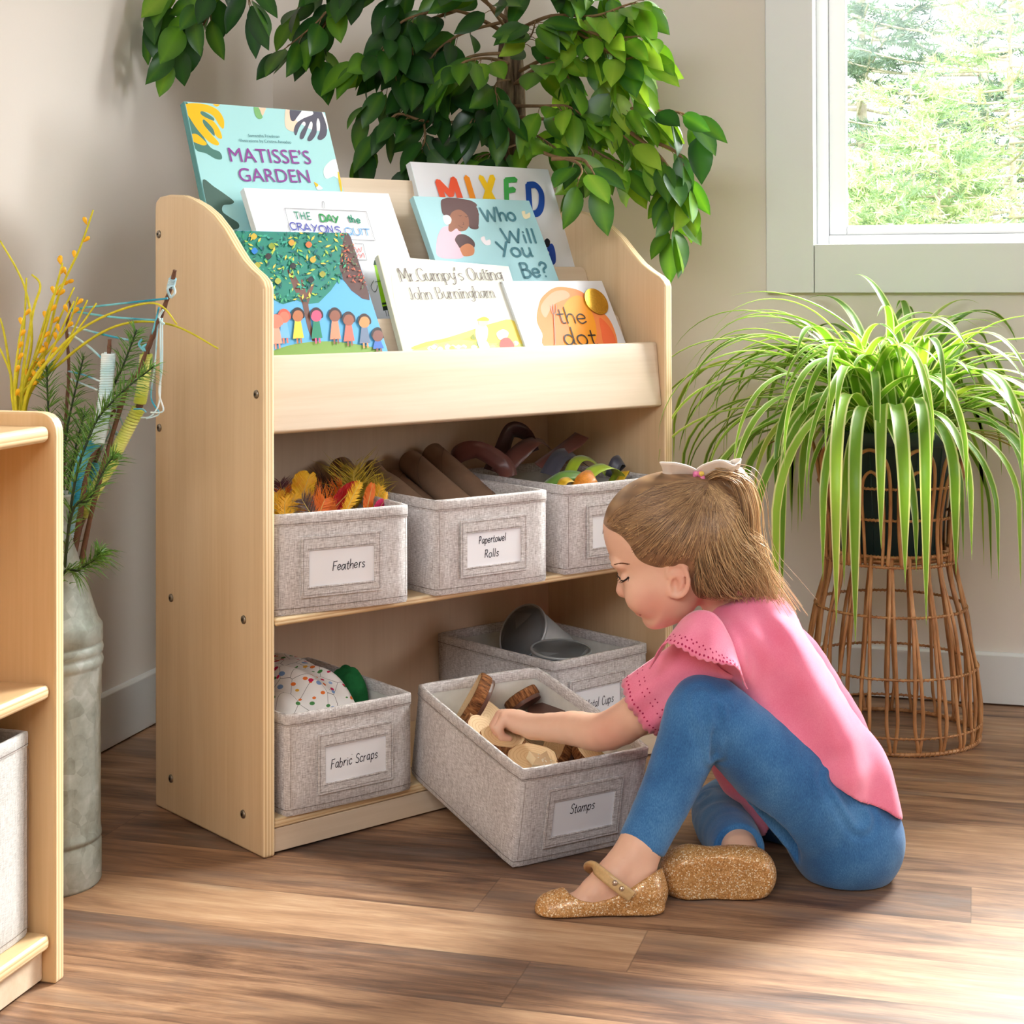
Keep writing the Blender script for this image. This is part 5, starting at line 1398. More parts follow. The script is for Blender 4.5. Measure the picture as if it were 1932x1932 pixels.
for P, n, bright in BR:
    n = int(n * 1.35 + .5)
    q = cr([F_(*p) for p in P], 8)
    tw.tube(q, np.linspace(.0040 if len(P) > 3 else .0024, .0011, len(q)), 6)
    for k in range(n):
        s = .30 + .70 * (k + rn.uniform(0, .6)) / n if P[0][2] > 3.0 else .15 + .85 * (k + rn.uniform(0, .6)) / n
        s = min(s, 1.0); i = min(int(s * (len(q) - 1)), len(q) - 2)
        a = q[i]; d = q[i + 1] - q[i]; d /= np.linalg.norm(d)
        last = k == n - 1
        side = np.cross(d, [rn.uniform(-.4, .4), rn.uniform(-.4, .4), 1]); side /= np.linalg.norm(side)
        sg = 1 if k % 2 else -1
        e = d * rn.uniform(.35, .9) + side * sg * (0 if last else rn.uniform(.5, 1.0)) + np.array([0, 0, -1]) * rn.uniform(.25, .95)
        e += np.array([rn.uniform(-.3, .3), rn.uniform(-.45, .25), 0])
        e /= np.linalg.norm(e)
        pet = rn.uniform(.012, .026)
        b = a + (e * .8 + d * .3) * pet
        tw.tube([a, a + (b - a) * .5 + [0, 0, .002], b], .0007, 4)
        # blades mostly show their face to the room
        up = -CAM_F * rn.uniform(.3, 1.0) + np.array([rn.uniform(-.6, .9), rn.uniform(-.3, .3), rn.uniform(.0, .9)])
        L = rn.uniform(.060, .086); w = L * rn.uniform(.22, .29)
        n0 = lf.n
        lf.leaf(b, e, up, L, w, rn.uniform(.0, .28), rn.uniform(.08, .35), 8)
        # never into the walls
        V = lf.v[-1]; V[:, 0] = np.maximum(V[:, 0], XL + .012 - FO[0]); V[:, 1] = np.minimum(V[:, 1], YB - .012 - FO[1])
        t0 = min(1, max(0, bright * .80 + rn.gauss(-.10, .17)))  # window light painted in: right leaves paler, left and inner ones darker
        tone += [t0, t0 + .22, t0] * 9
tw.build('branches', TWIG, fic, smooth=True)
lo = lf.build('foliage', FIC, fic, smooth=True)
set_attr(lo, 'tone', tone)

# ------------------------------------------------------------------ rattan stand
SX, SY = .766, .842
RAT = NT('rattan_cane'); rf = RAT.noise(RAT.map(RAT.co(), (60, 60, 14)), 1, 3, .6)
RAT.base(RAT.ramp(rf, [(.3, srgb(150, 100, 58)), (.55, srgb(190, 136, 88)), (.75, srgb(212, 164, 116))]), .42, .45)
RATM = RAT.mat
st = thing('rattan_plant_stand', 'waisted rattan plant stand with open cane sides and looped top', 'plant stand', (SX, SY, 0))
rz = lambda z: float(np.interp(z, [0, .012, .06, .12, .20, .27, .315, .37, .43, .50], [.141, .146, .146, .141, .128, .110, .104, .108, .118, .127]))
def ring3(r, z, n=48, wob=0): return [(r * math.cos(a), r * math.sin(a), z + wob * math.sin(9 * a)) for a in np.arange(n) * 2 * math.pi / n]
for z, rr in ((.004, .0034), (.030, .0018), (.122, .0020), (.218, .0020), (.296, .0022), (.312, .0024), (.372, .0020), (.424, .0020)):
    m = MB().tube(ring3(rz(z) + .0008, z), rr, 6, closed=True)
    n = 110    # binding wound round the ring
    th = np.linspace(0, 2 * math.pi, n * 6, endpoint=False)
    m.tube(np.stack([(rz(z) + .0008 + (rr + .0006) * np.cos(th * n)) * np.cos(th), (rz(z) + .0008 + (rr + .0006) * np.cos(th * n)) * np.sin(th), z + (rr + .0006) * np.sin(th * n)], 1), .0007, 4, closed=True)
    m.build('ring', RATM, st, smooth=True)
rn = random.Random(8)
NC = 44
cz = np.linspace(.004, .314, 26)
canes = []
for k in range(NC):
    a0 = 2 * math.pi * k / NC + rn.uniform(-.02, .02); tw_ = (.07 if k % 2 else -.07) + rn.uniform(-.02, .02)
    pts = []
    for z in cz:
        f = z / .314
        a = a0 + tw_ * f + (.05 * math.exp(-((z - .004) / .03) ** 2)) * (1 if k % 2 else -1)
        r_ = rz(z) - .001 + .002 * math.sin(9 * f + k)
        pts.append((r_ * math.cos(a), r_ * math.sin(a), z))
    MB().tube(cr(pts, 2), .0030, 7).build('cane', RATM, st, smooth=True)
for k in range(10):
    for (hw, top, rr) in ((.25, .488, .0031), (.155, .452, .0027)):
        a0 = 2 * math.pi * k / 10 + .12
        pts = [(a0 - hw * .85, .298), (a0 - hw, .36), (a0 - hw, top - .05), (a0 - hw * .72, top - .014), (a0, top), (a0 + hw * .72, top - .014), (a0 + hw, top - .05), (a0 + hw, .36), (a0 + hw * .85, .298)]
        P3 = cr([((rz(z) + .002 * (rr > .003)) * math.cos(a), (rz(z) + .002 * (rr > .003)) * math.sin(a), z) for a, z in pts], 7)
        MB().tube(P3, rr, 7).build('top_loop', RATM, st, smooth=True)
# woven seat
m = MB()
th = np.linspace(0, 14 * 2 * math.pi, 14 * 40); rr_ = np.linspace(.006, .100, len(th))
m.tube(np.stack([rr_ * np.cos(th), rr_ * np.sin(th), .302 + .0018 * np.sin(th * 6.5)], 1), .0028, 5)
for k in range(13): m.tube([(.004 * math.cos(k * .483), .004 * math.sin(k * .483), .302), (.103 * math.cos(k * .483), .103 * math.sin(k * .483), .302)], .0024, 5)
m.build('woven_seat', RATM, st, smooth=True)

# ------------------------------------------------------------------ spider plant
SP = thing('spider_plant', 'large spider plant with striped arching leaves in a dark green pot', 'houseplant', (SX, SY, .3075))
GPOT = plain('dark_green_plastic', (34, 58, 58), .42, .5, .05, 20)
m = MB()
pz_ = [(0, 0), (.080, 0), (.084, .004), (.101, .180), (.104, .182), (.108, .185), (.112, .205), (.110, .208), (.105, .207), (.100, .180), (0, .178)]
m.lathe(pz_, seg=60)
for k in range(24):
    a = 2 * math.pi * k / 24
    m.tube([(.0842 * math.cos(a), .0842 * math.sin(a), .008), (.1008 * math.cos(a), .1008 * math.sin(a), .178)], .0012, 5)
m.build('pot', GPOT, SP, smooth=True)
SOIL = plain('potting_soil', (46, 34, 26), .95, .1, .4, 120)
MB().lathe([(0, .196), (.06, .197), (.100, .190)], seg=40).build('soil', SOIL, SP, smooth=True)
def spider_mat():
    t = NT('spider_plant_leaf')
    a = t.new('ShaderNodeAttribute'); a.attribute_name = 'edge'
    b = t.new('ShaderNodeAttribute'); b.attribute_name = 'tone'
    g = t.ramp(b.outputs['Fac'], [(0, srgb(78, 120, 36)), (.5, srgb(122, 170, 54)), (.85, srgb(160, 200, 76)), (1, srgb(150, 120, 50))])
    pale = t.ramp(b.outputs['Fac'], [(0, srgb(196, 208, 140)), (.6, srgb(230, 238, 180)), (1, srgb(226, 216, 160))])
    col = t.mix(t.ramp(a.outputs['Fac'], [(.66, (0, 0, 0, 1)), (.80, (1, 1, 1, 1))]), g, pale)
    t.base(col, .38, .45)
    tr = t.new('ShaderNodeBsdfTranslucent'); t.l(t.mix(1.0, col, (1, 1, .5, 1), 'MULTIPLY'), tr.inputs[0])
    ms = t.new('ShaderNodeMixShader'); ms.inputs[0].default_value = .42
    t.l(t.b.outputs[0], ms.inputs[1]); t.l(tr.outputs[0], ms.inputs[2]); t.l(ms.outputs[0], t.out.inputs[0])
    return t.mat
SPM = spider_mat()
rn = random.Random(23)
m, edge, tone = MB(), [], []
NS = 22
def blade(az, p0, L, w, grav, root, lean=0, tn=.5, side=0):
    a = np.array(root, float); pts = [a.copy()]; pitch = p0
    step = L / NS
    for i in range(NS):
        s = i / NS
        dirn = np.array([math.cos(az) * math.cos(pitch), math.sin(az) * math.cos(pitch), math.sin(pitch)])
        a = a + dirn * step; pts.append(a.copy())
        pitch = max(-R(88), pitch - grav * (.35 + 1.5 * s) / NS)
        az += side / NS
    P = np.array(pts)
    T_ = np.gradient(P, axis=0); T_ /= np.linalg.norm(T_, axis=1)[:, None]
    hz = np.array([-math.sin(az), math.cos(az), 0])
    V = []
    for i in range(NS + 1):
        s = i / NS
        ww = w * min(1, .45 + s * 2.2) * (1 if s < .55 else max(0.02, 1 - ((s - .55) / .45) ** 1.7))
        sd = hz - T_[i] * (hz @ T_[i]); sd /= np.linalg.norm(sd); nr = np.cross(T_[i], sd)
        for v in (-1, -.6, 0, .6, 1):
            V.append(P[i] + sd * v * ww + nr * abs(v) * ww * .30)
            edge.append(abs(v)); tone.append(tn)
    V = np.array(V)
    V[:, 1] = np.minimum(V[:, 1], YB - .022 - SY)
    hits = V[:, 2] < .012 - .3075; V[hits, 2] = .012 - .3075
    F = [(i * 5 + j, i * 5 + j + 1, i * 5 + j + 6, i * 5 + j + 5) for i in range(NS) for j in range(4)]
    m.add(V, F)
crowns = [(0, 0), (.035, .02), (-.04, .01), (.01, -.04), (-.02, .04), (.045, -.03), (-.045, -.03)]
for k in range(190):
    c = crowns[k % len(crowns)]
    az = rn.uniform(0, 2 * math.pi)
    ring_ = rn.random()
    if ring_ < .34: p0, L, g = R(rn.uniform(58, 85)), rn.uniform(.26, .44), rn.uniform(1.4, 2.8)
    elif ring_ < .75: p0, L, g = R(rn.uniform(32, 62)), rn.uniform(.36, .54), rn.uniform(1.9, 3.1)
    else: p0, L, g = R(rn.uniform(8, 36)), rn.uniform(.38, .58), rn.uniform(2.2, 3.6)
    root = np.array([c[0] + rn.uniform(-.02, .02), c[1] + rn.uniform(-.02, .02), .196])
    blade(az, p0, L, rn.uniform(.0058, .0100), g, root, tn=min(.9, max(.05, rn.gauss(.5, .2))), side=rn.uniform(-.5, .5))
# long ones hanging in front of the stand and to the right
for az, L in ((-105, .64), (-98, .50), (-118, .66), (-84, .52), (-112, .42), (-100, .70), (-78, .60), (-135, .60), (-148, .44), (-158, .58), (-20, .60), (-10, .52), (2, .58), (-34, .44), (-93, .44), (-66, .40), (-128, .50), (-108, .56), (-96, .60)):
    root = np.array([.06 * math.cos(R(az)), .06 * math.sin(R(az)), .196])
    blade(R(az) + rn.uniform(-.1, .1), R(rn.uniform(18, 48)), L, rn.uniform(.0085, .0120), rn.uniform(3.0, 4.8), root, tn=rn.uniform(.3, .8), side=rn.uniform(-.5, .5))
for az in (-8, -14, 4, -22, -150):       # withered ones
    root = np.array([.08 * math.cos(R(az)), .08 * math.sin(R(az)), .196])
    blade(R(az), R(10), .50, .0055, 5.0, root, tn=1.0)
lo = m.build('leaves', SPM, SP, smooth=True)
set_attr(lo, 'edge', edge); set_attr(lo, 'tone', tone)

# ------------------------------------------------------------------ outdoors beyond the window
GRASS = plain('outdoor_grass', (150, 168, 110), .9, .1, .2, 3)
g = MB().box((-8, YB + .6, -.6), (14, 30, -.5)).build('lawn', GRASS, None); g['kind'] = 'structure'
def conifer(label, base, H, spread, seed, cols, dens=1.0, name='spruce_tree', group='trees outside the window', needle=.05, z0=.12):
    rn = random.Random(seed)
    t = thing(name, label, 'tree', base, group=group)
    wood = plain('conifer_bark_%d' % (seed % 3), (196, 184, 168), .9, .1, .2, 20)
    MB().tube([(0, 0, 0), (.02, 0, H * .5), (0, .02, H)], [H * .009, H * .006, H * .0015], 8).build('trunk', wood, t, smooth=True)
    br, fo_ = MB(), MB()
    tn = []
    nb = int(120 * dens)
    for k in range(nb):
        f = z0 + (1 - z0) * (k + rn.random()) / nb
        z = H * f; a = rn.uniform(0, 6.283); L = spread * (1 - f) ** .75 * rn.uniform(.75, 1.1) + .05 * H * .3
        d = np.array([math.cos(a), math.sin(a), rn.uniform(-.1, .35)])
        tip = np.array([0, 0, z]) + d * L
        mid = np.array([0, 0, z]) + d * L * .5 + [0, 0, -.05 * L]
        q = cr([(0, 0, z), mid, tip], 6)
        br.tube(q, np.linspace(.006, .002, len(q)) * min(1.6, H / 2.5), 5)
        ns = max(5, int(L / .07))
        for j in range(ns):
            s = .25 + .75 * (j + rn.random()) / ns; p = q[min(int(s * (len(q) - 1)), len(q) - 1)]
            sg = rn.choice((-1, 1)); sd = np.cross(d, [0, 0, 1]); sd /= np.linalg.norm(sd)
            e = d * rn.uniform(.4, .9) + sd * sg * rn.uniform(.4, .9) + np.array([0, 0, rn.uniform(-.25, .45)]); e /= np.linalg.norm(e)
            l2 = rn.uniform(.10, .22) * (1.2 - .4 * s)
            tv = rn.random()
            for i in range(int(34)):
                u = i / 34
                c_ = p + e * l2 * u
                v = np.array([rn.gauss(0, 1), rn.gauss(0, 1), rn.gauss(0, 1)]); v /= np.linalg.norm(v)
                nd = e * .75 + v * .75; nd /= np.linalg.norm(nd)
                w = np.cross(nd, [rn.uniform(-1, 1), rn.uniform(-1, 1), rn.uniform(-1, 1)]); w /= np.linalg.norm(w) + 1e-9
                l3 = needle * rn.uniform(.6, 1.0) * (1 - .3 * u)
                fo_.add([c_ - w * .0030, c_ + w * .0030, c_ + nd * l3], [(0, 1, 2)])
                tn += [tv] * 3
    br.build('branches', wood, t, smooth=True)
    lo = fo_.build('foliage', cols, t)
    set_attr(lo, 'tone', tn)
    return t
SPR = leafmat('spruce_needles', [(0, srgb(136, 164, 140)), (.5, srgb(184, 204, 168)), (1, srgb(226, 236, 204))], .8, .35, attr='tone', spec=.2)  # needles paled in colour towards an overexposed daylight look
SPD = leafmat('dark_conifer_needles', [(0, srgb(98, 118, 112)), (.6, srgb(128, 150, 138)), (1, srgb(160, 182, 164))], .7, .3, attr='tone', spec=.2)
def gp(px, y, z=-.5):
    """a place on the lawn behind a column of the photograph"""
    d = (px - CXP) / FPX * CAM_R + CAM_F
    k = (y - CAM_C[1]) / d[1]
    return (CAM_C[0] + d[0] * k, y, z)
conifer('pale young spruce at the right of the window view', gp(1905, 3.6), 2.35, .75, 1, SPR, 1.1)
conifer('bushy light green spruce in the middle of the window view', gp(1770, 3.3), 1.72, .80, 2, SPR, 1.2)
conifer('low light green spruce at the left of the window view', gp(1655, 3.2), 1.60, .70, 3, SPR, 1.2)
conifer('pale spruce standing behind the two front spruces', gp(1720, 4.3), 2.0, .9, 4, SPR, 1.2)
conifer('tall dark conifer far behind at the left', gp(1620, 6.6), 4.4, 1.5, 5, SPD, 1.3, 'dark_conifer', needle=.07)
conifer('tall dark conifer far behind at the right', gp(1850, 6.2), 4.2, 1.6, 6, SPD, 1.4, 'dark_conifer', needle=.07)
DRY = plain('dry_twigs', (206, 192, 172), .9, .1, .1, 20)
rn = random.Random(31)
for k, (px, y, h) in enumerate(((1680, 2.7, 1.15), (1800, 2.75, 1.2), (1900, 2.7, 1.1), (1740, 2.6, 1.0))):
    b0 = np.array(gp(px, y))
    t = thing('dry_shrub', ('dry twiggy shrub low at the left of the window view', 'dry twiggy shrub low in the middle of the window view', 'dry twiggy shrub low at the right of the window view', 'small dry shrub between the spruces and the sill')[k], 'shrub', b0, group='dry shrubs outside the window')
    m = MB()
    def grow(p, d, L, r, lev):
        q = cr([p, p + d * L * .5 + np.array([rn.uniform(-1, 1), rn.uniform(-1, 1), 0]) * L * .08, p + d * L], 4)
        m.tube(q, np.linspace(r, r * .6, len(q)), 4, cap=False)
        if lev:
            for _ in range(4):
                s = rn.uniform(.35, 1); e = d + np.array([rn.gauss(0, .6), rn.gauss(0, .6), rn.gauss(0, .35)]); e /= np.linalg.norm(e)
                grow(q[min(int(s * (len(q) - 1)), len(q) - 1)], e, L * rn.uniform(.45, .7), r * .6, lev - 1)
    for _ in range(7):
        d = np.array([rn.gauss(0, .35), rn.gauss(0, .35), 1]); d /= np.linalg.norm(d)
        grow(np.array([rn.uniform(-.15, .15), rn.uniform(-.1, .1), 0.]), d, h * rn.uniform(.5, .75), .006, 3)
    m.build('twigs', DRY, t)

# ------------------------------------------------------------------ sculpting by distance fields
class Field:
    def __init__(s, lo, hi, h):
        s.lo = np.array(lo, np.float32); s.h = h
        s.n = np.ceil((np.array(hi) - s.lo) / h).astype(int) + 1
        s.v = np.full(s.n, .05, np.float32)
    def sub(s, lo, hi):
        a = np.clip(np.floor((np.array(lo) - s.lo) / s.h).astype(int), 0, s.n); b = np.clip(np.ceil((np.array(hi) - s.lo) / s.h).astype(int) + 1, 0, s.n)
        sl = tuple(slice(i, j) for i, j in zip(a, b))
        ax = [s.lo[i] + s.h * np.arange(a[i], b[i], dtype=np.float32) for i in range(3)]
        return sl, ax[0][:, None, None], ax[1][None, :, None], ax[2][None, None, :]
    def put(s, sl, d, k, op='add'):
        v = s.v[sl]
        if op == 'add':
            if k > 0:
                h = np.clip(.5 + .5 * (v - d) / k, 0, 1); s.v[sl] = v * (1 - h) + d * h - k * h * (1 - h)
            else: s.v[sl] = np.minimum(v, d)
        else:      # carve
            if k > 0:
                h = np.clip(.5 - .5 * (v + d) / k, 0, 1); s.v[sl] = v * (1 - h) - d * h + k * h * (1 - h)
            else: s.v[sl] = np.maximum(v, -d)
    def cap(s, a, b, ra, rb, k=.01, op='add'):
        a, b = np.array(a, np.float32), np.array(b, np.float32)
        m = max(ra, rb) + k + 3 * s.h
        sl, X, Y, Z = s.sub(np.minimum(a, b) - m, np.maximum(a, b) + m)
        if 0 in s.v[sl].shape: return s
        d = b - a; L2 = float(d @ d) + 1e-12
        t = np.clip(((X - a[0]) * d[0] + (Y - a[1]) * d[1] + (Z - a[2]) * d[2]) / L2, 0, 1)
        q = np.sqrt((X - a[0] - t * d[0]) ** 2 + (Y - a[1] - t * d[1]) ** 2 + (Z - a[2] - t * d[2]) ** 2) - (ra + (rb - ra) * t)
        s.put(sl, q.astype(np.float32), k, op); return s
    def chain(s, pts, rad, k=.01, op='add', n=0):
        if n:
            P = cr(pts, n); rad = np.interp(np.linspace(0, len(pts) - 1, len(P)), range(len(pts)), rad); pts = P
        for i in range(len(pts) - 1): s.cap(pts[i], pts[i + 1], rad[i], rad[i + 1], k if i == 0 or not n else .002 if op == 'add' else k, op)
        return s
    def ell(s, c, axes, rad, k=.01, op='add'):
        """axes: three unit vectors, rad: three half lengths"""
        c = np.array(c, np.float32); m = max(rad) + k + 3 * s.h
        sl, X, Y, Z = s.sub(c - m, c + m)
        if 0 in s.v[sl].shape: return s
        k0 = 0; k1 = 0
        for u, r in zip(axes, rad):
            q = (X - c[0]) * u[0] + (Y - c[1]) * u[1] + (Z - c[2]) * u[2]
            k0 = k0 + (q / r) ** 2; k1 = k1 + (q / (r * r)) ** 2
        k0 = np.sqrt(k0); k1 = np.sqrt(k1) + 1e-9
        s.put(sl, (k0 * (k0 - 1) / k1).astype(np.float32), k, op); return s
    def coords(s):
        return [s.lo[i] + s.h * np.arange(s.n[i], dtype=np.float32) for i in range(3)]
    def mesh(s):
        V = s.v; neg = V < 0
        nx, ny, nz = V.shape
        c = neg[:-1, :-1, :-1].astype(np.int8)
        tot = np.zeros(c.shape, np.int8)
        for i in (0, 1):
            for j in (0, 1):
                for k in (0, 1): tot += neg[i:nx - 1 + i, j:ny - 1 + j, k:nz - 1 + k]
        act = (tot > 0) & (tot < 8)
        I = np.argwhere(act)
        idx = np.full(act.shape, -1, np.int64); idx[act] = np.arange(len(I))
        acc = np.zeros((len(I), 3)); cnt = np.zeros(len(I))
        cor = [(i, j, k) for i in (0, 1) for j in (0, 1) for k in (0, 1)]
        for a in cor:
            for ax in range(3):
                if a[ax]: continue
                b = list(a); b[ax] = 1
                va = V[I[:, 0] + a[0], I[:, 1] + a[1], I[:, 2] + a[2]]; vb = V[I[:, 0] + b[0], I[:, 1] + b[1], I[:, 2] + b[2]]
                m = (va < 0) != (vb < 0)
                t = np.where(m, va / np.where(m, va - vb, 1), 0)
                p = np.array(a, float)[None] + np.zeros((len(I), 1)); p[:, ax] += t
                acc += p * m[:, None]; cnt += m
        P = s.lo + s.h * (I + acc / cnt[:, None])
        Q = []
        for ax in range(3):
            o = [i for i in range(3) if i != ax]
            sl0 = [slice(1, -1)] * 3; sl1 = [slice(1, -1)] * 3
            sl0[ax] = slice(0, -1); sl1[ax] = slice(1, None)
            A, B = neg[tuple(sl0)], neg[tuple(sl1)]
            E = np.argwhere(A != B)
            off = np.ones(3, int); off[ax] = 0
            E0 = E + off
            fl = A[tuple(E.T)]
            def cell(d0, d1):
                q = E0.copy(); q[:, o[0]] -= d0; q[:, o[1]] -= d1
                return idx[q[:, 0], q[:, 1], q[:, 2]]
            q = np.stack([cell(1, 1), cell(0, 1), cell(0, 0), cell(1, 0)], 1)
            if ax == 1: fl = ~fl
            q[~fl] = q[~fl][:, ::-1]
            Q.append(q)
        Q = np.vstack(Q); Q = Q[(Q >= 0).all(1)]
        return P, Q
def smooth_mesh(P, Q, it=2, f=.5):
    e = np.vstack([Q[:, [0, 1]], Q[:, [1, 2]], Q[:, [2, 3]], Q[:, [3, 0]]]); e = np.vstack([e, e[:, ::-1]])
    for _ in range(it):
        S = np.zeros_like(P); n = np.bincount(e[:, 0], minlength=len(P))[:, None]
        for ax in range(3): S[:, ax] = np.bincount(e[:, 0], P[e[:, 1], ax], len(P))
        P = P * (1 - f) + f * S / np.maximum(n, 1)
    return P
def field_obj(name, F, mat, parent, o0, it=2, post=None):
    P, Q = F.mesh()
    P = smooth_mesh(P, Q, it)
    if post is not None: P = post(P)
    me = bpy.data.meshes.new(name)
    me.vertices.add(len(P)); me.vertices.foreach_set('co', (P - o0).astype(np.float32).ravel())
    me.loops.add(len(Q) * 4); me.loops.foreach_set('vertex_index', Q.astype(np.int32).ravel())
    me.polygons.add(len(Q)); me.polygons.foreach_set('loop_start', np.arange(0, len(Q) * 4, 4, dtype=np.int32)); me.polygons.foreach_set('loop_total', np.full(len(Q), 4, np.int32))
    me.polygons.foreach_set('use_smooth', np.ones(len(Q), bool))
    me.update(calc_edges=True); me.validate()
    me.materials.append(mat)
    o = bpy.data.objects.new(name, me); link(o, parent)
    return o, P

# ------------------------------------------------------------------ the girl
GO = np.array(at(1600, 1640, 2.16)); GO[2] = 0
girl = thing('person', 'small girl in pink top and blue leggings sitting on the floor, reaching into a bin', 'person', GO)
g3 = lambda x, y, d: np.array(at(x, y, d))
rp = lambda r, d=2.12: r * d / FPX

SKIN = NT('skin')
bl = SKIN.new('ShaderNodeAttribute'); bl.attribute_name = 'blush'
sk = SKIN.ramp(bl.outputs['Fac'], [(0, srgb(232, 186, 160)), (.5, srgb(226, 158, 140)), (1, srgb(194, 100, 94))])
sk = SKIN.mix(.10, sk, SKIN.ramp(SKIN.noise(SKIN.co(), 60, 3, .6), [(.3, srgb(214, 160, 132)), (.7, srgb(240, 200, 174))]))
SKIN.base(sk, .46, .4)
SKIN.b.inputs['Subsurface Weight'].default_value = .12
SKIN.b.inputs['Subsurface Radius'].default_value = (.012, .005, .003)
SKIN.b.inputs['Subsurface Scale'].default_value = .6

DH = 2.14                                   # the head's middle plane
SH = DH / FPX
HO = g3(1270, 1040, DH)
def hp3(x, y, z=0):                         # head coordinates: photo pixels, z towards the room
    return HO + SH * ((x - 1270) * CAM_R - (y - 1040) * CAM_U - z * CAM_F)
outline = [(1141, 985), (1140, 1003), (1142, 1020), (1147, 1038), (1153, 1053), (1158, 1064), (1163, 1074), (1167, 1083), (1169, 1094), (1172, 1108), (1176, 1120), (1181, 1129), (1184, 1135), (1190, 1140), (1194, 1146), (1200, 1149), (1201, 1154), (1206, 1159), (1212, 1163), (1212, 1170), (1216, 1178), (1223, 1184), (1233, 1186), (1246, 1184), (1262, 1176), (1280, 1160), (1300, 1142), (1330, 1122), (1360, 1095), (1385, 1050), (1396, 1000), (1392, 955), (1375, 925), (1345, 908), (1305, 899), (1265, 901), (1225, 914), (1190, 934), (1160, 958)]
OL = cr(outline, 4, True)
gx, gy = np.arange(1100, 1450, 2.0), np.arange(860, 1230, 2.0)
def poly_sd(PX, PY, poly):
    d2 = np.full(PX.shape, 1e9); ins = np.zeros(PX.shape, bool)
    for i in range(len(poly)):
        a, b = poly[i - 1], poly[i]
        e = b - a; L = e @ e + 1e-9
        t = np.clip(((PX - a[0]) * e[0] + (PY - a[1]) * e[1]) / L, 0, 1)
        d2 = np.minimum(d2, (PX - a[0] - t * e[0]) ** 2 + (PY - a[1] - t * e[1]) ** 2)
        cnd = ((a[1] > PY) != (b[1] > PY))
        xx = a[0] + (PY - a[1]) * e[0] / (e[1] if abs(e[1]) > 1e-9 else 1e-9)
        ins ^= cnd & (PX < xx)
    return np.sqrt(d2) * np.where(ins, 1, -1)
DG = poly_sd(*np.meshgrid(gx, gy, indexing='ij'), OL)
def lookup(G, x, y):
    i = np.clip((x - gx[0]) / 2, 0, len(gx) - 1.001); j = np.clip((y - gy[0]) / 2, 0, len(gy) - 1.001)
    i0, j0 = i.astype(int), j.astype(int); fi, fj = i - i0, j - j0
    return G[i0, j0] * (1 - fi) * (1 - fj) + G[i0 + 1, j0] * fi * (1 - fj) + G[i0, j0 + 1] * (1 - fi) * fj + G[i0 + 1, j0 + 1] * fi * fj
def head_px(X, Y, Z):
    dx, dy, dz = X - HO[0], Y - HO[1], Z - HO[2]
    x = 1270 + (dx * CAM_R[0] + dy * CAM_R[1] + dz * CAM_R[2]) / SH
    y = 1040 - (dx * CAM_U[0] + dy * CAM_U[1] + dz * CAM_U[2]) / SH
    z = -(dx * CAM_F[0] + dy * CAM_F[1] + dz * CAM_F[2]) / SH
    return x, y, z
def pillow(x, y, z, W=64., Rr=58.):
    D = lookup(DG, x, y)
    u = np.maximum(0, (Rr - D) / Rr)
    E = np.sqrt(u * u + (z / W) ** 2)
    return (E - 1) * E / np.sqrt((u / Rr) ** 2 + (z / W ** 2) ** 2 + 1e-9)
def ell_px(x, y, z, c, r, ang=0):
    ca, sa = math.cos(ang), math.sin(ang)
    a, b = (x - c[0]) * ca + (y - c[1]) * sa, -(x - c[0]) * sa + (y - c[1]) * ca
    k0 = np.sqrt((a / r[0]) ** 2 + (b / r[1]) ** 2 + ((z - c[2]) / r[2]) ** 2)
    k1 = np.sqrt((a / r[0] ** 2) ** 2 + (b / r[1] ** 2) ** 2 + ((z - c[2]) / r[2] ** 2) ** 2) + 1e-9
    return k0 * (k0 - 1) / k1
def smin(a, b, k):
    h = np.clip(.5 + .5 * (b - a) / k, 0, 1); return b * (1 - h) + a * h - k * h * (1 - h)
def head_sdf(x, y, z):
    d = pillow(x, y, z)
    d = smin(d, ell_px(x, y, z, (1274, 1002, 0), (126, 101, 104), R(12)), 22)
    d = smin(d, ell_px(x, y, z, (1252, 1098, 0), (64, 78, 82), R(-25)), 18)
    for sg in (-1, 1):
        d = -smin(-d, ell_px(x, y, z, (1166, 1086, sg * 38), (13, 10, 16), 0), 9)      # eye hollow
        d = smin(d, ell_px(x, y, z, (1182, 1085, sg * 34), (14, 12, 14), 0), 4)         # lid over the eye
        d = smin(d, ell_px(x, y, z, (1164, 1060, sg * 30), (14, 9, 20), R(20)), 12)     # brow
        d = smin(d, ell_px(x, y, z, (1208, 1118, sg * 44), (30, 30, 22), 0), 22)        # cheek
        d = smin(d, ell_px(x, y, z, (1184, 1117, sg * 10), (9, 8, 8), 0), 5)            # nostril wing
    d = smin(d, ell_px(x, y, z, (1175, 1103, 0), (10, 24, 9), R(8)), 9)                 # bridge of the nose
    d = smin(d, ell_px(x, y, z, (1174, 1113, 0), (11.5, 10.5, 11), 0), 6)               # tip
    d = smin(d, ell_px(x, y, z, (1190, 1141, 0), (9.5, 6.0, 19), R(48)), 2.5)
    d = smin(d, ell_px(x, y, z, (1204, 1155.5, 0), (9, 5.6, 17), R(40)), 2.5)
    d = -smin(-d, ell_px(x, y, z, (1196, 1149.5, 0), (9, 1.5, 24), R(25)), 1.5)           # parting of the lips
    return d

F = Field(np.minimum.reduce([g3(920, 1420, 2.40), g3(1720, 860, 2.00), g3(990, 1750, 1.98)]) - .05, np.maximum.reduce([g3(1720, 870, 2.36), g3(920, 1300, 2.38), g3(1720, 1700, 2.02)]) + .03, .0022)
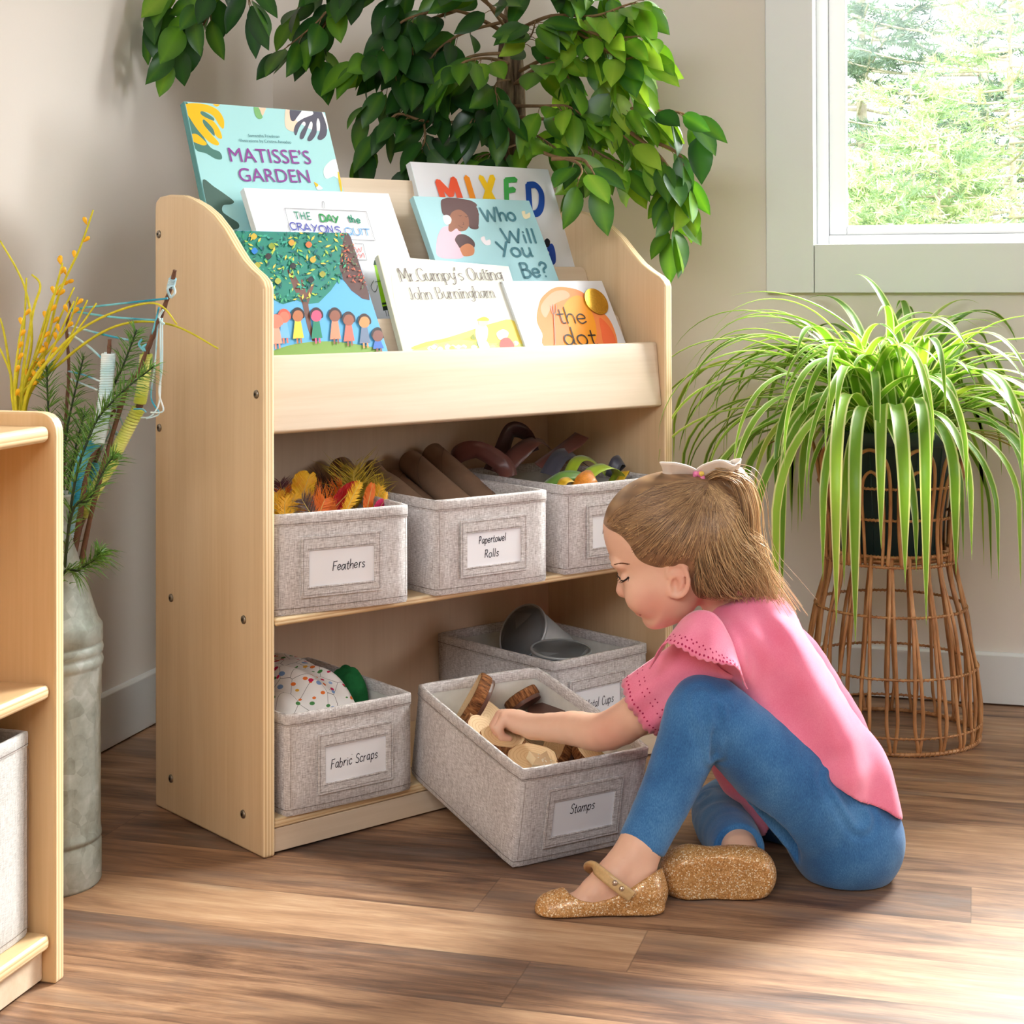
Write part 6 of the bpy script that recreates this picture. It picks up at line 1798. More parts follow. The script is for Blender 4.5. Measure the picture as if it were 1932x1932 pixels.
# trunk of the body, inside the clothes
for dd in (-.034, .034):
    F.chain([g3(1585, 1545, 2.165 + dd), g3(1550, 1440, 2.165 + dd), g3(1480, 1300, 2.165 + dd), g3(1415, 1195, 2.165 + dd)], [rp(92), rp(86), rp(80), rp(56)], .03, n=3)
F.chain([g3(1400, 1185, 2.165), g3(1352, 1112, 2.145)], [rp(50), rp(42)], .03)
# near leg: knee up, foot flat
F.chain([g3(1588, 1568, 2.115), g3(1460, 1455, 2.085), g3(1330, 1342, 2.06), g3(1272, 1465, 2.05), g3(1212, 1590, 2.035), g3(1196, 1650, 2.022)], [rp(66), rp(54), rp(46), rp(42), rp(36), rp(31)], .012, n=3)
F.chain([g3(1200, 1660, 2.022), g3(1165, 1682, 2.02), g3(1100, 1706, 2.015), g3(1052, 1717, 2.012)], [rp(36), rp(33), rp(26), rp(18)], .014, n=3)
F.cap(g3(1214, 1690, 2.022), g3(1195, 1660, 2.022), rp(30), rp(30), .01)
F.chain([g3(1206, 1600, 2.03), g3(1162, 1652, 2.022), g3(1108, 1694, 2.016)], [rp(37), rp(35), rp(24)], .012, n=3)
# far leg folded on the floor
F.chain([g3(1570, 1565, 2.235), g3(1470, 1540, 2.29), g3(1378, 1522, 2.305), g3(1372, 1560, 2.19), g3(1392, 1592, 2.10), g3(1402, 1628, 2.06)], [rp(62), rp(50), rp(44), rp(40), rp(34), rp(31)], .012, n=3)
F.chain([g3(1408, 1644, 2.064), g3(1350, 1648, 2.068), g3(1300, 1650, 2.068)], [rp(30), rp(25), rp(20)], .012, n=2)
# near arm
F.chain([g3(1352, 1232, 2.085), g3(1255, 1310, 2.125), g3(1150, 1378, 2.175), g3(1080, 1374, 2.225), g3(1004, 1371, 2.275)], [rp(44), rp(42), rp(37), rp(33), rp(23)], .012, n=4)
# far arm, resting in the lap
F.chain([g3(1412, 1225, 2.245), g3(1420, 1340, 2.30), g3(1432, 1420, 2.27), g3(1465, 1470, 2.22)], [rp(40), rp(36), rp(31), rp(22)], .012, n=3)
F.ell(g3(1480, 1486, 2.205), (CAM_R, CAM_U, CAM_F), (rp(26), rp(24), rp(20)), .012)
# near hand, fingers closing on a slice
F.chain([g3(1004, 1371, 2.275), g3(978, 1362, 2.295), g3(956, 1356, 2.312)], [rp(23), rp(24), rp(19)], .008, n=2)
for dd in (-.014, .0, .014): F.cap(g3(985, 1364, 2.298 + dd), g3(953, 1353, 2.312 + dd), rp(17), rp(13.5), .006)
fing = [((951, 1357, 2.292), (940, 1374, 2.290), (947, 1390, 2.292), (960, 1394, 2.296), 9.4), ((946, 1352, 2.305), (935, 1372, 2.303), (942, 1392, 2.305), (956, 1398, 2.308), 10.4),
        ((945, 1349, 2.320), (933, 1369, 2.319), (939, 1390, 2.320), (953, 1397, 2.322), 10.6), ((948, 1348, 2.335), (936, 1366, 2.335), (940, 1386, 2.336), (953, 1394, 2.337), 10.2)]
for a, b, c, d, r in fing:
    F.cap(g3(*a), g3(*b), rp(r * 1.05, 2.31), rp(r * .95, 2.31), .0022); F.cap(g3(*b), g3(*c), rp(r * .95, 2.31), rp(r * .86, 2.31), .0012); F.cap(g3(*c), g3(*d), rp(r * .86, 2.31), rp(r * .74, 2.31), .0012)
F.chain([g3(990, 1374, 2.325), g3(978, 1386, 2.338), g3(966, 1396, 2.340), g3(955, 1400, 2.338)], [rp(13, 2.33), rp(11, 2.33), rp(10, 2.33), rp(8, 2.33)], .003)
# head
lo = np.minimum(hp3(1080, 1240, 130), hp3(1450, 860, -130)) - .03; hi = np.maximum(hp3(1080, 860, -130), hp3(1450, 1240, 130)) + .03
sl, X, Y, Z = F.sub(lo, hi)
hx, hy, hz = head_px(X, Y, Z)
F.put(sl, (head_sdf(hx, hy, hz) * SH).astype(np.float32), .010)
# ears
def surf_z(x, y, off=0., side=1):
    """height of the head's side over a place of its middle plane"""
    zz = np.arange(125, -1, -1.)
    d = head_sdf(np.full(len(zz), float(x)), np.full(len(zz), float(y)), side * zz) - off
    w = np.argmax(d < 0)
    return float(zz[w]) if d[w] < 0 else 0.
for sg in (1, -1):
    zb = surf_z(1284, 1072, 0, sg) + 4
    helix = [(1264, 1066), (1264, 1050), (1273, 1041), (1286, 1041), (1296, 1052), (1301, 1070), (1299, 1086), (1291, 1098), (1280, 1103), (1270, 1099), (1268, 1088)]
    F.chain([hp3(x - 12, y + 6, sg * (zb + 1 + 9 * max(0, (x - 1266) / 34))) for x, y in helix], [4.4 * SH] * len(helix), .0012, n=2)
    F.ell(hp3(1270, 1078, sg * (zb + 1.5)), (CAM_R, CAM_U, CAM_F), (17 * SH, 29 * SH, 6.0 * SH), .0012)
    F.chain([hp3(1278, 1062, sg * (zb + 6)), hp3(1279, 1082, sg * (zb + 7)), hp3(1272, 1096, sg * (zb + 6))], [3.2 * SH] * 3, .002, n=2)
    F.ell(hp3(1265, 1086, sg * (zb + 6)), (CAM_R, CAM_U, CAM_F), (7.5 * SH, 12 * SH, 8 * SH), .002, 'carve')
body, BP = field_obj('body', F, SKIN.mat, girl, GO, 2)
x, y, z = head_px(BP[:, 0], BP[:, 1], BP[:, 2])
def spot(c, r, pw=1): return np.exp(-(((x - c[0]) / r[0]) ** 2 + ((y - c[1]) / r[1]) ** 2 + ((np.abs(z) - c[2]) / r[2]) ** 2)) * pw
near_head = (y < 1200) & (x < 1330)
bls = np.where(near_head, spot((1222, 1120, 70), (34, 28, 40), .38) + spot((1280, 1078, 80), (22, 34, 40), .36) + spot((1196, 1148, 6), (12, 11, 16), .80) + spot((1174, 1112, 8), (14, 12, 14), .22), 0)
q = BP @ CAM_R
el = np.linalg.norm(BP - g3(1148, 1382, 2.15), axis=1); bls += .30 * np.exp(-(el / .03) ** 2)
kn = np.linalg.norm(BP - g3(942, 1375, 2.31), axis=1); bls += .22 * np.exp(-(kn / .03) ** 2)
set_attr(body, 'blush', np.clip(bls, 0, 1))
# lashes and brows
LASH = plain('dark_lashes', (44, 30, 26), .6, .2); BROW = plain('brown_brow', (112, 74, 52), .8, .1)
for sg in (1, -1):
    m = MB()
    P = [(1166, 1087), (1171, 1087.5), (1177, 1085), (1183, 1079.5)]
    C_ = cr([hp3(a, b, sg * (surf_z(a, b, 0, sg) + 1.0)) - GO for a, b in P], 6)
    m.tube(C_, np.linspace(.0008, .0013, len(C_)), 6)
    for i in range(1, len(C_), 2):
        m.tube([C_[i], C_[i] + SH * (-3 * CAM_R - 3.0 * CAM_U - sg * 2 * CAM_F), C_[i] + SH * (-5.5 * CAM_R - 3.4 * CAM_U - sg * 3 * CAM_F)], [.0004, .0003, .0001], 4)
    m.tube([hp3(1183, 1080, sg * (surf_z(1183, 1080, 0, sg) + .6)) - GO, hp3(1181.5, 1088, sg * (surf_z(1181, 1088, 0, sg) + .4)) - GO], [.0009, .0004], 5)
    m.build('eyelashes', LASH, body, smooth=True)
    m = MB()
    for i in range(26):
        f = i / 25; a, b = 1156 + 24 * f, 1055.5 - 2.5 * math.sin(f * 2.4) + 1.0 * f
        z0 = sg * (surf_z(a, b, 0, sg) + .7)
        m.tube([hp3(a, b + 1.8 * (1 - f), z0) - GO, hp3(a + 5, b - 1.2, sg * (surf_z(a + 5, b, 0, sg) + .9)) - GO], [.0007, .0002], 4)
    m.build('eyebrow', BROW, body, smooth=True)
    m = MB()
    C_ = cr([hp3(a, b, sg * (surf_z(a, b, 0, sg) + .1)) - GO for a, b in ((1195.5, 1148.6), (1199, 1149.8), (1203, 1150), (1206, 1149))], 4)
    m.tube(C_, np.linspace(.0009, .0004, len(C_)), 6)
    m.build('lip_line', plain('lip_line', (150, 74, 70), .6), body, smooth=True)

# ---- leggings
DENIM = NT('blue_leggings')
dc = DENIM.co()
df = DENIM.math('ADD', DENIM.math('MULTIPLY', DENIM.noise(DENIM.map(dc, (900, 900, 300)), 1, 2, .6), .45), DENIM.math('MULTIPLY', DENIM.noise(dc, 16, 3, .5), .55))
DENIM.base(DENIM.ramp(df, [(.34, srgb(40, 88, 140)), (.5, srgb(58, 112, 166)), (.66, srgb(84, 138, 188))]), .85, .2, Sheen_Weight=.25)
DENIM.bump(df, .12, .001)
L = Field(np.minimum.reduce([g3(1150, 1700, 1.99), g3(1720, 1500, 2.0)]) - .12, np.maximum.reduce([g3(1720, 1230, 2.40), g3(1150, 1230, 2.40)]) + .05, .0026)
for dd in (-.040, .040):
    L.chain([g3(1588, 1572, 2.165 + dd), g3(1560, 1470, 2.165 + dd), g3(1525, 1400, 2.165 + dd)], [rp(101), rp(93), rp(86)], .03, n=2)
near = [g3(1588, 1570, 2.115), g3(1525, 1505, 2.098), g3(1450, 1436, 2.082), g3(1385, 1380, 2.07), g3(1326, 1336, 2.06), g3(1295, 1410, 2.055), g3(1262, 1490, 2.048), g3(1228, 1560, 2.04), g3(1206, 1605, 2.034), g3(1196, 1628, 2.03)]
L.chain(near, [rp(100), rp(92), rp(80), rp(68), rp(60.5), rp(56), rp(50), rp(45), rp(43), rp(42)], .016, n=3)
L.cap(g3(1330, 1345, 2.06), g3(1342, 1375, 2.06), rp(56), rp(50), .012)
far = [g3(1575, 1570, 2.235), g3(1480, 1545, 2.285), g3(1372, 1526, 2.305), g3(1366, 1556, 2.20), g3(1385, 1585, 2.125), g3(1396, 1606, 2.088), g3(1400, 1618, 2.07)]
L.chain(far, [rp(88), rp(74), rp(62), rp(57), rp(50), rp(47), rp(46)], .016, n=3)
# buttock resting on the floor
L.ell(g3(1612, 1592, 2.11), (CAM_R, CAM_U, CAM_F), (rp(84), rp(84), rp(78)), .03)
L.ell(g3(1600, 1585, 2.22), (CAM_R, CAM_U, CAM_F), (rp(84), rp(80), rp(76)), .03)
X, Y, Z = np.meshgrid(*L.coords(), indexing='ij', sparse=True)
# soft creases at knee and hip
def crease(a, b, depth, width, wl, ph=0):
    a, b = np.array(a), np.array(b); d = b - a; L2 = d @ d
    t = np.clip(((X - a[0]) * d[0] + (Y - a[1]) * d[1] + (Z - a[2]) * d[2]) / L2, 0, 1)
    q = np.sqrt((X - a[0] - t * d[0]) ** 2 + (Y - a[1] - t * d[1]) ** 2 + (Z - a[2] - t * d[2]) ** 2)
    return depth * np.exp(-(q / width) ** 2) * np.sin(q * 2 * math.pi / wl + ph)
for a, b, dp_, w_, wl in ((g3(1322, 1318, 2.02), g3(1345, 1420, 2.03), .0016, .022, .016), (g3(1352, 1340, 2.02), g3(1348, 1430, 2.03), .0016, .018, .014), (g3(1575, 1470, 2.05), g3(1625, 1545, 2.05), .0022, .026, .018), (g3(1320, 1500, 2.24), g3(1400, 1560, 2.16), .0022, .03, .02)):
    L.v += crease(a, b, dp_, w_, wl).astype(np.float32)
def halfspace(Fl, p, n, k=.002):
    """cut away what lies beyond a plane"""
    X, Y, Z = np.meshgrid(*Fl.coords(), indexing='ij', sparse=True)
    return ((X - p[0]) * n[0] + (Y - p[1]) * n[1] + (Z - p[2]) * n[2]).astype(np.float32)
def dist_to(Fl, c):
    X, Y, Z = np.meshgrid(*Fl.coords(), indexing='ij', sparse=True)
    return np.sqrt((X - c[0]) ** 2 + (Y - c[1]) ** 2 + (Z - c[2]) ** 2)
n1 = near[-1] - near[-3]; n1 /= np.linalg.norm(n1)
c1 = g3(1210, 1596, 2.036)
L.v = np.where(dist_to(L, c1) < .09, np.maximum(L.v, halfspace(L, c1, n1)), L.v)
n2 = far[-1] - far[-3]; n2 /= np.linalg.norm(n2)
c2 = g3(1396, 1606, 2.092)
L.v = np.where(dist_to(L, c2) < .075, np.maximum(L.v, halfspace(L, c2, n2)), L.v)
def on_floor(z0):
    def f(P):
        P = P.copy(); lo = P[:, 2] < z0
        P[lo, 2] = z0 + (P[lo, 2] - z0) * .04
        P[:, 2] = np.maximum(P[:, 2], z0 - .0005)
        return P
    return f
leg, LP = field_obj('leggings', L, DENIM.mat, girl, GO, 2, on_floor(.0015))
m = MB()
sp = [(1572, 1648), (1600, 1652), (1630, 1645), (1655, 1628), (1672, 1608)]
m.tube(cr([on_leg for on_leg in [g3(x, y, 2.04) - GO for x, y in sp]], 6), .0004, 4)

# ---- pink top
PINK = NT('pink_cotton')
pc = PINK.co()
pf = PINK.math('ADD', PINK.math('MULTIPLY', PINK.noise(PINK.map(pc, (600, 600, 600)), 1, 2, .6), .3), PINK.math('MULTIPLY', PINK.noise(pc, 14, 3, .5), .7))
PINK.base(PINK.ramp(pf, [(.36, srgb(238, 122, 154)), (.64, srgb(248, 148, 176))]), .85, .2, Sheen_Weight=.3)
PINK.bump(PINK.noise(PINK.map(pc, (900, 900, 900)), 1, 2, .6), .12, .0008)
S = Field(np.minimum.reduce([g3(1240, 1580, 2.0), g3(1730, 1560, 2.02)]) - .06, np.maximum.reduce([g3(1730, 1080, 2.36), g3(1240, 1080, 2.40)]) + .03, .0026)
for dd in (-.042, .042):
    S.chain([g3(1588, 1545, 2.165 + dd), g3(1570, 1490, 2.165 + dd), g3(1530, 1400, 2.165 + dd), g3(1478, 1290, 2.165 + dd), g3(1440, 1225, 2.165 + dd), g3(1405, 1180, 2.165 + dd * .8)], [rp(112), rp(112), rp(106), rp(94), rp(84), rp(62)], .03, n=3)
S.cap(g3(1420, 1200, 2.165), g3(1368, 1225, 2.085), rp(70), rp(56), .03)
S.cap(g3(1430, 1195, 2.165), g3(1415, 1220, 2.245), rp(70), rp(56), .03)
S.chain([g3(1420, 1290, 2.165), g3(1408, 1400, 2.17), g3(1430, 1480, 2.17), g3(1452, 1535, 2.172)], [rp(80), rp(72), rp(56), rp(40)], .03, n=3)
X, Y, Z = np.meshgrid(*S.coords(), indexing='ij', sparse=True)
sx = 1270 + ((X - HO[0]) * CAM_R[0] + (Y - HO[1]) * CAM_R[1] + (Z - HO[2]) * CAM_R[2]) / SH
sy = 1040 - ((X - HO[0]) * CAM_U[0] + (Y - HO[1]) * CAM_U[1] + (Z - HO[2]) * CAM_U[2]) / SH
sz = ((X - HO[0]) * CAM_F[0] + (Y - HO[1]) * CAM_F[1] + (Z - HO[2]) * CAM_F[2])
ax = (sx - 1390) * .443 + (sy - 1150) * .897          # along the back
pp = (sx - 1390) * .897 - (sy - 1150) * .443          # across it
fold = .0055 * np.sin(pp / 17. + .012 * ax + 14 * sz + 1.2 * np.sin(ax / 60.)) * np.clip(ax / 120, .3, 1) + .0026 * np.sin(pp / 8.5 - .01 * ax + 30 * sz) * np.exp(-((ax - 40) / 60) ** 2)
fold += .0036 * np.sin((ax - .5 * pp) / 13.) * np.exp(-((ax - 330) / 70) ** 2 - ((pp + 30) / 90) ** 2)
S.v += fold.astype(np.float32)
# hem along the thigh and hip, and the neck opening
hy_ = np.interp(sx, [1440, 1490, 1545, 1600, 1650, 1700], [1620, 1392, 1440, 1474, 1497, 1534])
S.v = np.maximum(S.v, ((sy - hy_) * SH * .8).astype(np.float32))
S.v = np.maximum(S.v, ((1118 + (1400 - sx) * .42 - sy) * SH * .9 + 0 * sz).astype(np.float32))
shirt, _ = field_obj('pink_top', S, PINK.mat, girl, GO, 2)
EYE = plain('eyelet_holes', (176, 44, 84), .9, .1)
def cloth(name, G, mat=PINK.mat, th=.0016):
    o = MB().grid(G).build(name, mat, shirt, smooth=True, thick=th); return o
def frill(name, seam, edge, waves, amp, scal, nu=120, nv=14, dots=True):
    """gathered strip between two curves, with a scalloped edge and eyelets"""
    A, B = cr([g3(*p) for p in seam], 24), cr([g3(*p) for p in edge], 24)
    ia, ib = np.linspace(0, len(A) - 1, nu), np.linspace(0, len(B) - 1, nu)
    f = lambda P, t: np.stack([np.interp(t, range(len(P)), P[:, i]) for i in range(3)], 1)
    A, B = f(A, ia), f(B, ib)
    out = -CAM_F + .25 * CAM_U
    G = np.zeros((nu, nv, 3))
    dm = MB()
    for i in range(nu):
        u = i / (nu - 1)
        for j in range(nv):
            v = j / (nv - 1)
            p = A[i] * (1 - v) + B[i] * v
            p = p + out * (.010 * math.sin(math.pi * v * .55) + amp * v * math.sin(2 * math.pi * waves * u))
            if v > .9: p = p + (B[i] - A[i]) / np.linalg.norm(B[i] - A[i]) * .0028 * abs(math.sin(math.pi * scal * u)) * (v - .9) * 10
            G[i, j] = p
    if dots:
        N_ = np.cross(np.gradient(G, axis=0), np.gradient(G, axis=1)); N_ /= np.linalg.norm(N_, axis=2)[:, :, None] + 1e-9
        if (N_[nu // 2, nv // 2] @ out) < 0: N_ = -N_
        rn = random.Random(3)
        for row, off, nd in ((.93, 0, scal * 2), (.80, .5, int(scal * 1.2)), (.74, 0, int(scal * 1.2))):
            for k in range(nd):
                i = int((k + off) / nd * (nu - 1)); i = min(nu - 1, max(0, i)); j = row * (nv - 1); j0 = int(j); fj = j - j0
                p = G[i, j0] * (1 - fj) + G[i, min(j0 + 1, nv - 1)] * fj; n_ = N_[i, j0]
                t1 = np.cross(n_, [0, 0, 1]); t1 /= np.linalg.norm(t1); t2 = np.cross(n_, t1)
                rr = .0014 if row > .9 else .0011
                c0 = p + n_ * .0011
                dm.add([c0 - GO + rr * (math.cos(a) * t1 + 1.2 * math.sin(a) * t2) for a in np.arange(8) * math.pi / 4], [tuple(range(8))])
    o = cloth(name, G - GO)
    if dots: dm.build('eyelets', EYE, o)
    return o
# sleeve: a flared tube round the upper arm
def sleeve():
    a, b = g3(1362, 1222, 2.085), g3(1219, 1325, 2.142)
    d = (b - a) / np.linalg.norm(b - a)
    s1 = np.cross(d, CAM_U); s1 /= np.linalg.norm(s1); s2 = np.cross(s1, d)
    nu, nv = 96, 16
    G = np.zeros((nu + 1, nv, 3)); dm = MB()
    for i in range(nu + 1):
        th = 2 * math.pi * i / nu
        for j in range(nv):
            v = j / (nv - 1)
            r = rp(58) * (1 - v) + rp(56) * v + .0022 * v * math.sin(7 * th) + .003 * v * math.sin(3 * th + 1)
            c = a + (b - a) * v
            p = c + r * (math.cos(th) * s1 + math.sin(th) * s2) - .006 * v * CAM_U * (1 - math.sin(th)) * .5
            if v > .9: p = p + d * .0030 * abs(math.sin(12 * th / 1.0)) * (v - .9) * 10
            G[i, j] = p
            if i % 2 == 0 and j in (nv - 2, nv - 4, nv - 5) and (j == nv - 2 or i % 6 != 0):
                n_ = math.cos(th) * s1 + math.sin(th) * s2
                t2 = np.cross(n_, d); c0 = p + n_ * .0012; rr = .0013 if j == nv - 2 else .0010
                dm.add([c0 - GO + rr * (math.cos(q) * t2 + 1.2 * math.sin(q) * d) for q in np.arange(8) * math.pi / 4], [tuple(range(8))])
    o = cloth('sleeve', G - GO); dm.build('eyelets', EYE, o)
sleeve()
frill('shoulder_frill', [(1268, 1196, 2.10), (1288, 1168, 2.075), (1316, 1152, 2.055), (1350, 1160, 2.045), (1376, 1200, 2.045), (1394, 1250, 2.05), (1402, 1290, 2.055)],
      [(1224, 1262, 2.075), (1252, 1214, 2.045), (1284, 1222, 2.025), (1318, 1241, 2.015), (1355, 1250, 2.015), (1388, 1260, 2.022), (1408, 1300, 2.035)], 4, .0035, 15)
frill('far_shoulder_frill', [(1470, 1150, 2.235), (1490, 1185, 2.255), (1500, 1215, 2.26)], [(1500, 1165, 2.25), (1514, 1200, 2.265), (1518, 1228, 2.27)], 2, .002, 6, 40, 8, False)
# gathers of the yoke and the little button at the nape
m = MB()
m.lathe([(0, .0016), (.0026, .0014), (.0034, .0006), (.0036, 0)], M=Matrix.Translation((g3(1394, 1120, 2.10) - GO).tolist()) @ rot_to((-CAM_F + .5 * CAM_U)), seg=16)
m.build('nape_button', plain('pink_button', (226, 96, 132), .35), shirt, smooth=True)

# ---- shoes
GLIT = NT('glitter_jelly')
gv = GLIT.new('ShaderNodeTexVoronoi'); gv.inputs['Scale'].default_value = 800; GLIT.l(GLIT.co(), gv.inputs['Vector'])
cx_ = GLIT.sep(gv.outputs['Color'])
gcol = GLIT.ramp(cx_[0], [(0, srgb(168, 114, 58)), (.5, srgb(196, 142, 82)), (.85, srgb(216, 168, 112)), (.96, srgb(250, 234, 204))])
GLIT.base(gcol, .32, .5)
GLIT.l(GLIT.ramp(cx_[1], [(.55, (0, 0, 0, 1)), (.75, (.30, .30, .30, 1))]), GLIT.b.inputs['Metallic'])
GLIT.l(GLIT.ramp(cx_[2], [(0, (.15, .15, .15, 1)), (1, (.5, .5, .5, 1))]), GLIT.b.inputs['Roughness'])
gn = GLIT.new('ShaderNodeBump'); gn.inputs['Strength'].default_value = .35; gn.inputs['Distance'].default_value = .002
GLIT.l(cx_[1], gn.inputs['Height']); GLIT.l(gn.outputs[0], GLIT.b.inputs['Normal'])
F1 = Field(g3(1130, 1700, 2.03) - .15, g3(1130, 1690, 2.03) + .15, .0022)
for dd in (-.011, .011):
    F1.chain([g3(1040, 1716, 2.006 + dd), g3(1098, 1704, 2.011 + dd), g3(1160, 1690, 2.015 + dd), g3(1214, 1680, 2.018 + dd)], [rp(30), rp(35), rp(37), rp(38)], .012, n=3)
    F1.cap(g3(1216, 1680, 2.018 + dd * .7), g3(1212, 1645, 2.022 + dd * .7), rp(38), rp(34), .012)
    F1.chain([g3(1052, 1728, 2.006 + dd), g3(1130, 1722, 2.010 + dd), g3(1222, 1712, 2.012 + dd)], [rp(29), rp(29), rp(31)], .008, n=2)
X, Y, Z = np.meshgrid(*F1.coords(), indexing='ij', sparse=True)
def scr(X, Y, Z):
    dx, dy, dz = X - CAM_C[0], Y - CAM_C[1], Z - CAM_C[2]
    f = dx * CAM_F[0] + dy * CAM_F[1] + dz * CAM_F[2]
    return CXP + FPX * (dx * CAM_R[0] + dy * CAM_R[1] + dz * CAM_R[2]) / f, CYP - FPX * (dx * CAM_U[0] + dy * CAM_U[1] + dz * CAM_U[2]) / f
x_, y_ = scr(X, Y, Z)
top = np.interp(x_, [1000, 1056, 1074, 1095, 1120, 1150, 1190, 1225, 1250, 1270], [1600, 1664, 1686, 1699, 1703, 1696, 1676, 1652, 1636, 1630])
F1.v = np.maximum(F1.v, ((top - y_) * rp(1) * .9).astype(np.float32))
F1.v = np.maximum(F1.v, -(Z - .0015).astype(np.float32) + 0 * F1.v)
shoe, _ = field_obj('shoe', F1, GLIT.mat, girl, GO, 2)
STR = plain('clear_gold_strap', (206, 170, 120), .3, .5, .12, 200)
sp_ = [g3(1128, 1645, 2.06), g3(1112, 1636, 2.035), g3(1118, 1634, 2.008), g3(1140, 1652, 1.985), g3(1168, 1674, 1.975), g3(1192, 1692, 1.975)]
C_ = cr(sp_, 10); T_ = np.gradient(C_, axis=0); T_ /= np.linalg.norm(T_, axis=1)[:, None]
wv = np.cross(T_, -CAM_F); wv /= np.linalg.norm(wv, axis=1)[:, None]
G = C_[:, None] + wv[:, None] * (np.linspace(-1, 1, 5) * .0068)[None, :, None]
stp = MB().grid(G - GO).build('strap', STR, shoe, smooth=True, thick=.003)
m = MB()
for px_, py_ in ((1160, 1666), (1173, 1677)): m.lathe([(0, .002), (.0022, .0016), (.0034, 0)], M=Matrix.Translation((g3(px_, py_, 1.973) - GO).tolist()) @ rot_to(-CAM_F), seg=14)
m.build('snaps', plain('snap_metal', (214, 190, 170), .25, .5, Metallic=.7), stp, smooth=True)
F2 = Field(g3(1360, 1650, 2.06) - .14, g3(1360, 1650, 2.06) + .14, .0022)
for dy in (-5, 5):
    F2.chain([g3(1416, 1648 + dy, 2.054), g3(1380, 1648 + dy, 2.052), g3(1340, 1648 + dy, 2.052), g3(1300, 1648 + dy, 2.056), g3(1286, 1648 + dy, 2.058)], [rp(43), rp(45), rp(42), rp(47), rp(40)], .012, n=2)
X, Y, Z = np.meshgrid(*F2.coords(), indexing='ij', sparse=True)
dep = (X - CAM_C[0]) * CAM_F[0] + (Y - CAM_C[1]) * CAM_F[1] + (Z - CAM_C[2]) * CAM_F[2]
x_, y_ = scr(X, Y, Z)
F2.v = np.maximum(F2.v, (2.031 - dep + .0035 * np.exp(-((x_ - 1345) / 26.) ** 2)).astype(np.float32))
F2.v = np.maximum(F2.v, np.minimum((dep - 2.072), ((1618 + 0 * x_) - y_) * rp(1) + (dep - 2.06)).astype(np.float32))
F2.v = np.maximum(F2.v, -(Z - .0015).astype(np.float32) + 0 * F2.v)
field_obj('shoe', F2, GLIT.mat, girl, GO, 2)
m = MB()
C_ = cr([g3(1352, 1608, 2.075), g3(1372, 1594, 2.07), g3(1400, 1590, 2.062), g3(1425, 1606, 2.06)], 8); T_ = np.gradient(C_, axis=0); T_ /= np.linalg.norm(T_, axis=1)[:, None]

# ---- hair
HAIR = NT('light_brown_hair')
ha = HAIR.new('ShaderNodeAttribute'); ha.attribute_name = 'tone'
HAIR.base(HAIR.ramp(ha.outputs['Fac'], [(0, srgb(92, 66, 48)), (.4, srgb(142, 108, 78)), (.75, srgb(190, 152, 108)), (1, srgb(228, 192, 142))]), .42, .5)
hairline = [(1143, 978), (1150, 985), (1170, 992), (1190, 1012), (1204, 1036), (1226, 1046), (1250, 1048), (1262, 1044), (1275, 1040), (1292, 1050), (1300, 1066), (1304, 1088), (1312, 1106), (1330, 1118), (1360, 1110), (1420, 1100), (1450, 1000), (1420, 880), (1300, 860), (1180, 900), (1140, 950)]
HM = poly_sd(*np.meshgrid(gx, gy, indexing='ij'), cr(hairline, 3, True))
def hair_sdf(x, y, z):
    mk = lookup(HM, x, y)
    th = np.clip(mk / 16., -1, 1)
    return head_sdf(x, y, z) - (2.2 + 4.2 * th)
H = Field(np.minimum(hp3(1080, 1240, 130), hp3(1450, 850, -130)) - .01, np.maximum(hp3(1080, 850, -130), hp3(1520, 1240, 130)) + .04, .0024)
sl, X, Y, Z = H.sub(H.lo, H.lo + H.h * H.n)
hx, hy, hz = head_px(X, Y, Z)
H.v[sl] = (hair_sdf(hx, hy, hz) * SH).astype(np.float32)
H.chain([hp3(1325, 908), hp3(1352, 895), hp3(1385, 905), hp3(1404, 950), hp3(1408, 1000), hp3(1420, 1050), hp3(1445, 1105), hp3(1465, 1140)], [r * SH for r in (14, 22, 26, 26, 24, 20, 14, 5)], .006, n=3)
H.chain([hp3(1358, 1020, 20), hp3(1376, 1066, 24), hp3(1396, 1098, 22), hp3(1436, 1128, 14)], [r * SH for r in (34, 34, 24, 8)], .010, n=2)
H.chain([hp3(1330, 1060, 58), hp3(1345, 1098, 52), hp3(1360, 1112, 46)], [r * SH for r in (30, 20, 8)], .010, n=2)
hair, HP = field_obj('hair', H, HAIR.mat, girl, GO, 3)
rn = random.Random(12)
xx, yy, zz = head_px(HP[:, 0], HP[:, 1], HP[:, 2])
nz_ = np.sin(xx / 7. + yy / 19.) * .08 + np.sin(np.arctan2(yy - 905, xx - 1330) * 46) * .10
set_attr(hair, 'tone', np.clip(.40 + np.clip((xx - 1395) / 120, -.05, .35) + nz_, 0, 1))  # hair at the back paler: light on it painted into the tone
def hair_z(x, y, side=1, off=1.0):
    zs_ = np.arange(132, -1, -1.)
    d = hair_sdf(np.full(len(zs_), float(x)), np.full(len(zs_), float(y)), side * zs_)
    w = np.argmax(d < 0)
    return side * (zs_[w] + off) if d[w] < 0 else 0.
sm, tn = MB(), []
def strand(P, r0, tone, taper=True):
    n0 = sm.n
    q = cr(P, 4)
    sm.tube(q, np.linspace(r0, r0 * (.35 if taper else .9), len(q)), 3, cap=False)
    tn.extend([tone] * (sm.n - n0))
tie = (1330, 903)
topc = cr([(1143, 980), (1158, 957), (1190, 932), (1225, 913), (1265, 902), (1305, 900), (1330, 904)], 6)
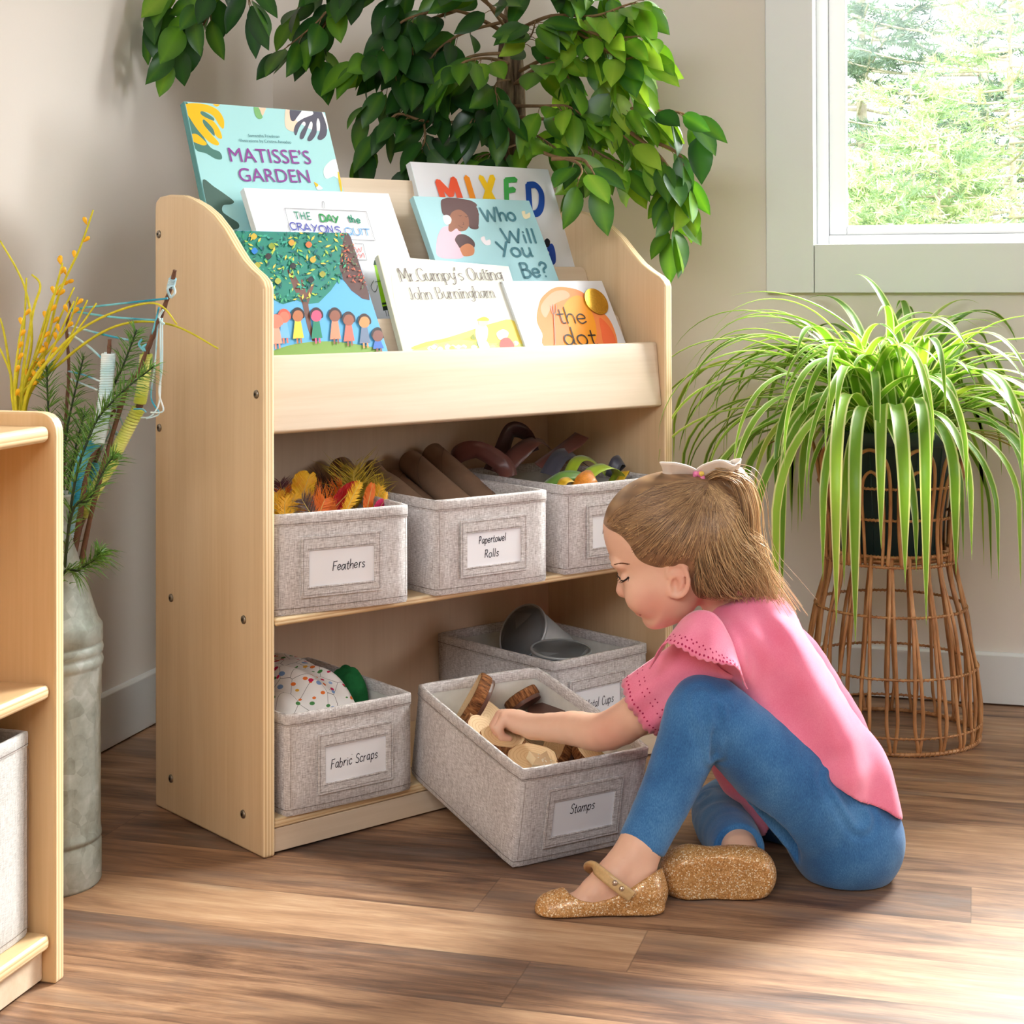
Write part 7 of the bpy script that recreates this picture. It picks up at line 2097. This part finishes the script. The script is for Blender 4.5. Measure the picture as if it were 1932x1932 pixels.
for side in (1, -1):
    for k in range(480 if side > 0 else 620):
        f = rn.random() ** 1.3 * .62 + .01
        i0 = int(rn.uniform(0, len(topc) * .45)); Q = topc[i0:]
        Q = Q[np.linspace(0, len(Q) - 1, 8).astype(int)]
        w = np.sin(np.linspace(.35, math.pi, 8)) ** .7
        P = []
        for q, ww in zip(Q, w):
            p = q + (np.array([1262, 1000]) - q) * f * ww + [rn.uniform(-1.5, 1.5), rn.uniform(-1.5, 1.5)]
            P.append(hp3(p[0], p[1], hair_z(p[0], p[1], side, rn.uniform(.2, 1.8))) - GO)
        strand(P, rn.uniform(.0004, .0008), min(1, max(0, rn.gauss(.44, .17))))
for k in range(420):
    x0, y0 = rn.uniform(1335, 1398), rn.uniform(930, 1050)
    z0 = hair_z(x0, y0, 1, rn.uniform(.5, 2))
    if z0 == 0: continue
    P = [hp3(x0, y0, z0) - GO]
    for t in (.33, .66, 1):
        p = np.array([x0, y0]) + (np.array([tie[0] + rn.uniform(-8, 10), tie[1] + 14]) - [x0, y0]) * t * .8
        P.append(hp3(p[0], p[1], hair_z(p[0], p[1], 1, rn.uniform(.5, 2))) - GO)
    strand(P, rn.uniform(.0004, .0008), min(1, max(0, rn.gauss(.5, .18))))
starts = cr([(1144, 982), (1158, 986), (1176, 996), (1192, 1016), (1206, 1036), (1228, 1044), (1252, 1046), (1276, 1034), (1296, 1040), (1306, 1064), (1318, 1096), (1345, 1080), (1372, 1050), (1388, 1010), (1392, 970), (1380, 935)], 6)
for side in (1, -1):
    for k in range(1150 if side > 0 else 500):
        f = rn.random() ** .9 * (len(starts) - 2); i = int(f); a = starts[i] * (1 - f + i) + starts[i + 1] * (f - i)
        b = np.array(tie) + [rn.uniform(-12, 14), rn.uniform(-4, 10)]
        a = a + (b - a) * (rn.uniform(-.045, .02) if k % 3 == 0 else rn.uniform(-.01, .35)) + [rn.uniform(-5, 5), rn.uniform(-4, 4)]
        P = []
        for t in np.linspace(0, 1, 7):
            p = a + (b - a) * t
            bow = math.sin(math.pi * t) * 10 * (1 if a[0] < 1250 else -.3)
            p = p + np.array([-.35, -.9]) * bow * .6
            z_ = hair_z(p[0], p[1], side, rn.uniform(.2, 2.2))
            if t > .88: z_ *= .45
            P.append(hp3(p[0], p[1], z_) - GO)
        strand(P, rn.uniform(.0004, .00085) * (.7 if k % 3 == 0 else 1), min(1, max(0, rn.gauss(.52, .20) + max(0, (a[0] - 1320) / 300))))  # tone raised towards the back for the light falling there
# ponytail and loose hair down the back
for k in range(420):
    o = np.array([rn.gauss(0, 10), rn.gauss(0, 5), rn.gauss(0, 13)])
    end = rn.uniform(.75, 1.05)
    W_ = [(1328, 905, 0), (1352, 890, 0), (1388, 902, 0), (1407, 950, 0), (1411, 1000, 0), (1424, 1055, 0), (1448, 1105, 0), (1474, 1148, 0)]
    P = [hp3(x + o[0] * s * (1 + .5 * (i > 5)), y + o[1] * s, z + o[2] * s * 1.2) - GO for i, ((x, y, z), s) in enumerate(zip(W_, (.4, 1, 1.25, 1.3, 1.3, 1.3, 1.3, 1.5)))][:int(8 * end) if end < 1 else 8]
    strand(P, rn.uniform(.0004, .0009), min(1, max(0, rn.gauss(.78, .16))))  # ponytail blonder, the light on it put into the tone
for k in range(380):
    f = rn.random(); x0 = 1300 + 96 * f; y0 = 1050 - 66 * f + rn.uniform(-34, 24)
    z0 = hair_z(x0, y0, 1, 1.5)
    dx_ = rn.uniform(.1, 1)
    P = [hp3(x0, y0, z0), hp3(x0 + 6 + 14 * f, y0 + 34, z0 * .97 + rn.uniform(-2, 5)), hp3(x0 + 16 + 30 * f + rn.uniform(-12, 12), min(1112, y0 + 66), z0 * .80 + rn.uniform(-6, 8)), hp3(x0 + 30 + 62 * f * dx_ + rn.uniform(-16, 16), 1108 + 26 * f * dx_ + rn.uniform(-10, 12), z0 * .6 + rn.uniform(-8, 10))]
    strand([p - GO for p in P], rn.uniform(.00035, .0008), min(1, max(0, rn.gauss(.58 + .3 * f, .18))))  # lit hair down the back painted paler too
for k in range(70):     # wisps
    x0, y0 = rn.uniform(1180, 1390), rn.uniform(905, 1080)
    if lookup(HM, np.array([x0]), np.array([y0]))[0] < 4: continue
    z0 = hair_z(x0, y0, 1, 1)
    d_ = np.array([rn.uniform(-22, 30), rn.uniform(-6, 30)])
    strand([hp3(x0, y0, z0) - GO, hp3(x0 + d_[0] * .5, y0 + d_[1] * .5, z0 + rn.uniform(4, 12)) - GO, hp3(x0 + d_[0], y0 + d_[1], z0 + rn.uniform(0, 10)) - GO], .00028, rn.uniform(.6, 1))
so_ = sm.build('hair_strands', HAIR.mat, girl)
so_.data.polygons.foreach_set('use_smooth', [True] * len(so_.data.polygons))
set_attr(so_, 'tone', tn)
# bow
CREAM = plain('cream_ribbon', (240, 228, 216), .7, .3, .03, 60)
def bow_loop(pts, w0, w1):
    C_ = cr([hp3(*p) - GO for p in pts], 10); T_ = np.gradient(C_, axis=0); T_ /= np.linalg.norm(T_, axis=1)[:, None]
    A_ = np.array([-CAM_F * .62 + CAM_U * .80] * len(C_)); A_ -= T_ * np.sum(A_ * T_, 1)[:, None]; A_ /= np.linalg.norm(A_, axis=1)[:, None]
    w = np.interp(np.linspace(0, 1, len(C_)), [0, .3, .7, 1], [w0, w1, w1, w0])
    return C_[:, None] + A_[:, None] * (w[:, None] * np.linspace(-1, 1, 7)[None])[:, :, None]
bm = MB()
bm.grid(bow_loop([(1314, 896, 14), (1290, 886, 26), (1262, 882, 30), (1250, 888, 12), (1262, 892, -10), (1290, 893, -8), (1314, 897, 4)], .007, .0125))
bm.grid(bow_loop([(1314, 896, 14), (1330, 882, 26), (1354, 878, 26), (1378, 888, 22), (1394, 882, 6), (1384, 886, -14), (1352, 880, -14), (1318, 894, 2)], .007, .0125))
bow = bm.build('hair_bow', CREAM, girl, smooth=True, thick=.0016)
m = MB()
for k in range(6):
    a = k * math.pi / 3
    m.lathe([(0, .004), (.003, .003), (.0042, 0), (.003, -.003), (0, -.004)], c=tuple(hp3(1314 + 8 * math.cos(a), 899 + 9 * math.sin(a), 26) - GO), seg=12)
m.lathe([(0, .004), (.003, .003), (.004, 0), (0, -.004)], c=tuple(hp3(1320, 891, 29) - GO), seg=12, m=1)
m.build('flower_clip', [plain('clip_pink', (236, 130, 178), .4), plain('clip_yellow', (240, 204, 90), .4)], bow, smooth=True)
